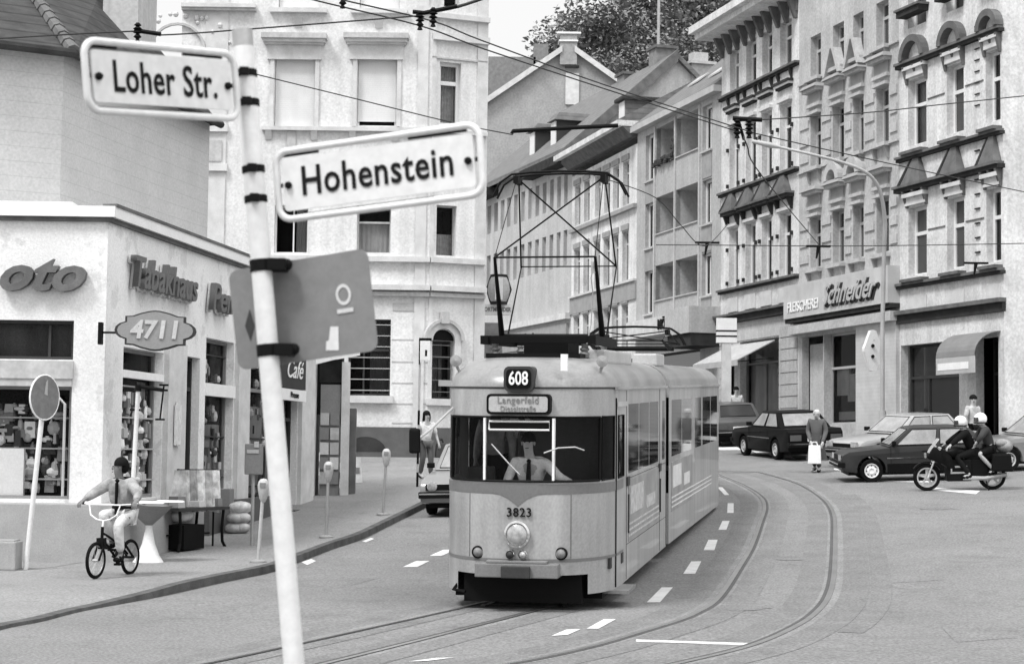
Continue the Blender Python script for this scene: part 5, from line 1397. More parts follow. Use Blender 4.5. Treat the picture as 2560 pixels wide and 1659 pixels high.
# inside
b = MB(); b.box(-1.0, 1.0, 1.0, 6.9, .85, .9); b.box(-.5, .5, .3, 1.0, .85, .9); b.box(-1.0, 1.0, 2.0, 6.9, 2.48, 2.5); b.box(-.15, 1.0, 1.75, 1.80, .9, 2.5); b.box(-1.0, -.78, 1.75, 1.8, .9, 2.5); b.box(-1.0, 1.0, 6.8, 6.85, .9, 2.5); b.build('cabin_interior', mat('cab_grey', .085, .9, .1), tram)  # dark bulkheads and ceiling added to darken the cab behind the driver
b = MB(); b.box(-.64, .64, .42, .72, .9, 1.52); b.box(-.78, -.45, .60, .85, 1.52, 1.70); b.build('driver_desk', DKGREY, tram, bevel=.03)
b = MB()
for y in (2.6, 3.4, 4.2, 5.0, 5.8):
    for x in (-.95, .5): b.box(x, x + .45, y, y + .08, 1.2, 1.95); b.box(x, x + .45, y - .4, y, 1.2, 1.3)
b.build('seats', MGREY, tram)
b = MB()
for y in (2.2, 3.6, 5.0): b.tube([(-.4, y, .9), (-.4, y, 2.48)], .017, 6); b.tube([(.4, y, .9), (.4, y, 2.48)], .017, 6)
b.build('grab_pole', LGREY, tram)
# below
b = MB(); b.box(-.95, .95, .75, 6.8, .10, .45); b.box(-.75, .75, .35, .5, .08, .5); b.box(-.9, .9, 8, 14.8, .12, .3); ub = b.build('underframe', BLACK, tram)
for y in (2.2, 3.9, 7.0):
    b = MB()
    for s in (-1, 1): b.lathe([(.33, -.06), (.34, .06), (.31, .07), (.0001, .07)], (s * .5, y, .33), 20, 'x')
    b.tube([(-.5, y, .33), (.5, y, .33)], .06, 8); b.build('wheelset', BLACK, ub)
b = MB(); b.tube([(-.80, .45, .34), (-.88, .32, .22), (-.72, .28, .20)], .022, 6); b.build('brake_hose', BLACK, tram)
for n_ in TGL.node_tree.nodes:
    if n_.type == 'BSDF_TRANSPARENT': n_.inputs[0].default_value = (1, 1, 1, 1)
# roof gear and pantographs
b = MB(); b.box(-.62, .62, 1.0, 6.4, 3.04, 3.10); b.box(-.76, .76, 1.40, 1.5, 3.24, 3.33); b.box(-.76, .76, 3.3, 3.40, 3.24, 3.33)
for s in (-1, 1): b.box(s * .72 - .05, s * .72 + .05, 1.35, 3.42, 3.22, 3.33)
b.box(-.25, .35, 1.7, 2.6, 3.1, 3.28); rg = b.build('roof_gear', BLACK, tram)
b = MB()
for s in (-1, 1):
    for y in (1.5, 3.3): b.lathe([(.05, 3.05), (.07, 3.1), (.04, 3.13), (.07, 3.16), (.04, 3.19), (.05, 3.23)], (s * .6, y, 0), 10)
b.build('insulator', MGREY, rg)
b = MB(); b.box(.50, .86, 1.7, 4.4, 2.98, 3.16); b.build('resistor_box', LGREY, rfo, bevel=.03)
b = MB(); b.box(.45, .85, 7.8, 9.0, 3.0, 3.2); b.build('resistor_box', LGREY, rfo, bevel=.03)
def panto(yb, kf, kr, zk, zh, yh, name):
    b = MB(); bz = 3.34
    for s in (-1, 1):
        b.tube([(s * .70, yb + .1, bz), (s * .685, kf, zk)], .042, 8, r2=.02)
        b.tube([(s * .70, yb + .5, bz), (s * .70, kr, zk - .02)], .013, 8, r2=.009)
        b.tube([(s * .685, kf, zk), (s * .62, yh - .08, zh)], .006, 6); b.tube([(s * .70, kr, zk - .02), (s * .62, yh + .08, zh)], .012, 6)
    b.tube([(-.685, kf, zk), (.62, yh - .08, zh)], .012, 6); b.tube([(.70, kr, zk), (-.62, yh + .08, zh)], .012, 6)
    b.tube([(-.685, kf, zk), (.685, kf, zk)], .014, 6); b.tube([(-.70, kr, zk), (.70, kr, zk)], .010, 6)
    b.tube([(-.74, yb + .1, bz), (.74, yb + .1, bz)], .04, 8); b.tube([(-.74, yb + .5, bz), (.74, yb + .5, bz)], .04, 8)
    po = b.build(name, BLACK, tram)
    h = MB()
    for y in (yh - .15, yh + .15):
        h.tube([(-.95, y, zh - .25), (-.85, y, zh - .06), (-.68, y, zh + .05), (-.4, y, zh + .075), (0, y, zh + .085), (.4, y, zh + .075), (.68, y, zh + .05), (.85, y, zh - .06), (.95, y, zh - .25)], .016, 8)
    for s in (-1, 1): h.box(s * .62 - .035, s * .62 + .035, yh - .17, yh + .17, zh - .07, zh + .03)
    h.build('collector_head', BLACK, po)
panto(2.35, 1.85, 3.85, 4.36, 5.52, 3.15, 'pantograph')
panto(11.2, 10.2, 13.2, 3.46, 3.66, 11.7, 'folded_pantograph')
b = MB(); b.tube([(.66, 2.0, 4.30), (.60, 2.05, 4.1), (.62, 2.1, 3.9), (.58, 2.2, 3.5), (.5, 2.2, 3.12)], .008, 5); b.tube([(.645, 1.95, 4.15), (.645, 1.95, 4.30)], .03, 8); b.build('trip_rope', LGREY, rg)
# ---------------------------------------------------------------- the street sign post in front
dP = 5.4
pt_, pb_ = P(605, 76, dP), P(735, 1659, dP)
ax = (pt_ - pb_).normalized()
foot = pb_ + ax * ((gz(pb_.x, pb_.y) + .12 - pb_.z) / ax.z)
post = thing('street_sign_post', 'leaning white street name post with two name plates and a grey board, closest of all', 'sign post', foot)
b = MB(); b.tube([foot - ax * .2, pt_ - ax * .05], .0305, 24); b.build('pole', POLEW, post, smooth=True)
b = MB(); b.tube([pt_ - ax * .05, pt_], .031, 24); b.build('pole_cap', STEEL, post, smooth=True)
def rrect(w_, h_, r, n=6):
    o = []
    for cx_, cz_, a0 in ((w_ - r, h_ - r, 0), (-w_ + r, h_ - r, 90), (-w_ + r, -h_ + r, 180), (w_ - r, -h_ + r, 270)):
        o += [(cx_ + r * math.cos(R(a0 + 90 * k / n)), cz_ + r * math.sin(R(a0 + 90 * k / n))) for k in range(n + 1)]
    return o
def name_plate(txt, TL, TR, BR, BL, dl, dr, th, tx, ty, sx, label):
    a, b_, c, d = P(*TL, dl), P(*TR, dr), P(*BR, dr), P(*BL, dl)
    ctr = (a + b_ + c + d) / 4
    M = frame_M(ctr, (b_ + c - a - d), (a + b_ - c - d))
    w_, h_ = ((b_ + c - a - d) / 4).length, ((a + b_ - c - d) / 4).length
    m = MB(M); L_ = [(x, 0, z) for x, z in rrect(w_ - .010, h_ - .010, .04)]; m.tube(L_ + L_[:2], .0105, 10); fo = m.build('sign_frame', PLATE, post, smooth=True); fo['label'] = label
    m = MB(M); m.prism([(x, -.004, z) for x, z in rrect(w_ - .030, h_ - .034, .012)], (0, .008, 0)); m.build('plate', PLATE, fo)
    m = MB(M)
    for s in (-1, 1): m.lathe([(.011, .006), (.011, -.012), (.006, -.02), (.0001, -.02)], (s * (w_ - .048), 0, -.002), 10, 'y'); m.box(s * (w_ - .048) - .004, s * (w_ - .048) + .03 * s, .004, .012, -.004, .008) if s > 0 else m.box(s * (w_ - .048) - .03, s * (w_ - .048) + .004, .004, .012, -.004, .008)
    m.build('bolt', BLACK, fo)
    m = MB(M)
    m.box(-w_ + .03, -w_ + .03 + w_ * .35, .006, .012, h_ - .026, h_ - .016); m.box(w_ * .3, w_ - .05, .006, .012, h_ - .026, h_ - .016); m.box(-w_ + .05, w_ * .5, .006, .012, -h_ + .014, -h_ + .024)
    m.build('edge_gap', BLACK, fo)
    put_text(txt, fo, M @ Matrix.Translation((tx, -.0065, ty)), LETTER, size=th, ext=.0008, sx=sx, bold=.0016, space=1.06)
name_plate('Loher Str.', (205, 91), (595, 128), (597, 306), (209, 284), 4.92, 5.36, .124, .004, -.002, .71, 'street name plate Loher Str.')
name_plate('Hohenstein', (683, 375), (1209, 298), (1214, 494), (690, 560), 5.42, 5.22, .122, -.002, .001, .80, 'street name plate Hohenstein')
a, b_, c, d = P(565, 676, 5.46), P(921, 612, 5.30), P(936, 876, 5.30), P(590, 922, 5.46)
ctr = (a + b_ + c + d) / 4; M = frame_M(ctr, (b_ + c - a - d), (a + b_ - c - d)); w_, h_ = ((b_ + c - a - d) / 4).length, ((a + b_ - c - d) / 4).length
M = Matrix.Translation((0, .045, 0)) @ M
m = MB(M); m.prism([(x, 0, z) for x, z in rrect(w_, h_, .03)], (0, .004, 0)); gb = m.build('grey_board', mat('board_grey', .20, .6, n=.06, ns=5, dirt=.08), post)
def onb(u, v):
    p = M.inverted() @ P(u, v, 5.42); return p.x, p.z
x, z = onb(876, 738); m = MB(M)
for i in range(28):
    b0, b1 = 2 * math.pi * i / 28, 2 * math.pi * (i + 1) / 28
    m.quad(*[(x + rr_ * math.cos(q_), -.002, z + rr_ * 1.28 * math.sin(q_)) for rr_, q_ in ((.0165, b0), (.0245, b0), (.0245, b1), (.0165, b1))])
x, z = onb(881, 778); m.box(x - .026, x + .026, -.003, -.001, z - .006, z + .006)
m.build('ring_emblem', mat('emblem_pale', .55, n=.1), gb)
m = MB(M); q_ = [onb(*p) for p in ((823, 876), (861, 876), (860, 817), (837, 817), (832, 850), (824, 855))]; m.quad(*[(x, -.002, z) for x, z in q_]); m.build('sticker', PLATE, gb)
m = MB(M); q_ = [onb(*p) for p in ((597, 769), (611, 812), (598, 850), (582, 812))]; m.quad(*[(x, -.002, z) for x, z in q_]); m.build('diamond_mark', DKGREY, gb)
for k, v in enumerate((187, 262, 430, 505, 672, 884)):
    t_ = (v - 76) / (1659 - 76.); c = pt_ + (pb_ - pt_) * t_
    m = MB(); hh_ = .011 if k < 4 else .018
    m.tube([c - ax * hh_, c + ax * hh_], .0345, 20)
    if k < 4: m.box(c.x - .012, c.x + .016, c.y - .05, c.y - .03, c.z - .012, c.z + .012)
    else: m.box(c.x + .02, c.x + .075, c.y - .035, c.y + .04, c.z - .016, c.z + .02); m.ball((c.x + .075, c.y, c.z + .004), .018, n=8, m=6)
    m.build('clamp', BLACK, post, bevel=.003)

# ---------------------------------------------------------------- posts, meters, lamp
def world_up(base, top_px):
    """the point above/near base seen at a pixel, at the base's depth"""
    return P(top_px[0], top_px[1], base.y)
b0 = G(64, 1423, .12); t0 = world_up(b0, (106, 1030)); dr = (t0 - b0).normalized()
o = thing('no_entry_sign', 'leaning white post with an oval traffic disc before the shop display window', 'traffic sign', b0)
m = MB(); m.tube([b0, t0 + dr * .3], .038, 12); m.build('pole', POLEW, o, smooth=True)
c = P(110, 993, b0.y - .06); xa = V((.44, .90, 0))
m = MB(); m.prism([c + xa * .31 * math.cos(q_) + V((0, 0, .32 * math.sin(q_))) for q_ in rng(0, 6.2832, 26)[:-1]], V((.90, -.44, 0)) * .02); do_ = m.build('sign_disc', mat('sign_back', .17, .5, n=.2, ns=8), o)
m = MB(); pp = [c + V((.90, -.44, 0)) * .01 + xa * .315 * math.cos(q_) + V((0, 0, .325 * math.sin(q_))) for q_ in rng(0, 6.2832, 26)]; m.tube(pp, .014, 6); m.build('rim', WPAINT, do_)
m = MB(); m.prism([c + V((.90, -.44, 0)) * .021 + xa * x + V((0, 0, z)) for x, z in ((-.02, .05), (.05, .03), (.05, .26), (.01, .22))], V((.90, -.44, 0)) * .003); m.build('sign_mark', LGREY, do_)
b0 = G(322, 1397, .12); t0 = world_up(b0, (346, 965)); dr = (t0 - b0).normalized()
o = thing('bracket_post', 'slim white post with a dark bracket arm at its top, beside the cyclist', 'post', b0)
m = MB(); m.tube([b0, t0], .036, 12); m.build('pole', POLEW, o, smooth=True)
m = MB(); e1 = P(408, 975, b0.y); m.tube([t0, e1], .03, 8); m.tube([t0 - dr * .08, t0 + dr * .02], .05, 10); p1, p2 = P(410, 962, b0.y), P(400, 1048, b0.y); m.tube([p1, p2], .014, 6)
for q_ in (p1, e1, p2): m.box(q_.x - .07, q_.x + .07, q_.y - .03, q_.y + .03, q_.z - .015, q_.z + .015)
p3 = P(336, 1024, b0.y); m.tube([p3 - V((.07, 0, 0)), p3 + V((.09, 0, 0))], .02, 6); m.build('bracket', BLACK, o)
for (u, v, tu, tv, lb) in ((645, 1405, 660, 1196, 'parking meter nearest the street sign post, lowest in view'), (815, 1343, 822, 1153, 'middle parking meter of the three along the kerb'), (957, 1287, 967, 1121, 'farthest parking meter of the three, nearest the parked car')):
    b0 = G(u, v, .12); t0 = world_up(b0, (tu, tv)); dr = (t0 - b0).normalized(); hgt = (t0 - b0).length
    o = thing('parking_meter', lb, 'parking meter', b0, group='parking meters along the kerb')
    m = MB(); m.tube([b0, b0 + dr * (hgt - .3)], .028, 10); m.build('pole', STEEL if 'nearest the street' not in lb else LGREY, o)
    m = MB(); m.lathe([(.13, 0), (.13, .025), (.05, .045)], b0, 14); m.build('foot_plate', STEEL, o)
    m = MB(); c = b0 + dr * (hgt - .12)
    m.lathe([(.03, -.24), (.06, -.18), (.085, -.05), (.09, .02), (.075, .08), (.045, .115), (.0001, .125)], c, 14); mo = m.build('head', LGREY, o, smooth=True)
    m = MB(); m.box(c.x - .045, c.x + .045, c.y - .095, c.y - .07, c.z - .01, c.z + .06); m.build('window', MGREY, mo)
b0 = G(1043, 1216, .12); t0 = world_up(b0, (1050, 905))
o = thing('stop_post', 'tall thin banded stop post with a small white plate behind the waiting woman', 'post', b0)
m = MB(); m.tube([b0, t0], .028, 10); m.build('pole', LGREY, o)
m = MB()
for k in (0, .55, 1.5): m.tube([b0 + (t0 - b0).normalized() * k, b0 + (t0 - b0).normalized() * (k + .35)], .0295, 10)
m.build('dark_band', BLACK, o)
p1, p2 = P(1050, 900, b0.y), P(1076, 852, b0.y); m = MB(); m.box(p1.x, p2.x, b0.y - .05, b0.y + .05, p1.z, p2.z); mo = m.build('plate', WPAINT, o)
m = MB(); m.box(p1.x - .03, p2.x + .03, b0.y - .04, b0.y + .04, p2.z, p2.z + .07); m.box(p1.x - .03, p1.x, b0.y - .04, b0.y + .04, p1.z - .1, p2.z); m.box((p1.x + p2.x) / 2, (p1.x + p2.x) / 2 + .05, b0.y - .055, b0.y - .051, p1.z + .1, p1.z + .25); m.build('dark_edge', BLACK, mo)
b0 = G(15, 1425, .12)
m = MB(); m.box(b0.x - .3, b0.x + .13, b0.y, b0.y + .4, b0.z, b0.z + .41, .0, .0); m.box(b0.x - .27, b0.x + .10, b0.y + .03, b0.y + .37, b0.z + .41, b0.z + .43)
tag(m.build('concrete_planter', PLINTH_L, bevel=.02), 'squat concrete planter at the far left on the pavement', 'planter')
# street lamp on the right
d_ = 54.5; lp = [P(u, v, d_ - k * .25) for k, (u, v) in enumerate([(2206, 1030), (2206, 820), (2210, 640), (2213, 560), (2207, 508), (2193, 461), (2160, 428), (2096, 403), (1998, 379), (1884, 354)])]
b0 = V((lp[0].x, lp[0].y, gz(lp[0].x, lp[0].y) + .1))
o = thing('street_lamp', 'tall pale curved street lamp mast in front of the butcher house', 'street lamp', b0)
m = MB(); m.tube([b0, b0 + V((0, 0, 1.2))], .11, 12); m.build('base', LGREY, o)
m = MB(); m.tube([b0 + V((0, 0, 1.0))] + lp[1:4] + smooth_poly(lp[3:], 5)[1:], .065, 10, r2=.035); m.build('mast', LGREY, o, smooth=True)
m = MB(); t_ = (lp[-1] - lp[-2]).normalized(); m.tube([lp[-1] - t_ * .9, lp[-1] - t_ * .5, lp[-1] + t_ * .05], [.03, .085, .05], 10); m.build('lantern', LGREY, o, smooth=True)
# lozenge advert by the butcher
c = P(2184, 876, 55.2); m = MB(); dia = [(0, .62), (.10, .6), (.33, .06), (.33, -.02), (.12, -.6), (0, -.62), (-.12, -.6), (-.33, -.02), (-.33, .06), (-.10, .6)]
o = thing('lozenge_sign', 'white lozenge shaped hanging sign with dark dots on the tiled pier', 'sign', c)
m.prism([c + V((.9 * x, .35 * x, z * 1.0)) for x, z in dia], V((-.05, .12, 0))); lo_ = m.build('plate', WPAINT, o)
m = MB()
for z in (.14, -.18): m.lathe([(.055, .0), (.055, -.03), (.0001, -.03)], (c.x - .03, c.y - .02, c.z + z), 12, 'y')
m.build('dark_dot', LETTER, lo_)
m = MB(); m.box(c.x - .02, c.x + .02, c.y, c.y + 1.6, c.z + .3, c.z + .34); m.build('bracket', STEEL, o)
# stop sign box with two bars, on a pillar
c = P(1816, 826, 62.5); o = thing('barred_light_box', 'white box sign with two black bars above the slanting awning', 'sign', c)
m = MB(); m.box(c.x - .34, c.x + .34, c.y - .12, c.y + .12, c.z - .42, c.z + .42); bo = m.build('box', WPAINT, o)
m = MB(); m.box(c.x - .35, c.x + .35, c.y - .13, c.y + .13, c.z - .04, c.z + .01); m.box(c.x - .35, c.x + .35, c.y - .13, c.y + .13, c.z - .22, c.z - .17); m.build('dark_bar', LETTER, bo)
m = MB(); gzb = gz(c.x, c.y); m.box(c.x - .16, c.x + .16, c.y - .1, c.y + .1, gzb, c.z - .42); m.build('pillar', STONE, o)
# beer signs far up the street
c = P(1247, 724, 70); o = thing('barrel_lamp_sign', 'barrel shaped lamp sign above the pale strip sign, behind the left pantograph leg', 'sign', c)
m = MB(); m.lathe([(.30, -.52), (.40, -.3), (.45, 0), (.40, .3), (.30, .52)], c, 20); bo = m.build('barrel', LIGHT_R, o, smooth=True)
m = MB()
for z, r_ in ((-.52, .33), (.52, .33)): m.lathe([(r_, z - .05), (r_, z + .05)], c, 20)
for s in (-1, 1): m.tube([c + V((s * .31, -.1, .5)), c + V((s * .47, -.1, 0)), c + V((s * .31, -.1, -.5))], .035, 6)
m.build('hoop', SOOT, bo)
m = MB(); m.box(c.x - .14, c.x + .16, c.y - .46, c.y - .40, c.z - .42, c.z + .40); m.build('pale_label', WPAINT, bo)
c = P(1240, 774, 70); o = thing('pale_strip_sign', 'long pale sign with blurred dark letters under the barrel lamp', 'sign', c)
m = MB(); m.box(c.x - .60, c.x + .62, c.y - .1, c.y + .1, c.z - .20, c.z + .20); bo = m.build('board', WPAINT, o)
m = MB(); m.box(c.x - .66, c.x - .60, c.y - .12, c.y + .12, c.z - .24, c.z + .26); m.build('dark_edge', SOOT, bo)
put_text('DORTMUNDER', o, frame_M(c + V((0, -.11, 0)), (1, 0, 0), (0, 0, 1)), MGREY, size=.22, ext=.005, sx=.75, bold=.008)
c = P(1222, 868, 69.5); m = MB(); m.box(c.x - .55, c.x + .55, c.y, c.y + .4, c.z - .75, c.z + .95, .1, .1); tag(m.build('corner_stall', CHIM, bevel=.05), 'small dim stall hood under the beer signs left of the tram roof', 'stall')
# flag mast on the roofs
p0, p1 = P(1645, 160, 126), P(1648, -60, 126); m = MB(); m.tube([p0, p1], .1, 8); tag(m.build('mast', STEEL), 'thin pale mast rising in front of the hill trees', 'mast')

# ---------------------------------------------------------------- overhead wires
def wire(name, label, pts, r=.008, k=6, cat='wire'):
    m = MB(); m.tube(smooth_poly([P(*p) for p in pts], k), r, 5); return tag(m.build(name, WIRE), label, cat)
wire('contact_wire', 'lower of two trolley wires crossing before the white corner building to the lamp arm', [(640, -42, 15.5), (782, 0, 16.6), (1050, 65, 18), (1210, 123, 19), (1510, 222, 21), (1840, 328, 23)])
wire('contact_wire', 'upper of two trolley wires crossing before the white corner building to the lamp arm', [(700, -38, 15.5), (854, 0, 16.6), (1083, 54, 18), (1205, 102, 19), (1510, 212, 21), (1870, 328, 23)])
wire('contact_wire', 'trolley wire slanting down from the lamp arm across the butcher house', [(1880, 332, 23), (2100, 382, 24), (2354, 437, 26), (2600, 488, 28)])
o = wire('span_wire', 'thin span wire running up from the slate roof to the double insulators', [(-60, 100, 17.5), (330, 79, 17.5), (405, 88, 17.5), (640, 72, 17.5), (1050, 40, 17.5)], .008)
wire('span_wire', 'short thick strut between the double insulators and the top of the picture', [(1040, 36, 17.5), (1143, 18, 17.5), (1260, -22, 17.5)], .016)
wire('pull_wire', 'slack wire from the name post level across the white building to the dark rod', [(640, 186, 30), (900, 250, 30), (1141, 309, 30), (1282, 337, 30)], .010)
wire('span_wire', 'span wire from the lamp arm rising past the corner house', [(1850, 303, 23), (2165, 282, 24), (2350, 262, 25), (2600, 236, 26)], .008)
wire('span_wire', 'low thin wire across the fronts of the pointed hood house and the corner house', [(1640, 612, 45), (1820, 613, 45), (2060, 615, 45), (2300, 613, 45), (2580, 608, 45)], .012)
wire('span_wire', 'thin wire rising over the tram from the pantograph to the balcony house', [(1522, 450, 34), (1640, 495, 36), (1700, 560, 38), (1760, 615, 40), (1820, 560, 44)], .010)
wire('stay_wire', 'slanting stay wire below the insulators at the lamp arm', [(1860, 340, 23), (1868, 365, 23), (1905, 440, 30), (2050, 615, 45)], .010)
def insul(label, pts):
    o = thing('wire_insulator', label, 'insulator', P(*pts[0]), group='insulators on the overhead wires')
    for q_ in pts:
        c = P(*q_); m = MB(); s = .030 * q_[2] / 17.5
        m.lathe([(s * .5, s * 3.2), (s * 1.2, s * 2.4), (s * .5, s * 2), (s * 1.5, s * 1.2), (s * .5, s * .8), (s * 1.5, 0), (s * .5, -s * .4), (s * 1.3, -s * 1.4), (s * .5, -s * 2), (s * .9, -s * 3), (.0001, -s * 3.2)], c, 12); m.build('insulator_body', BLACK, o)
    return o
io = insul('pair of ribbed black insulators where wires cross before the white building corner', [(1050, 52, 17.5), (1083, 44, 17.5)])
m = MB(); m.tube([P(1032, 30, 17.5), P(1060, 33, 17.5), P(1143, 16, 17.5)], .022, 6); m.build('clamp_bar', BLACK, io)
io = insul('black insulators on the wires beside the tip of the lamp arm', [(1843, 322, 23), (1873, 322, 23)])
m = MB(); m.tube([P(1832, 296, 23), P(1905, 300, 23)], .03, 6); m.tube([P(1846, 300, 23), P(1860, 350, 23)], .02, 6); m.build('clamp_bar', BLACK, io)
insul('small black insulator at the top edge before the white building', [(857, -2, 16.7)])
io = insul('black wire clamp above the left street name plate', [(344, 82, 17.4)])
m = MB(); m.tube([P(336, 76, 17.4), P(402, 86, 17.4)], .022, 6); m.build('clamp_bar', BLACK, io)
m = MB(); c = [P(u, v, 30) for u, v in ((1280, 334), (1282, 328), (1420, 320), (1545, 314))]; m.tube(c, .035, 8); tag(m.build('wire_rod', BLACK), 'dark horizontal rod hanging above the tram pantograph', 'bracket')
for (u, v, lb) in ((1768, 607, 'small wire connector in front of the grey balcony house'), (2046, 616, 'small wire connector in front of the butcher house windows'), (2440, 658, 'small wire connector low on the corner house front')):
    c = P(u, v, 45); m = MB(); m.box(c.x - .3, c.x + .3, c.y - .03, c.y + .03, c.z - .02, c.z + .03); m.tube([c, c + V((-.05, 0, -.3))], .05, 6, r2=.02); tag(m.build('wire_connector', BLACK), lb, 'connector', 'connectors on the thin wires')

# ---------------------------------------------------------------- goods before the shop
c0 = G(370, 1404, .12); c0.y += .0
o = thing('cone_stand', 'white cone stand with a wide dark bowl on top, beside the white post', 'stand', c0)
m = MB(); m.lathe([(.24, 0), (.17, .1), (.10, .28), (.055, .5), (.05, .58)], c0, 20); m.build('cone', POLEW, o, smooth=True)
m = MB(); m.lathe([(.05, .56), (.16, .66), (.33, .82), (.36, .86), (.33, .86), (.0001, .8)], c0, 20); m.build('bowl', MGREY, o, smooth=True)
m = MB()
for (x, y, z, a) in ((-.25, -.1, .88, .3), (.05, -.12, .9, -.1), (.32, .02, .92, .35), (-.1, .12, .9, .6)): m.box(c0.x + x - .22, c0.x + x + .2, c0.y + y - .12, c0.y + y + .12, c0.z + z, c0.z + z + .025, .03, .02)
tag(m.build('newspapers', WPAINT), 'loose white newspapers lying on the dark bowl of the cone stand', 'newspapers')
tA_ = G(470, 1372, .12)
o = thing('goods_table', 'dark metal table on curved legs in front of the shop', 'table', tA_)
zT = tA_.z + .70; dx = .50
M = Matrix.Translation((tA_.x, tA_.y, 0)) @ Matrix.Rotation(R(66), 4, 'Z')
m = MB(M); m.box(-.75, .75, -.32, .32, zT - .05, zT); m.build('top', DKGREY, o)
for x in (-.65, .65):
    for y in (-.26, .26):
        m = MB(M); m.tube([(x, y, zT - .05), (x * .94, y, zT - .35), (x * .97, y, tA_.z + .12), (x * 1.08, y * 1.1, tA_.z)], .026, 8); m.build('leg', BLACK, o)
m = MB(M); m.tube([(-.62, 0, tA_.z + .25), (.62, 0, tA_.z + .25)], .018, 6); m.box(-.5, .1, -.25, .25, tA_.z + .02, tA_.z + .42); m.build('shelf_box', BLACK, o)
m = MB(); q_ = P(449, 1290, tA_.y - .2); m.ball(q_, .17, .13, .11, 14, 9); m.ball(q_ + V((.1, .05, .02)), .12, .1, .1); tag(m.build('white_bag', WPAINT, smooth=True), 'crumpled white bag on the dark goods table', 'bag')
rk = P(490, 1235, tA_.y + .35); gzr = gz(rk.x, rk.y) + .12
o = thing('garment_rack', 'rack hung with pale printed clothes behind the goods table', 'rack', (rk.x, rk.y, gzr))
m = MB(); t2 = V((.62, .6, 0)); 
for s in (-1, 1): e = V((rk.x, rk.y, 0)) + t2 * .42 * s; m.tube([(e.x, e.y, gzr), (e.x, e.y, gzr + 1.32)], .018, 6)
e0_, e1_ = V((rk.x, rk.y, gzr + 1.30)) - t2 * .45, V((rk.x, rk.y, gzr + 1.30)) + t2 * .45; m.tube([e0_, e1_], .018, 6); m.build('rail', BLACK, o)
rnd = random.Random(5)
for k, mt in enumerate((LCLOTH, MCLOTH, WCLOTH, LCLOTH, WCLOTH)):
    m = MB(); c = e0_ + (e1_ - e0_) * ((k + .5) / 5); w_ = .20
    a = [c + V((-w_ * .5, -.06, 0)), c + V((w_ * .5, -.06, 0)), c + V((w_ * .75, -.14, -.62 - .1 * rnd.random())), c + V((-w_ * .75, -.12, -.6 - .1 * rnd.random()))]
    m.prism(a, V((.03, .10, 0))); m.build('garment', mat('print_%d' % k, (.5, .28, .66, .42, .72)[k], n=.45, ns=7), o)
for (u, v, w_, h_, dd, mt, nm, lb, ct) in ((552, 1330, .34, .80, .5, MGREY, 'goods_bin', 'grey upright bin between the garment rack and the sacks', 'bin'), (536, 1325, .16, .42, .3, BLACK, 'black_crate', 'small black crate at the foot of the grey bin', 'crate')):
    c = G(u, v, .12); m = MB(); m.box(c.x - w_ / 2, c.x + w_ / 2, c.y, c.y + dd, c.z, c.z + h_, .01, .01); tag(m.build(nm, mt, bevel=.015), lb, ct)
c = G(588, 1334, .12)
for k, (z, lb) in enumerate(((.10, 'lowest plastic sack of the pile by the shop step'), (.29, 'middle plastic sack of the pile by the shop step'), (.48, 'topmost plastic sack of the pile by the shop step'))):
    m = MB(); m.ball((c.x + .03 * k, c.y + .2, c.z + z), .23, .2, .115, 14, 8); m.ball((c.x + .12, c.y + .12, c.z + z + .01), .14, .12, .1, 10, 6); tag(m.build('plastic_sack', mat('sack_%d' % k, .42 + .1 * k, .35, n=.4, ns=6, bump=.4, bs=9), smooth='all'), lb, 'sack', 'sacks piled by the shop step')
c = P(634, 1147, 31.5); o = thing('post_box', 'dark grey cabinet on a thin post beside the sign post', 'post box', (c.x, c.y, gz(c.x, c.y)))
m = MB(); m.box(c.x - .14, c.x + .15, c.y - .1, c.y + .12, c.z - .26, c.z + .26); bo = m.build('cabinet', MGREY, o, bevel=.015)
m = MB(); m.box(c.x - .1, c.x + .1, c.y - .112, c.y - .10, c.z + .1, c.z + .16); m.box(c.x + .02, c.x + .1, c.y - .115, c.y - .1, c.z + .2, c.z + .30); m.build('slot', LGREY, bo)
m = MB(); m.tube([(c.x, c.y, gz(c.x, c.y) + .1), (c.x, c.y, c.z - .26)], .03, 8); m.build('post', STEEL, o)
# kiosk porch at the end of the shop row
a_, b_ = P(800, 955, 43), P(856, 899, 43); o = thing('shop_porch', 'small flat white porch roof with a dark blind at the end of the shop row', 'porch', (a_.x, 43, gz(a_.x, 43)))
p1, p2 = P(782, 906, 42.4), P(902, 884, 42.4); m = MB(); m.hexa([P(782, 912, 42), P(830, 900, 42.2), P(900, 888, 43.5), P(850, 897, 44)], [P(782, 896, 42), P(830, 884, 42.2), P(900, 876, 43.5), P(850, 884, 44)]); m.build('roof_slab', WPAINT, o)
m = MB(); m.box(a_.x, b_.x, 42.9, 43.0, a_.z, b_.z); m.build('blind', SOOT, o)
for u in (783, 866): p = P(u, 905, 42.8); m = MB(); m.box(p.x - .09, p.x + .09, 42.7, 42.9, gz(p.x, 42.8), p.z); m.build('post', STONE, o)
zz = [P(800, v, 43.2).z for v in (1180, 1130, 1060, 1000, 955)]
m = MB()
for u0, u1, mt in ((773, 797, SOOT), (854, 890, SOOT), (800, 820, None)):
    x0, x1 = P(u0, 1000, 43).x, P(u1, 1000, 43).x
    if mt: m.box(x0, x1, 43.0, 43.3, gz(x0, 43), P(u0, 1035 if u0 < 800 else 1020, 43).z)
m.build('dark_panel', SOOT_G, o)
rnd = random.Random(9)
stand = thing('magazine_stand', 'tall rack of magazines and posters under the white porch roof', 'rack', (a_.x, 42.5, gz(a_.x, 42.5)))
x0, x1 = P(800, 1000, 42.6).x, P(850, 1000, 42.6).x
m = MB(); m.box(x0, x1, 42.75, 42.85, gz(x0, 42.6) + .1, P(800, 960, 42.6).z); m.build('frame', MGREY, stand)
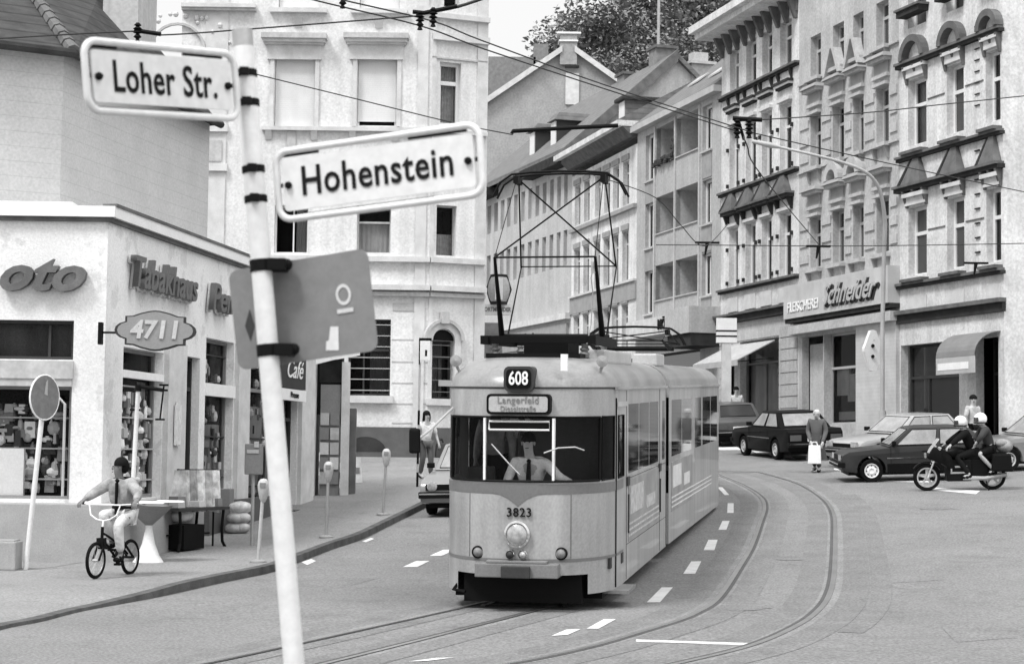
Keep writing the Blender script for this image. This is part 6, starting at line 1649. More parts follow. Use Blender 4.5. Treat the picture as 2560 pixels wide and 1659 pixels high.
for k in range(10):
    m = MB(); xx = x0 + (x1 - x0) * (.02 + .5 * (k % 2)); z = gz(x0, 42.6) + .4 + .34 * (k // 2)
    m.box(xx, xx + .2, 42.69, 42.74, z, z + .28); m.build('magazine', (LGREY, STONE, MGREY, LIGHT_R)[rnd.randrange(4)], stand)
for (u, v, w_, lb, mt) in ((862, 1222, .40, 'white newspaper placard leaning by the porch', WPAINT), (893, 1208, .26, 'smaller greyish placard leaning right of the white one', LIGHT_R), (803, 1190, .26, 'grey rounded placard hanging left of the porch', LGREY)):
    c = G(u, v, .12); m = MB(); m.hexa([c + V((-w_ / 2, 0, .02)), c + V((w_ / 2, 0, .02)), c + V((w_ / 2, .04, .02)), c + V((-w_ / 2, .04, .02))], [c + V((-w_ * .75, .2, .62)), c + V((w_ * .2, .2, .66)), c + V((w_ * .2, .24, .66)), c + V((-w_ * .75, .24, .62))])
    o = tag(m.build('placard', mt), lb, 'placard', 'placards by the porch')
    m = MB(); m.box(c.x - w_ * .35, c.x + w_ * .2, c.y + .06, c.y + .065, c.z + .25, c.z + .4); m.build('print', MGREY, o)

# ---------------------------------------------------------------- more bits in front of the shop
rnd = random.Random(4)
for (u, v, w_, h_, mt, nm, lb, ct) in ((416, 1345, .30, .26, LGREY, 'cardboard_box', 'pale cardboard box on the ground under the near end of the goods table', 'box'), (505, 1318, .26, .30, MGREY, 'cardboard_box', 'grey cardboard box behind the far legs of the goods table', 'box'), (622, 1300, .30, .34, DKGREY, 'dark_tub', 'dark tub beside the plastic sacks at the step', 'tub')):
    c = G(u, v, .12); m = MB(Matrix.Translation(c) @ Matrix.Rotation(R(20), 4, 'Z'))
    if nm == 'dark_tub': m.lathe([(w_ * .4, 0), (w_ * .5, h_), (w_ * .46, h_), (w_ * .38, .03)], (0, .2, 0), 16)
    else: m.box(-w_ / 2, w_ / 2, 0, .25, 0, h_)
    tag(m.build(nm, mt, bevel=.008), lb, ct)
q_ = fT.px(447, 1050, .16); m = MB(); 
for k in range(6):
    a = q_[0] - .12 + .04 * k; fT.box(m, a, a + .042, q_[1] - .42 - .05 * rnd.random(), q_[1] + .34 - .03 * abs(k - 2.5), .12 + .015 * (k % 2), .15 + .015 * (k % 2))
tag(m.build('hanging_cloth', WCLOTH), 'white garment hanging on the pier between the shop window and the door', 'garment')
zT_ = zT
for k, (x, y, w_, d_, h_, mt) in enumerate(((-.5, -.1, .2, .2, .12, LGREY), (-.2, .1, .25, .2, .18, MGREY), (.15, -.05, .2, .25, .1, STONE), (.42, .05, .22, .2, .2, LIGHT_R), (.62, -.12, .14, .2, .14, MGREY))):
    Mt = Matrix.Translation((tA_.x, tA_.y, 0)) @ Matrix.Rotation(R(66), 4, 'Z'); m = MB(Mt); m.box(x - w_ / 2, x + w_ / 2, y - d_ / 2, y + d_ / 2, zT_, zT_ + h_, .01, .01)
    tag(m.build('goods_carton', mt, bevel=.006), ('flat pale carton at the near end of the goods table', 'grey carton second along on the goods table', 'low whitish carton in the middle of the goods table', 'tall pale carton towards the far end of the goods table', 'small grey carton at the far end of the goods table')[k], 'carton', 'cartons on the goods table')
# seams and cracks
cr = MB()
def crack(pts, w_, h=.0):
    ribbon(cr, smooth_poly([G(*p) for p in pts], 4), -w_, w_, .005 + h)
crack([(-20, 1452), (110, 1440), (215, 1423)], .012, .12); crack([(560, 1250), (640, 1235), (735, 1228)], .01, .12) if False else None
crack([(2300, 1273), (2345, 1270), (2400, 1273)], .02); crack([(1840, 1514), (1870, 1516), (1930, 1520)], .02); crack([(2040, 1470), (2140, 1462), (2260, 1470)], .01); 
crack([(2150, 1335), (2160, 1345), (2180, 1346), (2196, 1330)], .006); crack([(1905, 1392), (1930, 1385), (1950, 1390), (1968, 1402)], .006)
struct('road_cracks', cr, mat('crack_dark', .15, n=.3, ns=5))
# ---------------------------------------------------------------- vehicles
def ground_M(x, y, head, dz=0.0):
    """head: direction of travel in degrees from +x, counter-clockwise; x forward, y left, z up, lying on the slope"""
    e = .3; gx = (gz(x + e, y) - gz(x - e, y)) / (2 * e); gy = (gz(x, y + e) - gz(x, y - e)) / (2 * e)
    up = V((-gx, -gy, 1)).normalized(); f = V((math.cos(R(head)), math.sin(R(head)), 0)); f = (f - up * f.dot(up)).normalized(); l = up.cross(f)
    m = Matrix.Identity(4)
    for i in range(3): m[i][0], m[i][1], m[i][2], m[i][3] = f[i], l[i], up[i], (x, y, gz(x, y) + dz)[i]
    return m
CGL = mat('car_glass', .05, .06, .6, n=.1)
CGLP = mat('car_glass_pale', .30, .08, .6, n=.25, ns=3)
REDL = mat('tail_lens', .10, .2, .5)
def wheel(par, x, y, r, s, hub=LGREY):
    b = MB(); b.lathe([(r * .62, -.085), (r * .93, -.09), (r, -.06), (r, .06), (r * .93, .09), (r * .62, .085), (r * .60, 0), (r * .62, -.085)], (x, y, r), 24, 'y', caps=False); w_ = b.build('wheel', RUBBER, par, smooth=True)
    b = MB(); b.lathe([(r * .63, .05 * s), (r * .62, .088 * s), (r * .57, .088 * s), (r * .50, .045 * s), (r * .36, .075 * s), (r * .22, .08 * s), (r * .2, .06 * s), (.0001, .06 * s)], (x, y, r), 24, 'y', caps=False); b.build('rim', hub, w_, smooth=True)
    b = MB()
    for k in range(8):
        a = 2 * math.pi * k / 8; b.lathe([(r * .06, .04 * s), (r * .055, .072 * s), (.0001, .072 * s)], (x + r * .43 * math.cos(a), y, r + r * .43 * math.sin(a)), 8, 'y')
    b.build('rim_hole', BLACK, w_)
    return w_
def car(label, M, paint, L=4.2, W=1.65, H=1.40, belt=.88, hood=.82, xa=.75, xb=-1.55, xc=.15, xd=-1.2, tail=.86, wf=1.3, wr=-1.2, round_lamp=False, glass=CGL, lower=None, estate=False, rack=False, hub=LGREY, cat='car'):
    o = thing('parked_car', label, cat, None, world=False, M=M)
    xf, xr, r = L / 2, -L / 2, .30
    def arc(cx_): return [(cx_ + .37 * math.cos(R(a)), r + .37 * math.sin(R(a))) for a in range(-10, 191, 20)]
    prof = [(xf - .03, .30), (xf, .40), (xf, .60), (xf - .06, hood - .12), (xf - .22, hood - .05), (xa, hood + .04), (xa - .1, belt), (xb, belt + .02), (xr + .12, tail), (xr, tail - .1), (xr, .42), (xr + .05, .28)]
    prof += [(x, z) for x, z in reversed(arc(wr))] + [(x, z) for x, z in reversed(arc(wf))]
    b = MB(); n = len(prof); ys = [-W / 2 + .0, -W / 2 + .03, W / 2 - .03, W / 2]
    b.prism([(x, -W / 2, z) for x, z in prof], (0, W, 0)); bo = b.build('body', paint, o, smooth=True, bevel=.035)
    if lower:
        b = MB()
        for s in (-1, 1): b.box(wr + .40, wf - .40, s * (W / 2) - .004, s * (W / 2) + .004, .24, .47)
        b.box(xr - .004, xr + .1, -W / 2 + .05, W / 2 - .05, .26, .42); b.build('sill', lower, o)
    # cabin
    wb, wt = W / 2 - .05, W / 2 - .20
    B = {('f', s): V((xa, s * wb, belt)) for s in (-1, 1)}; B.update({('r', s): V((xb, s * wb, belt + .02)) for s in (-1, 1)})
    T = {('f', s): V((xc, s * wt, H - .03)) for s in (-1, 1)}; T.update({('r', s): V((xd, s * wt, H - .03)) for s in (-1, 1)})
    b = MB(); b.hexa([B['f', -1], B['f', 1], B['r', 1], B['r', -1]], [T['f', -1], T['f', 1], T['r', 1], T['r', -1]]); b.build('cabin', paint, o, smooth=True, bevel=.03)
    b = MB(); b.hexa([(xc - .05, -wt + .02, H - .03), (xc - .05, wt - .02, H - .03), (xd + .05, wt - .02, H - .03), (xd + .05, -wt + .02, H - .03)], [(xc - .3, -wt + .2, H), (xc - .3, wt - .2, H), (xd + .3, wt - .2, H), (xd + .3, -wt + .2, H)]); b.build('roof', paint, o, smooth=True)
    def pane(name, p00, p10, p11, p01, u0, u1, v0, v1):
        def bl(u, v): return (p00 * (1 - u) + p10 * u) * (1 - v) + (p01 * (1 - u) + p11 * u) * v
        nn = (p10 - p00).cross(p01 - p00).normalized(); ctr = V((0, 0, (belt + H) / 2))
        if nn.dot(bl(.5, .5) - V(((xa + xb) / 2, 0, belt))) < 0: nn = -nn
        q_ = [bl(u0, v0) + nn * .006, bl(u1, v0) + nn * .006, bl(u1, v1) + nn * .006, bl(u0, v1) + nn * .006]
        m_ = MB(); m_.quad(*q_); po = m_.build(name, glass, o)
        m_ = MB(); m_.tube(q_ + [q_[0], q_[1]], .012, 5); m_.build('window_seal', BLACK, po)
        return po
    pane('windscreen', B['f', -1], B['f', 1], T['f', 1], T['f', -1], .07, .93, .08, .9)
    pane('rear_window', B['r', -1], B['r', 1], T['r', 1], T['r', -1], .09, .91, .12, .88)
    for s in (-1, 1):
        for u0, u1 in ((.07, .47), (.52, .92)) if not estate else ((.05, .34), (.38, .64), (.68, .94)):
            pane('side_window', B['f', s], B['r', s], T['r', s], T['f', s], u0, u1, .08, .9)
    for x in (wf, wr):
        for s in (-1, 1): wheel(o, x, s * (W / 2 - .09), r, s, hub)
    for nm, x0, x1 in (('front_bumper', xf - .1, xf + .09), ('rear_bumper', xr - .09, xr + .1)):
        b = MB(); b.box(x0, x1, -W / 2 - .02, W / 2 + .02, .40, .53); bp_ = b.build(nm, BLACK, o, bevel=.02)
        b = MB(); xx = x1 if 'front' in nm else x0; b.box(xx - .006, xx + .006, -W / 2, W / 2, .475, .505); b.build('chrome_strip', CHROME, bp_)
    b = MB(); b.box(xf - .02, xf + .012, -W / 2 + .12, W / 2 - .12, .56, hood - .14); b.build('grille', BLACK, o)
    for s in (-1, 1):
        b = MB()
        if round_lamp: b.lathe([(.105, 0), (.105, .04), (.06, .055), (.0001, .06)], (xf, s * (W / 2 - .26), .64), 16, 'x')
        else: b.box(xf - .01, xf + .02, s * (W / 2 - .24) - .15, s * (W / 2 - .24) + .15, .57, .71)
        b.build('headlight', LAMPGL, o)
        b = MB(); b.box(xr - .012, xr + .02, s * (W / 2 - .22) - .17, s * (W / 2 - .22) + .17, .58, .75); b.build('tail_light', REDL, o)
        b = MB(); b.box(xa - .18, xa - .08, s * (W / 2 + .03) - .09, s * (W / 2 + .03) + .07, belt + .04, belt + .15); b.build('mirror', BLACK, o, bevel=.02)
        b = MB(); b.tube([(xa - .85, s * (W / 2 + .005), belt - .12), (xa - .98, s * (W / 2 + .005), belt - .12)], .014, 6); b.tube([(xa - .05, s * (W / 2 + .002), belt - .02), (xa - .05, s * (W / 2 + .002), .45)], .005, 4); b.tube([(xb + .9, s * (W / 2 + .002), belt - .02), (xb + .9, s * (W / 2 + .002), .45)], .005, 4); b.build('door_seam', BLACK, o)
        b = MB(); b.box(wr + .4, wf - .4, s * (W / 2 + .004) - .006, s * (W / 2 + .004) + .006, .60, .625); b.build('side_strip', CHROME, o)
    for x in (xf + .03, xr - .02):
        b = MB(); b.box(x - .012, x + .012, -.26, .26, .56 if x < 0 else .41, .67 if x < 0 else .52); b.build('number_plate', WPAINT, o)
    b = MB(); b.box(xr + .2, xf - .2, -W / 2 + .15, W / 2 - .15, .18, .30); b.build('underbody', BLACK, o)
    return o
P_DARK = mat('car_paint_dark', .006, .45, .07, n=.05)
P_HATCH = mat('car_paint_hatch', .032, .35, .2, n=.08, coat=.08)
P_MID = mat('car_paint_mid', .10, .35, .25, n=.06, coat=.2)
P_LIGHT = mat('car_paint_light', .22, .3, .5, n=.05, coat=.5)
P_SILV = mat('car_paint_silver', .34, .3, .5, n=.05, coat=.5)
c = G(2185, 1206); 
M = ground_M(c.x + 1.16, c.y + .80, 178) @ Matrix.Scale(.93, 4)
car('dark hatchback crossing behind the motorcycle, side on with bright wheel rims', M, P_HATCH, L=4.05, W=1.62, H=1.40, belt=.90, hood=.84, xa=.80, xb=-1.75, xc=.22, xd=-1.25, tail=.9, wf=1.25, wr=-1.15, glass=CGLP, lower=P_DARK, hub=WPAINT)
c = G(2020, 1150); M = ground_M(c.x - .35, c.y + 1.9, 104)
car('black saloon seen from behind on the right, in front of the butcher shop', M, P_DARK, L=4.5, W=1.68, H=1.40, belt=.90, hood=.86, xa=.85, xb=-1.55, xc=.15, xd=-1.0, tail=.92, glass=CGLP)
c = G(1858, 1118); M = ground_M(c.x - .55, c.y + 2.6, 104)
car('grey estate car seen from behind with a darker lower body, left of the black saloon', M, P_MID, L=4.4, W=1.66, H=1.44, belt=.92, hood=.86, xa=.8, xb=-2.05, xc=.2, xd=-1.75, tail=.92, estate=True, lower=P_DARK)
c = P(2245, 1100, 49.5); M = ground_M(c.x + .3, 50.2, 205)
car('pale saloon facing left behind the dark hatchback', M, P_SILV, L=4.0, W=1.60, H=1.38, belt=.88, hood=.80, xa=.70, xb=-1.5, xc=.1, xd=-1.1, glass=CGLP)
c = G(1140, 1296); M = ground_M(c.x + .38, c.y + 2.4, 262)
car('light saloon parked at the kerb, half hidden behind the tram front', M, P_LIGHT, L=4.3, W=1.66, H=1.42, belt=.88, hood=.82, round_lamp=True, glass=CGLP)
c = P(2560, 1150, 46); M = ground_M(c.x + .9, 47.5, 190)
car('pale car at the right edge of the street behind the motorcycle', M, P_LIGHT, L=4.2, W=1.65, H=1.4, glass=CGLP)
for o in list(bpy.data.objects):
    if o.name.startswith('parked_car') and o.get('label', '').startswith(('dark hatch', 'pale saloon')): o.name = 'car'

# ---------------------------------------------------------------- people
def skinmesh(name, nodes, edges, root, m, parent, extra=None, sub=2):
    ks = list(nodes); me = bpy.data.meshes.new(name); me.from_pydata([tuple(nodes[k][0]) for k in ks], [(ks.index(a), ks.index(b)) for a, b in edges], [])
    ob = bpy.data.objects.new(name, me); COL.objects.link(ob)
    ob.modifiers.new('Skin', 'SKIN'); sm = ob.modifiers.new('Sub', 'SUBSURF'); sm.levels = sub; sm.render_levels = sub
    sv = me.skin_vertices[0].data
    for i, k in enumerate(ks):
        rr = nodes[k][1]; sv[i].radius = rr if isinstance(rr, tuple) else (rr, rr); sv[i].use_root = (k == root)
    dg = bpy.context.evaluated_depsgraph_get(); dg.update()
    m2 = bpy.data.meshes.new_from_object(ob.evaluated_get(dg))
    bpy.data.objects.remove(ob)
    if extra:
        bm = bmesh.new(); bm.from_mesh(m2); t = bpy.data.meshes.new('t'); t.from_pydata([tuple(p) for p in extra.v], [], extra.f); bm.from_mesh(t); bm.to_mesh(m2); bm.free()
    for p in m2.polygons: p.use_smooth = True
    m2.name = name
    m2.materials.clear(); m2.materials.append(m)
    return link(name, m2, parent)
STAND = dict(pel=(0, 0, .95), sp=(0, 0, 1.12), ch=(0, -.01, 1.31), nk=(0, .0, 1.46), hd=(0, -.02, 1.60),
             sL=(.18, 0, 1.40), eL=(.25, .02, 1.12), wL=(.26, -.06, .88), sR=(-.18, 0, 1.40), eR=(-.25, .02, 1.12), wR=(-.26, -.06, .88),
             hL=(.09, 0, .90), kL=(.10, -.03, .50), aL=(.10, .02, .09), tL=(.12, -.14, .04), hR=(-.09, 0, .90), kR=(-.10, -.03, .50), aR=(-.10, .02, .09), tR=(-.12, -.14, .04))
def human(label, M, pose=None, face=(0, -1, 0), top=LCLOTH, legs=DCLOTH, hair=HAIR, skin=SKIN, sleeve=1.0, trouser=1.0, skirt=0, longhair=False, helmet=None, tie=False, shoes=BLACK, hairs=True, group=None, coat=False):
    J = {k: V(v) for k, v in {**STAND, **(pose or {})}.items()}
    o = thing('person', label, 'person', None, world=False, M=M, group=group)
    fd = V(face).normalized(); hd = J['hd']; upv = V((0, 0, 1)); rt = fd.cross(upv).normalized()
    N = {'pel': (J['pel'], (.135, .10)), 'sp': (J['sp'], (.12, .095)), 'ch': (J['ch'], (.145, .105)), 'nk': (J['nk'], .055), 'chin': (hd - upv * .055 + fd * .025, (.062, .072)), 'skull': (hd + upv * .035, (.078, .096)), 'crown': (hd + upv * .085, (.055, .07))}
    E = [('pel', 'sp'), ('sp', 'ch'), ('ch', 'nk'), ('nk', 'chin'), ('chin', 'skull'), ('skull', 'crown')]
    for s in 'LR':
        N['s' + s] = (J['s' + s], .062); N['e' + s] = (J['e' + s], .042); N['w' + s] = (J['w' + s], .028)
        N['h' + s] = (J['h' + s], .085); N['k' + s] = (J['k' + s], .056); N['a' + s] = (J['a' + s], .038); N['t' + s] = (J['t' + s], .034)
        E += [('ch', 's' + s), ('s' + s, 'e' + s), ('e' + s, 'w' + s), ('pel', 'h' + s), ('h' + s, 'k' + s), ('k' + s, 'a' + s), ('a' + s, 't' + s)]
        d = (J['w' + s] - J['e' + s]).normalized(); sd = d.cross(upv if abs(d.z) < .9 else V((0, 1, 0))).normalized(); dn = d.cross(sd).normalized()
        if dn.z > 0: dn = -dn
        pm = J['w' + s] + d * .055; N['p' + s] = (pm, (.034, .020)); E.append(('w' + s, 'p' + s))
        for f_, (off, ln) in enumerate(((-.030, .075), (-.010, .085), (.010, .08), (.030, .065))):
            b0 = pm + sd * off + d * .03; b1 = b0 + d * ln * .5 + dn * .012; b2 = b1 + d * ln * .3 + dn * .035
            for q_, p_, r_ in (('a', b0, .010), ('b', b1, .009), ('c', b2, .008)): N['f%d%s%s' % (f_, q_, s)] = (p_, r_)
            E += [('p' + s, 'f%da%s' % (f_, s)), ('f%da%s' % (f_, s), 'f%db%s' % (f_, s)), ('f%db%s' % (f_, s), 'f%dc%s' % (f_, s))]
        th = J['w' + s] + d * .03 + sd * (-.045 if s == 'L' else .045) + dn * .01
        N['th' + s] = (th, .010); N['tt' + s] = (th + d * .04 + dn * .02, .009); E += [('w' + s, 'th' + s), ('th' + s, 'tt' + s)]
    x_ = MB()
    x_.ball(hd + fd * .098 + upv * .0, .014, .014, .024, 8, 6)
    for s in (-1, 1): x_.ball(hd + rt * s * .080 + upv * .01, .014, .02, .03, 8, 6)
    skinmesh('body', N, E, 'pel', skin, o, x_)
    e = MB()
    for s in (-1, 1): e.ball(hd + fd * .088 + rt * s * .032 + upv * .028, .011, .011, .008, 8, 6)
    e.box(hd.x - .001, hd.x + .001, hd.y, hd.y + .001, hd.z, hd.z + .001)
    e.tube([hd + fd * .094 - upv * .045 - rt * .022, hd + fd * .1 - upv * .047, hd + fd * .094 - upv * .045 + rt * .022], .005, 5)
    e.build('eyes_and_mouth', HAIR, o)
    if helmet is None and hairs:
        h = MB(); n_ = 16
        h.ball(hd + upv * .055 - fd * .022, .100, .112, .105, 18, 9, -12, 90); h.ball(hd + upv * .02 - fd * .055, .085, .07, .10, 14, 8)
        if longhair: h.ball(hd - upv * .08 - fd * .05, .105, .07, .17, 14, 8); h.ball(hd - upv * .02 + rt * .08 - fd * .01, .03, .05, .12, 10, 6); h.ball(hd - upv * .02 - rt * .08 - fd * .01, .03, .05, .12, 10, 6)
        h.build('hair', hair, o, smooth='all')
    if helmet is not None:
        h = MB(); h.ball(hd + upv * .03, .145, .15, .150, 20, 12, -60, 90); ho = h.build('helmet', helmet, o, smooth='all')
        h = MB(); c_ = hd + upv * .02
        for i in range(10):
            a0_, a1_ = R(-62 + 12.4 * i), R(-62 + 12.4 * (i + 1))
            def vp(a, z): return c_ + (fd * math.cos(a) + rt * math.sin(a)) * .152 + upv * z
            h.quad(vp(a0_, -.045), vp(a1_, -.045), vp(a1_, .05), vp(a0_, .05))
        h.build('visor', CGL, ho)
        h = MB(); h.tube([c_ + (fd * math.cos(R(a)) + rt * math.sin(R(a))) * .15 - upv * .075 for a in range(0, 361, 20)], .014, 6); h.build('helmet_edge', BLACK, ho)
    k = 1.22
    CN = {'pel': (J['pel'] + upv * .02, (.15, .115)), 'sp': (J['sp'], (.145, .115)), 'ch': (J['ch'], (.168, .128)), 'nk': (J['nk'] - upv * .045, (.078, .075))}
    CE = [('pel', 'sp'), ('sp', 'ch'), ('ch', 'nk')]
    for s in 'LR':
        CN['s' + s] = (J['s' + s], .082); CN['e' + s] = (J['s' + s] + (J['e' + s] - J['s' + s]) * min(1, sleeve * 2), .060); CE += [('ch', 's' + s), ('s' + s, 'e' + s)]
        if sleeve > .6: CN['w' + s] = (J['e' + s] + (J['w' + s] - J['e' + s]) * (sleeve * .95), .042); CE.append(('e' + s, 'w' + s))
    if coat: CN = {k_: (p_, tuple(q_ * 1.14 for q_ in r_) if isinstance(r_, tuple) else r_ * 1.2) for k_, (p_, r_) in CN.items()}
    skinmesh('shirt' if not coat else 'jacket', CN, CE, 'pel', top, o)
    CN = {'pel': (J['pel'] - upv * .01, (.150, .118))}; CE = []
    for s in 'LR':
        CN['h' + s] = (J['h' + s], .104); CN['k' + s] = (J['h' + s] + (J['k' + s] - J['h' + s]) * min(1, trouser * 2), .080); CE += [('pel', 'h' + s), ('h' + s, 'k' + s)]
        if trouser > .6: CN['a' + s] = (J['k' + s] + (J['a' + s] - J['k' + s]) * (trouser * .92), .062); CE.append(('k' + s, 'a' + s))
    skinmesh('trousers', CN, CE, 'pel', legs, o)
    if skirt:
        h = MB(); p = J['pel']; h.lathe([(.15, .12), (.19, -.1), (.25, -.1 - skirt * .5), (.30, -skirt)], p, 16); h.build('skirt', legs, o, smooth=True)
    h = MB()
    for s in 'LR':
        a, t = J['a' + s], J['t' + s]; d = (t - a); d.z = 0; d = d.normalized() if d.length > 1e-3 else fd
        h.ball(a + d * .07 + V((0, 0, -.045)), .055, .055, .045, 10, 6); h.ball(a + d * .14 + V((0, 0, -.055)), .048, .048, .035, 10, 6); h.ball(a + V((0, 0, -.03)), .05, .05, .05, 10, 6)
    h.build('shoes', shoes, o, smooth='all')
    if tie:
        h = MB(); c_ = J['nk'] + fd * .075 - upv * .05; h.hexa([c_ + rt * .04 - upv * .36 + fd * .08, c_ - rt * .04 - upv * .36 + fd * .08, c_ - rt * .04 - upv * .36 + fd * .07, c_ + rt * .04 - upv * .36 + fd * .07], [c_ + rt * .02 + fd * .03, c_ - rt * .02 + fd * .03, c_ - rt * .02, c_ + rt * .02]); h.ball(c_ + fd * .02 + upv * .005, .03, .02, .025, 8, 6); h.build('tie', BLACK, o)
    return o
def facing(x, y, z, deg):
    """deg 0 faces the camera (-y)"""
    return Matrix.Translation((x, y, z)) @ Matrix.Rotation(R(deg), 4, 'Z')
# driver in the cab
seat = dict(pel=(0, .12, .60), sp=(0, .10, .78), ch=(0, .05, .98), nk=(0, .03, 1.13), hd=(-.02, .0, 1.29), sL=(.20, .04, 1.06), sR=(-.20, .04, 1.06), eL=(.40, -.14, .90), wL=(.62, -.30, .82), eR=(-.30, -.02, .82), wR=(-.22, -.26, .76),
            hL=(.1, .08, .58), kL=(.13, -.30, .58), aL=(.13, -.32, .20), tL=(.13, -.46, .14), hR=(-.1, .08, .58), kR=(-.13, -.30, .58), aR=(-.13, -.32, .20), tR=(-.13, -.46, .14))
Md = TM @ Matrix.Translation((-.02, .92, .68))
human('tram driver in a pale shirt and dark tie at the controls behind the windscreen', Md, seat, top=mat('driver_shirt', .85, .9, bump=.8, bs=13), legs=DCLOTH, skin=mat('skin_bright', .5, .6), tie=True)
Mp = TM @ Matrix.Translation((-.62, 1.6, .88))
human('passenger in dark clothes standing behind the left part of the tram windscreen', Mp @ Matrix.Scale(.95, 4), None, face=(.6, -.8, 0), top=MCLOTH, legs=DCLOTH, skin=SKIN_D)
# woman at the stop, shopper, man in the distance, person behind the riders
c = G(1064, 1196, .12)
w_ = human('woman in a white top and dark skirt walking on the pavement behind the tram mirror', facing(c.x, c.y, c.z, 25), dict(eL=(.27, -.02, 1.12), wL=(.30, -.12, .92), kL=(.10, -.10, .50), aL=(.11, -.06, .09), tL=(.12, -.2, .05), aR=(-.10, .14, .10)), top=WCLOTH, legs=mat('skirt_grey', .09, .9), longhair=True, sleeve=.45, trouser=1, group=None)
m = MB(); mm = facing(c.x, c.y, c.z, 25); m.M = mm; m.box(.22, .52, -.16, -.02, .55, .92, .03, .02); m.tube([(.30, -.09, .92), (.33, -.09, 1.02), (.40, -.09, 1.02), (.44, -.09, .92)], .01, 5); tag(m.build('shoulder_bag', mat('bag_dark', .06), bevel=.03), 'dark bag held by the woman in the white top', 'bag')
c = G(2042, 1180)
human('small person in a long dark coat crossing the road with a white bag', facing(c.x, c.y, c.z, -20) @ Matrix.Scale(.95, 4), dict(hd=(0, -.05, 1.56), kL=(.08, -.14, .50), aL=(.08, -.10, .09), tL=(.09, -.26, .05), aR=(-.08, .16, .13), wL=(.18, -.18, .80), wR=(-.12, -.2, .82)), top=mat('coat_top', .10, .9), legs=mat('coat_grey', .06), skirt=.62, hair=LCLOTH, coat=True)
m = MB(facing(c.x, c.y, c.z, -20)); m.box(-.17, .17, -.36, -.26, .22, .70, .02, .01); m.tube([(-.08, -.31, .70), (-.05, -.31, .78), (.05, -.31, .78), (.08, -.31, .70)], .008, 5); tag(m.build('white_bag', WPAINT, bevel=.02), 'white carrier bag carried by the person in the long dark coat', 'bag')
c = P(1842, 985, 64); human('man in a white shirt on the far pavement above the estate car roof', facing(c.x, 64.2, gz(c.x, 64.2) + .12, 10) @ Matrix.Scale(1.02, 4), None, top=WCLOTH, legs=DCLOTH, sleeve=.45)
c = P(2432, 1015, 50.5); human('short haired man in a pale top standing behind the riders', facing(c.x, 50.5, gz(c.x, 50.5), 30) @ Matrix.Scale(1.05, 4), None, face=(-.6, -.8, 0), top=LCLOTH, legs=DCLOTH, sleeve=.45)

# ---------------------------------------------------------------- the motorcycle and its riders (x forward, y left)
c = G(2322, 1226)
head = 176; Mm = ground_M(c.x, c.y, head) @ Matrix.Scale(.96, 4) @ Matrix.Translation((-1.46, 0, 0))
mc = thing('motorcycle', 'black touring motorcycle with a bright windshield carrying two riders', 'motorcycle', None, world=False, M=Mm)
for x in (1.50, 0):
    r = .315; b = MB(); b.lathe([(r * .74, -.05), (r * .92, -.06), (r, -.02), (r, .02), (r * .92, .06), (r * .74, .05), (r * .74, -.05)], (x, 0, r), 28, 'y', caps=False); wo = b.build('wheel', RUBBER, mc, smooth=True)
    b = MB(); b.lathe([(r * .745, -.045), (r * .64, -.045), (r * .64, .045), (r * .745, .045)], (x, 0, r), 28, 'y', caps=False); b.lathe([(.06, -.06), (.06, .06)], (x, 0, r), 12, 'y')
    for k in range(5):
        a = 2 * math.pi * k / 5 + .3; b.hexa([(x + .04 * math.cos(a + .6), -.02, r + .04 * math.sin(a + .6)), (x + .04 * math.cos(a - .6), -.02, r + .04 * math.sin(a - .6)), (x + .04 * math.cos(a - .6), .02, r + .04 * math.sin(a - .6)), (x + .04 * math.cos(a + .6), .02, r + .04 * math.sin(a + .6))],
                                            [(x + .235 * math.cos(a + .10), -.02, r + .235 * math.sin(a + .10)), (x + .235 * math.cos(a - .10), -.02, r + .235 * math.sin(a - .10)), (x + .235 * math.cos(a - .10), .02, r + .235 * math.sin(a - .10)), (x + .235 * math.cos(a + .10), .02, r + .235 * math.sin(a + .10))])
    b.build('rim', LGREY, wo)
b = MB()
for s in (-1, 1): b.tube([(1.50, s * .10, .315), (1.30, s * .09, .78)], .026, 8)
b.build('front_fork', CHROME, mc)
b = MB()
for i in range(9):
    a0_, a1_ = R(35 + 13 * i), R(35 + 13 * (i + 1)); q_ = lambda a, y: (1.50 + .35 * math.cos(a), y, .315 + .35 * math.sin(a)); b.hexa([q_(a0_, -.07), q_(a0_, .07), q_(a1_, .07), q_(a1_, -.07)], [(1.5 + .37 * math.cos(a0_), -.07, .315 + .37 * math.sin(a0_)), (1.5 + .37 * math.cos(a0_), .07, .315 + .37 * math.sin(a0_)), (1.5 + .37 * math.cos(a1_), .07, .315 + .37 * math.sin(a1_)), (1.5 + .37 * math.cos(a1_), -.07, .315 + .37 * math.sin(a1_))])
b.build('mudguard', BLACK, mc)
b = MB(); b.prism([(x, -.22, z) for x, z in ((1.52, .80), (1.45, .74), (1.15, .62), (1.0, .50), (.85, .52), (.95, .80), (1.15, .98), (1.35, 1.02))], (0, .44, 0)); fa_ = b.build('fairing', BLACK, mc, smooth=True, bevel=.05)
b = MB(); b.hexa([(1.48, -.16, .84), (1.48, .16, .84), (1.40, .20, .98), (1.40, -.20, .98)], [(1.22, -.14, 1.22), (1.22, .14, 1.22), (1.20, .15, 1.20), (1.20, -.15, 1.20)]); b.build('windshield', mat('windshield_pale', .5, .1, .6), fa_, bevel=.02)
b = MB(); b.box(1.50, 1.54, -.08, .08, .76, .88); b.build('headlight', LAMPGL, fa_, bevel=.02)
b = MB()
for s in (-1, 1): b.ball((1.24, s * .36, 1.0), .05, .06, .045, 10, 6); b.tube([(1.2, s * .25, .95), (1.24, s * .36, 1.0)], .012, 6)
b.build('mirror', CHROME, mc)
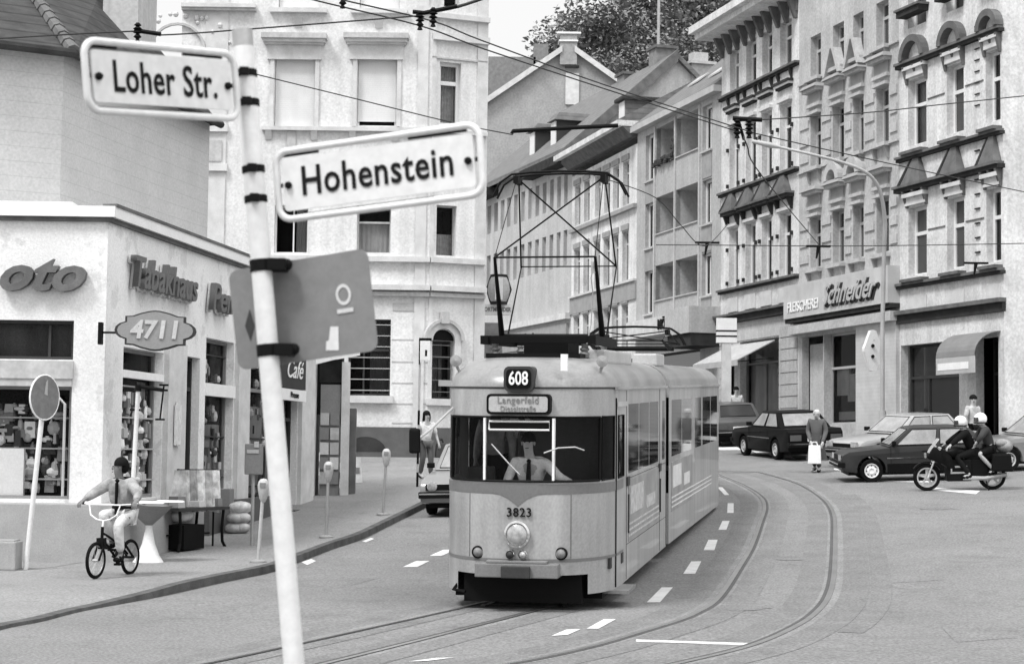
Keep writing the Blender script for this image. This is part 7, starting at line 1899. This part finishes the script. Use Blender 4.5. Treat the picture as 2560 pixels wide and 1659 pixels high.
b = MB(); b.tube([(1.02, .36, 1.0), (1.12, .2, 1.0), (1.16, 0, .98), (1.12, -.2, 1.0), (1.02, -.36, 1.0)], .014, 8); b.build('handlebar', BLACK, mc)
b = MB(); b.ball((.82, 0, .86), .30, .17, .16, 16, 10); b.build('tank', P_DARK, mc, smooth=True)
b = MB(); b.box(.50, 1.06, -.19, .19, .22, .72); b.box(.1, .6, -.14, .14, .30, .72); b.box(-.1, .3, -.12, .12, .5, .74); eo = b.build('engine', BLACK, mc, bevel=.03)
b = MB()
for z in (.56, .42): b.box(.60, .98, -.205, .205, z - .02, z + .02)
for x in (.62, .96): b.box(x - .015, x + .015, -.205, .205, .42, .56)
b.build('engine_rib', STEEL, eo)
b = MB(); b.prism([(x, -.15, z) for x, z in ((.62, .80), (.62, .70), (-.25, .74), (-.32, .86), (.1, .90), (.45, .82))], (0, .30, 0)); b.build('seat', BLACK, mc, smooth=True, bevel=.04)
b = MB(); b.prism([(x, -.12, z) for x, z in ((.3, .72), (.3, .5), (-.1, .60), (-.36, .72), (-.36, .84), (-.2, .78))], (0, .24, 0)); b.build('tail', P_DARK, mc, bevel=.03)
for s in (-1, 1):
    b = MB(); b.box(-.42, .06, s * .26 - .10, s * .26 + .10, .44, .84, .03, .02); b.build('pannier', BLACK, mc, bevel=.04)
b = MB(); b.tube([(.7, .18, .3), (.2, .2, .28), (-.3, .2, .36)], .05, 10); b.build('exhaust', STEEL, mc)
b = MB(); b.tube([(.18, .1, .30), (.12, .22, .0)], .015, 6); b.build('side_stand', BLACK, mc)
# pose in the bike's frame turned so that the figure faces +x
def ride(px, lean, z0, arm, fz=.34, fx=.18, kx=.42, ht=0):
    c_ = lambda dx, dy, dz: (dy, -dx - px, dz)
    sh = px + lean
    d = dict(pel=c_(0, 0, z0), sp=c_(lean * .35, 0, z0 + .17), ch=c_(lean * .8, 0, z0 + .36), nk=c_(lean, 0, z0 + .50), hd=c_(lean + .07, 0, z0 + .655))
    for s, k in (('L', 1), ('R', -1)):
        d['s' + s] = c_(lean * .95, .19 * k, z0 + .44); d['e' + s] = c_((lean + arm[0]) * .55, .27 * k, (z0 + .44 + arm[2]) * .49); d['w' + s] = c_(arm[0], arm[1] * k, arm[2])
        d['h' + s] = c_(.03, .10 * k, z0 - .02); d['k' + s] = c_(kx, .20 * k, z0 - .12); d['a' + s] = c_(fx, .20 * k, fz); d['t' + s] = c_(fx + .15, .21 * k, fz - .04)
    return d
Mr = Mm @ Matrix.Rotation(R(90), 4, 'Z')
human('helmeted rider leaning forward with both arms out to the motorcycle handlebar', Mr, ride(.42, .20, .90, (.58, .33, 1.06), fz=.36, fx=.12), top=DCLOTH, legs=DCLOTH, helmet=WPAINT, face=(0, -1, 0), coat=True)
human('pillion rider in a white helmet with bare lower legs on the motorcycle', Mr, ride(.02, .14, .96, (.34, .20, 1.12), fz=.44, fx=-.06, kx=.30), top=mat('jacket_dark', .045), legs=DCLOTH, helmet=mat('helmet_white', .85, .3), trouser=.45, face=(0, -1, 0), coat=True)
c_ = Mm @ V((-.30, -.0, 1.0)); m = MB(Mm); m.ball((-.30, .0, 1.0), .20, .17, .15, 12, 8); m.ball((-.22, .06, 1.08), .15, .12, .1); tag(m.build('luggage_roll', mat('roll_grey', .26, n=.3, ns=6), smooth='all'), 'grey bundle strapped behind the pillion rider', 'bag')

# ---------------------------------------------------------------- the bicycle and its rider
c = G(238, 1446, .12)
hd_ = math.degrees(math.atan2(-.93, -.29)); Mb = Matrix.Translation((c.x, c.y, c.z)) @ Matrix.Rotation(R(hd_), 4, 'Z') @ Matrix.Translation((-.95, 0, 0))
bi = thing('bicycle', 'small dark bicycle with a high white handlebar ridden along the pavement', 'bicycle', None, world=False, M=Mb)
for x in (.95, 0):
    r = .25; b = MB(); b.tube([(x + (r - .022) * math.cos(a), 0, r + (r - .022) * math.sin(a)) for a in rng(0, 6.2832, 32)], .024, 8); wo = b.build('wheel', RUBBER, bi, smooth=True)
    b = MB(); b.tube([(x + (r - .048) * math.cos(a), 0, r + (r - .048) * math.sin(a)) for a in rng(0, 6.2832, 28)], .009, 6); b.lathe([(.022, -.04), (.022, .04)], (x, 0, r), 8, 'y')
    for k in range(14): a = 2 * math.pi * k / 14; b.tube([(x, .02 * (-1) ** k, r), (x + (r - .045) * math.cos(a), 0, r + (r - .045) * math.sin(a))], .0022, 4)
    b.build('rim', STEEL, wo)
b = MB(); T_ = lambda *p: b.tube(p, .017, 8)
T_((.80, 0, .62), (.62, 0, .56), (.32, 0, .44), (.08, 0, .30)); T_((.80, 0, .55), (.42, 0, .27)); T_((.42, 0, .27), (.30, 0, .58)); T_((.42, .03, .27), (0, .05, .25)); T_((.42, -.03, .27), (0, -.05, .25)); T_((.30, .02, .52), (0, .05, .25)); T_((.30, -.02, .52), (0, -.05, .25)); b.tube([(.80, 0, .48), (.79, 0, .70)], .022, 8); b.build('frame', BLACK, bi)
b = MB()
for s in (-1, 1): b.tube([(.80, s * .045, .48), (.95, s * .05, .25)], .015, 8)
b.box(.77, .85, -.06, .06, .46, .50); b.build('fork', BLACK, bi)
b = MB(); b.tube([(.79, 0, .70), (.77, 0, .78)], .014, 8)
for s in (-1, 1): b.tube([(.77, 0, .78), (.78, s * .10, .80), (.77, s * .20, .86), (.74, s * .24, 1.0), (.66, s * .36, 1.01)], .011, 8)
b.tube([(.74, -.24, 1.0), (.745, .24, 1.0)], .010, 8); b.build('handlebar', WPAINT, bi)
b = MB()
for s in (-1, 1): b.tube([(.66, s * .36, 1.01), (.61, s * .42, 1.01)], .017, 8)
b.build('grip', BLACK, bi)
b = MB(); b.box(.12, .36, -.06, .06, .70, .75, .03, .02); b.tube([(.30, 0, .58), (.27, 0, .72)], .012, 6); b.build('saddle', BLACK, bi, bevel=.015)
b = MB(); b.lathe([(.085, -.01), (.085, .01)], (.42, .05, .27), 20, 'y'); b.tube([(.42, .07, .27), (.42 + .13, .08, .18)], .01, 6); b.tube([(.42, -.05, .27), (.42 - .13, -.08, .36)], .01, 6); b.box(.50, .60, .08, .17, .165, .195); b.box(.24, .34, -.17, -.08, .345, .375); b.build('pedals', BLACK, bi)
b = MB(); b.box(.76, .86, -.05, .05, .40, .55); b.build('reflector', BLACK, bi)
pz = .86
cc = lambda dx, dy, dz: (dy, -dx, dz)
pose = dict(pel=cc(.22, 0, pz), sp=cc(.25, 0, pz + .16), ch=cc(.30, 0, pz + .34), nk=cc(.33, 0, pz + .49), hd=cc(.36, .0, pz + .64),
            sL=cc(.32, .17, pz + .43), eL=cc(.46, .36, pz + .28), wL=cc(.60, .40, 1.06), sR=cc(.32, -.17, pz + .43), eR=cc(.44, -.36, pz + .28), wR=cc(.60, -.40, 1.06),
            hL=cc(.24, .09, pz - .03), kL=cc(.60, .13, pz - .14), aL=cc(.48, .12, .30), tL=cc(.62, .13, .24), hR=cc(.24, -.09, pz - .03), kR=cc(.58, -.13, pz + .02), aR=cc(.30, -.12, .46), tR=cc(.44, -.13, .41))
Mc = Mb @ Matrix.Rotation(R(90), 4, 'Z')
human('dark haired youth in a pale jacket and white trousers riding a bicycle', Mc, pose, face=(-.80, -.55, -.05), top=mat('youth_jacket', .30, .9, n=.30, ns=9, bump=1.0, bs=13), legs=mat('youth_trousers', .58, .9, n=.18, ns=6, bump=1.0, bs=12), skin=mat('skin_tan', .17, .55), coat=True)
b = MB(Mc); p = V(pose['nk']); b.lathe([(.085, -.03), (.095, .0), (.08, .03)], (p.x, p.y, p.z - .02), 14); q_ = V(pose['ch']); b.hexa([(q_.x - .01, q_.y - .16, q_.z - .34), (q_.x + .01, q_.y - .16, q_.z - .34), (q_.x + .01, q_.y - .12, q_.z - .34), (q_.x - .01, q_.y - .12, q_.z - .34)], [(q_.x - .014, q_.y - .15, q_.z + .1), (q_.x + .014, q_.y - .15, q_.z + .1), (q_.x + .014, q_.y - .10, q_.z + .1), (q_.x - .014, q_.y - .10, q_.z + .1)])
q_ = V(pose['pel']); b.lathe([(.158, .05), (.165, .08), (.158, .11)], (q_.x, q_.y, q_.z + .02), 16)
yo = [o for o in bpy.data.objects if o.get('label', '').startswith('dark haired youth')][0]
t = b.build('jacket_trim', BLACK); t.parent = yo; t.matrix_parent_inverse = Mc.inverted()
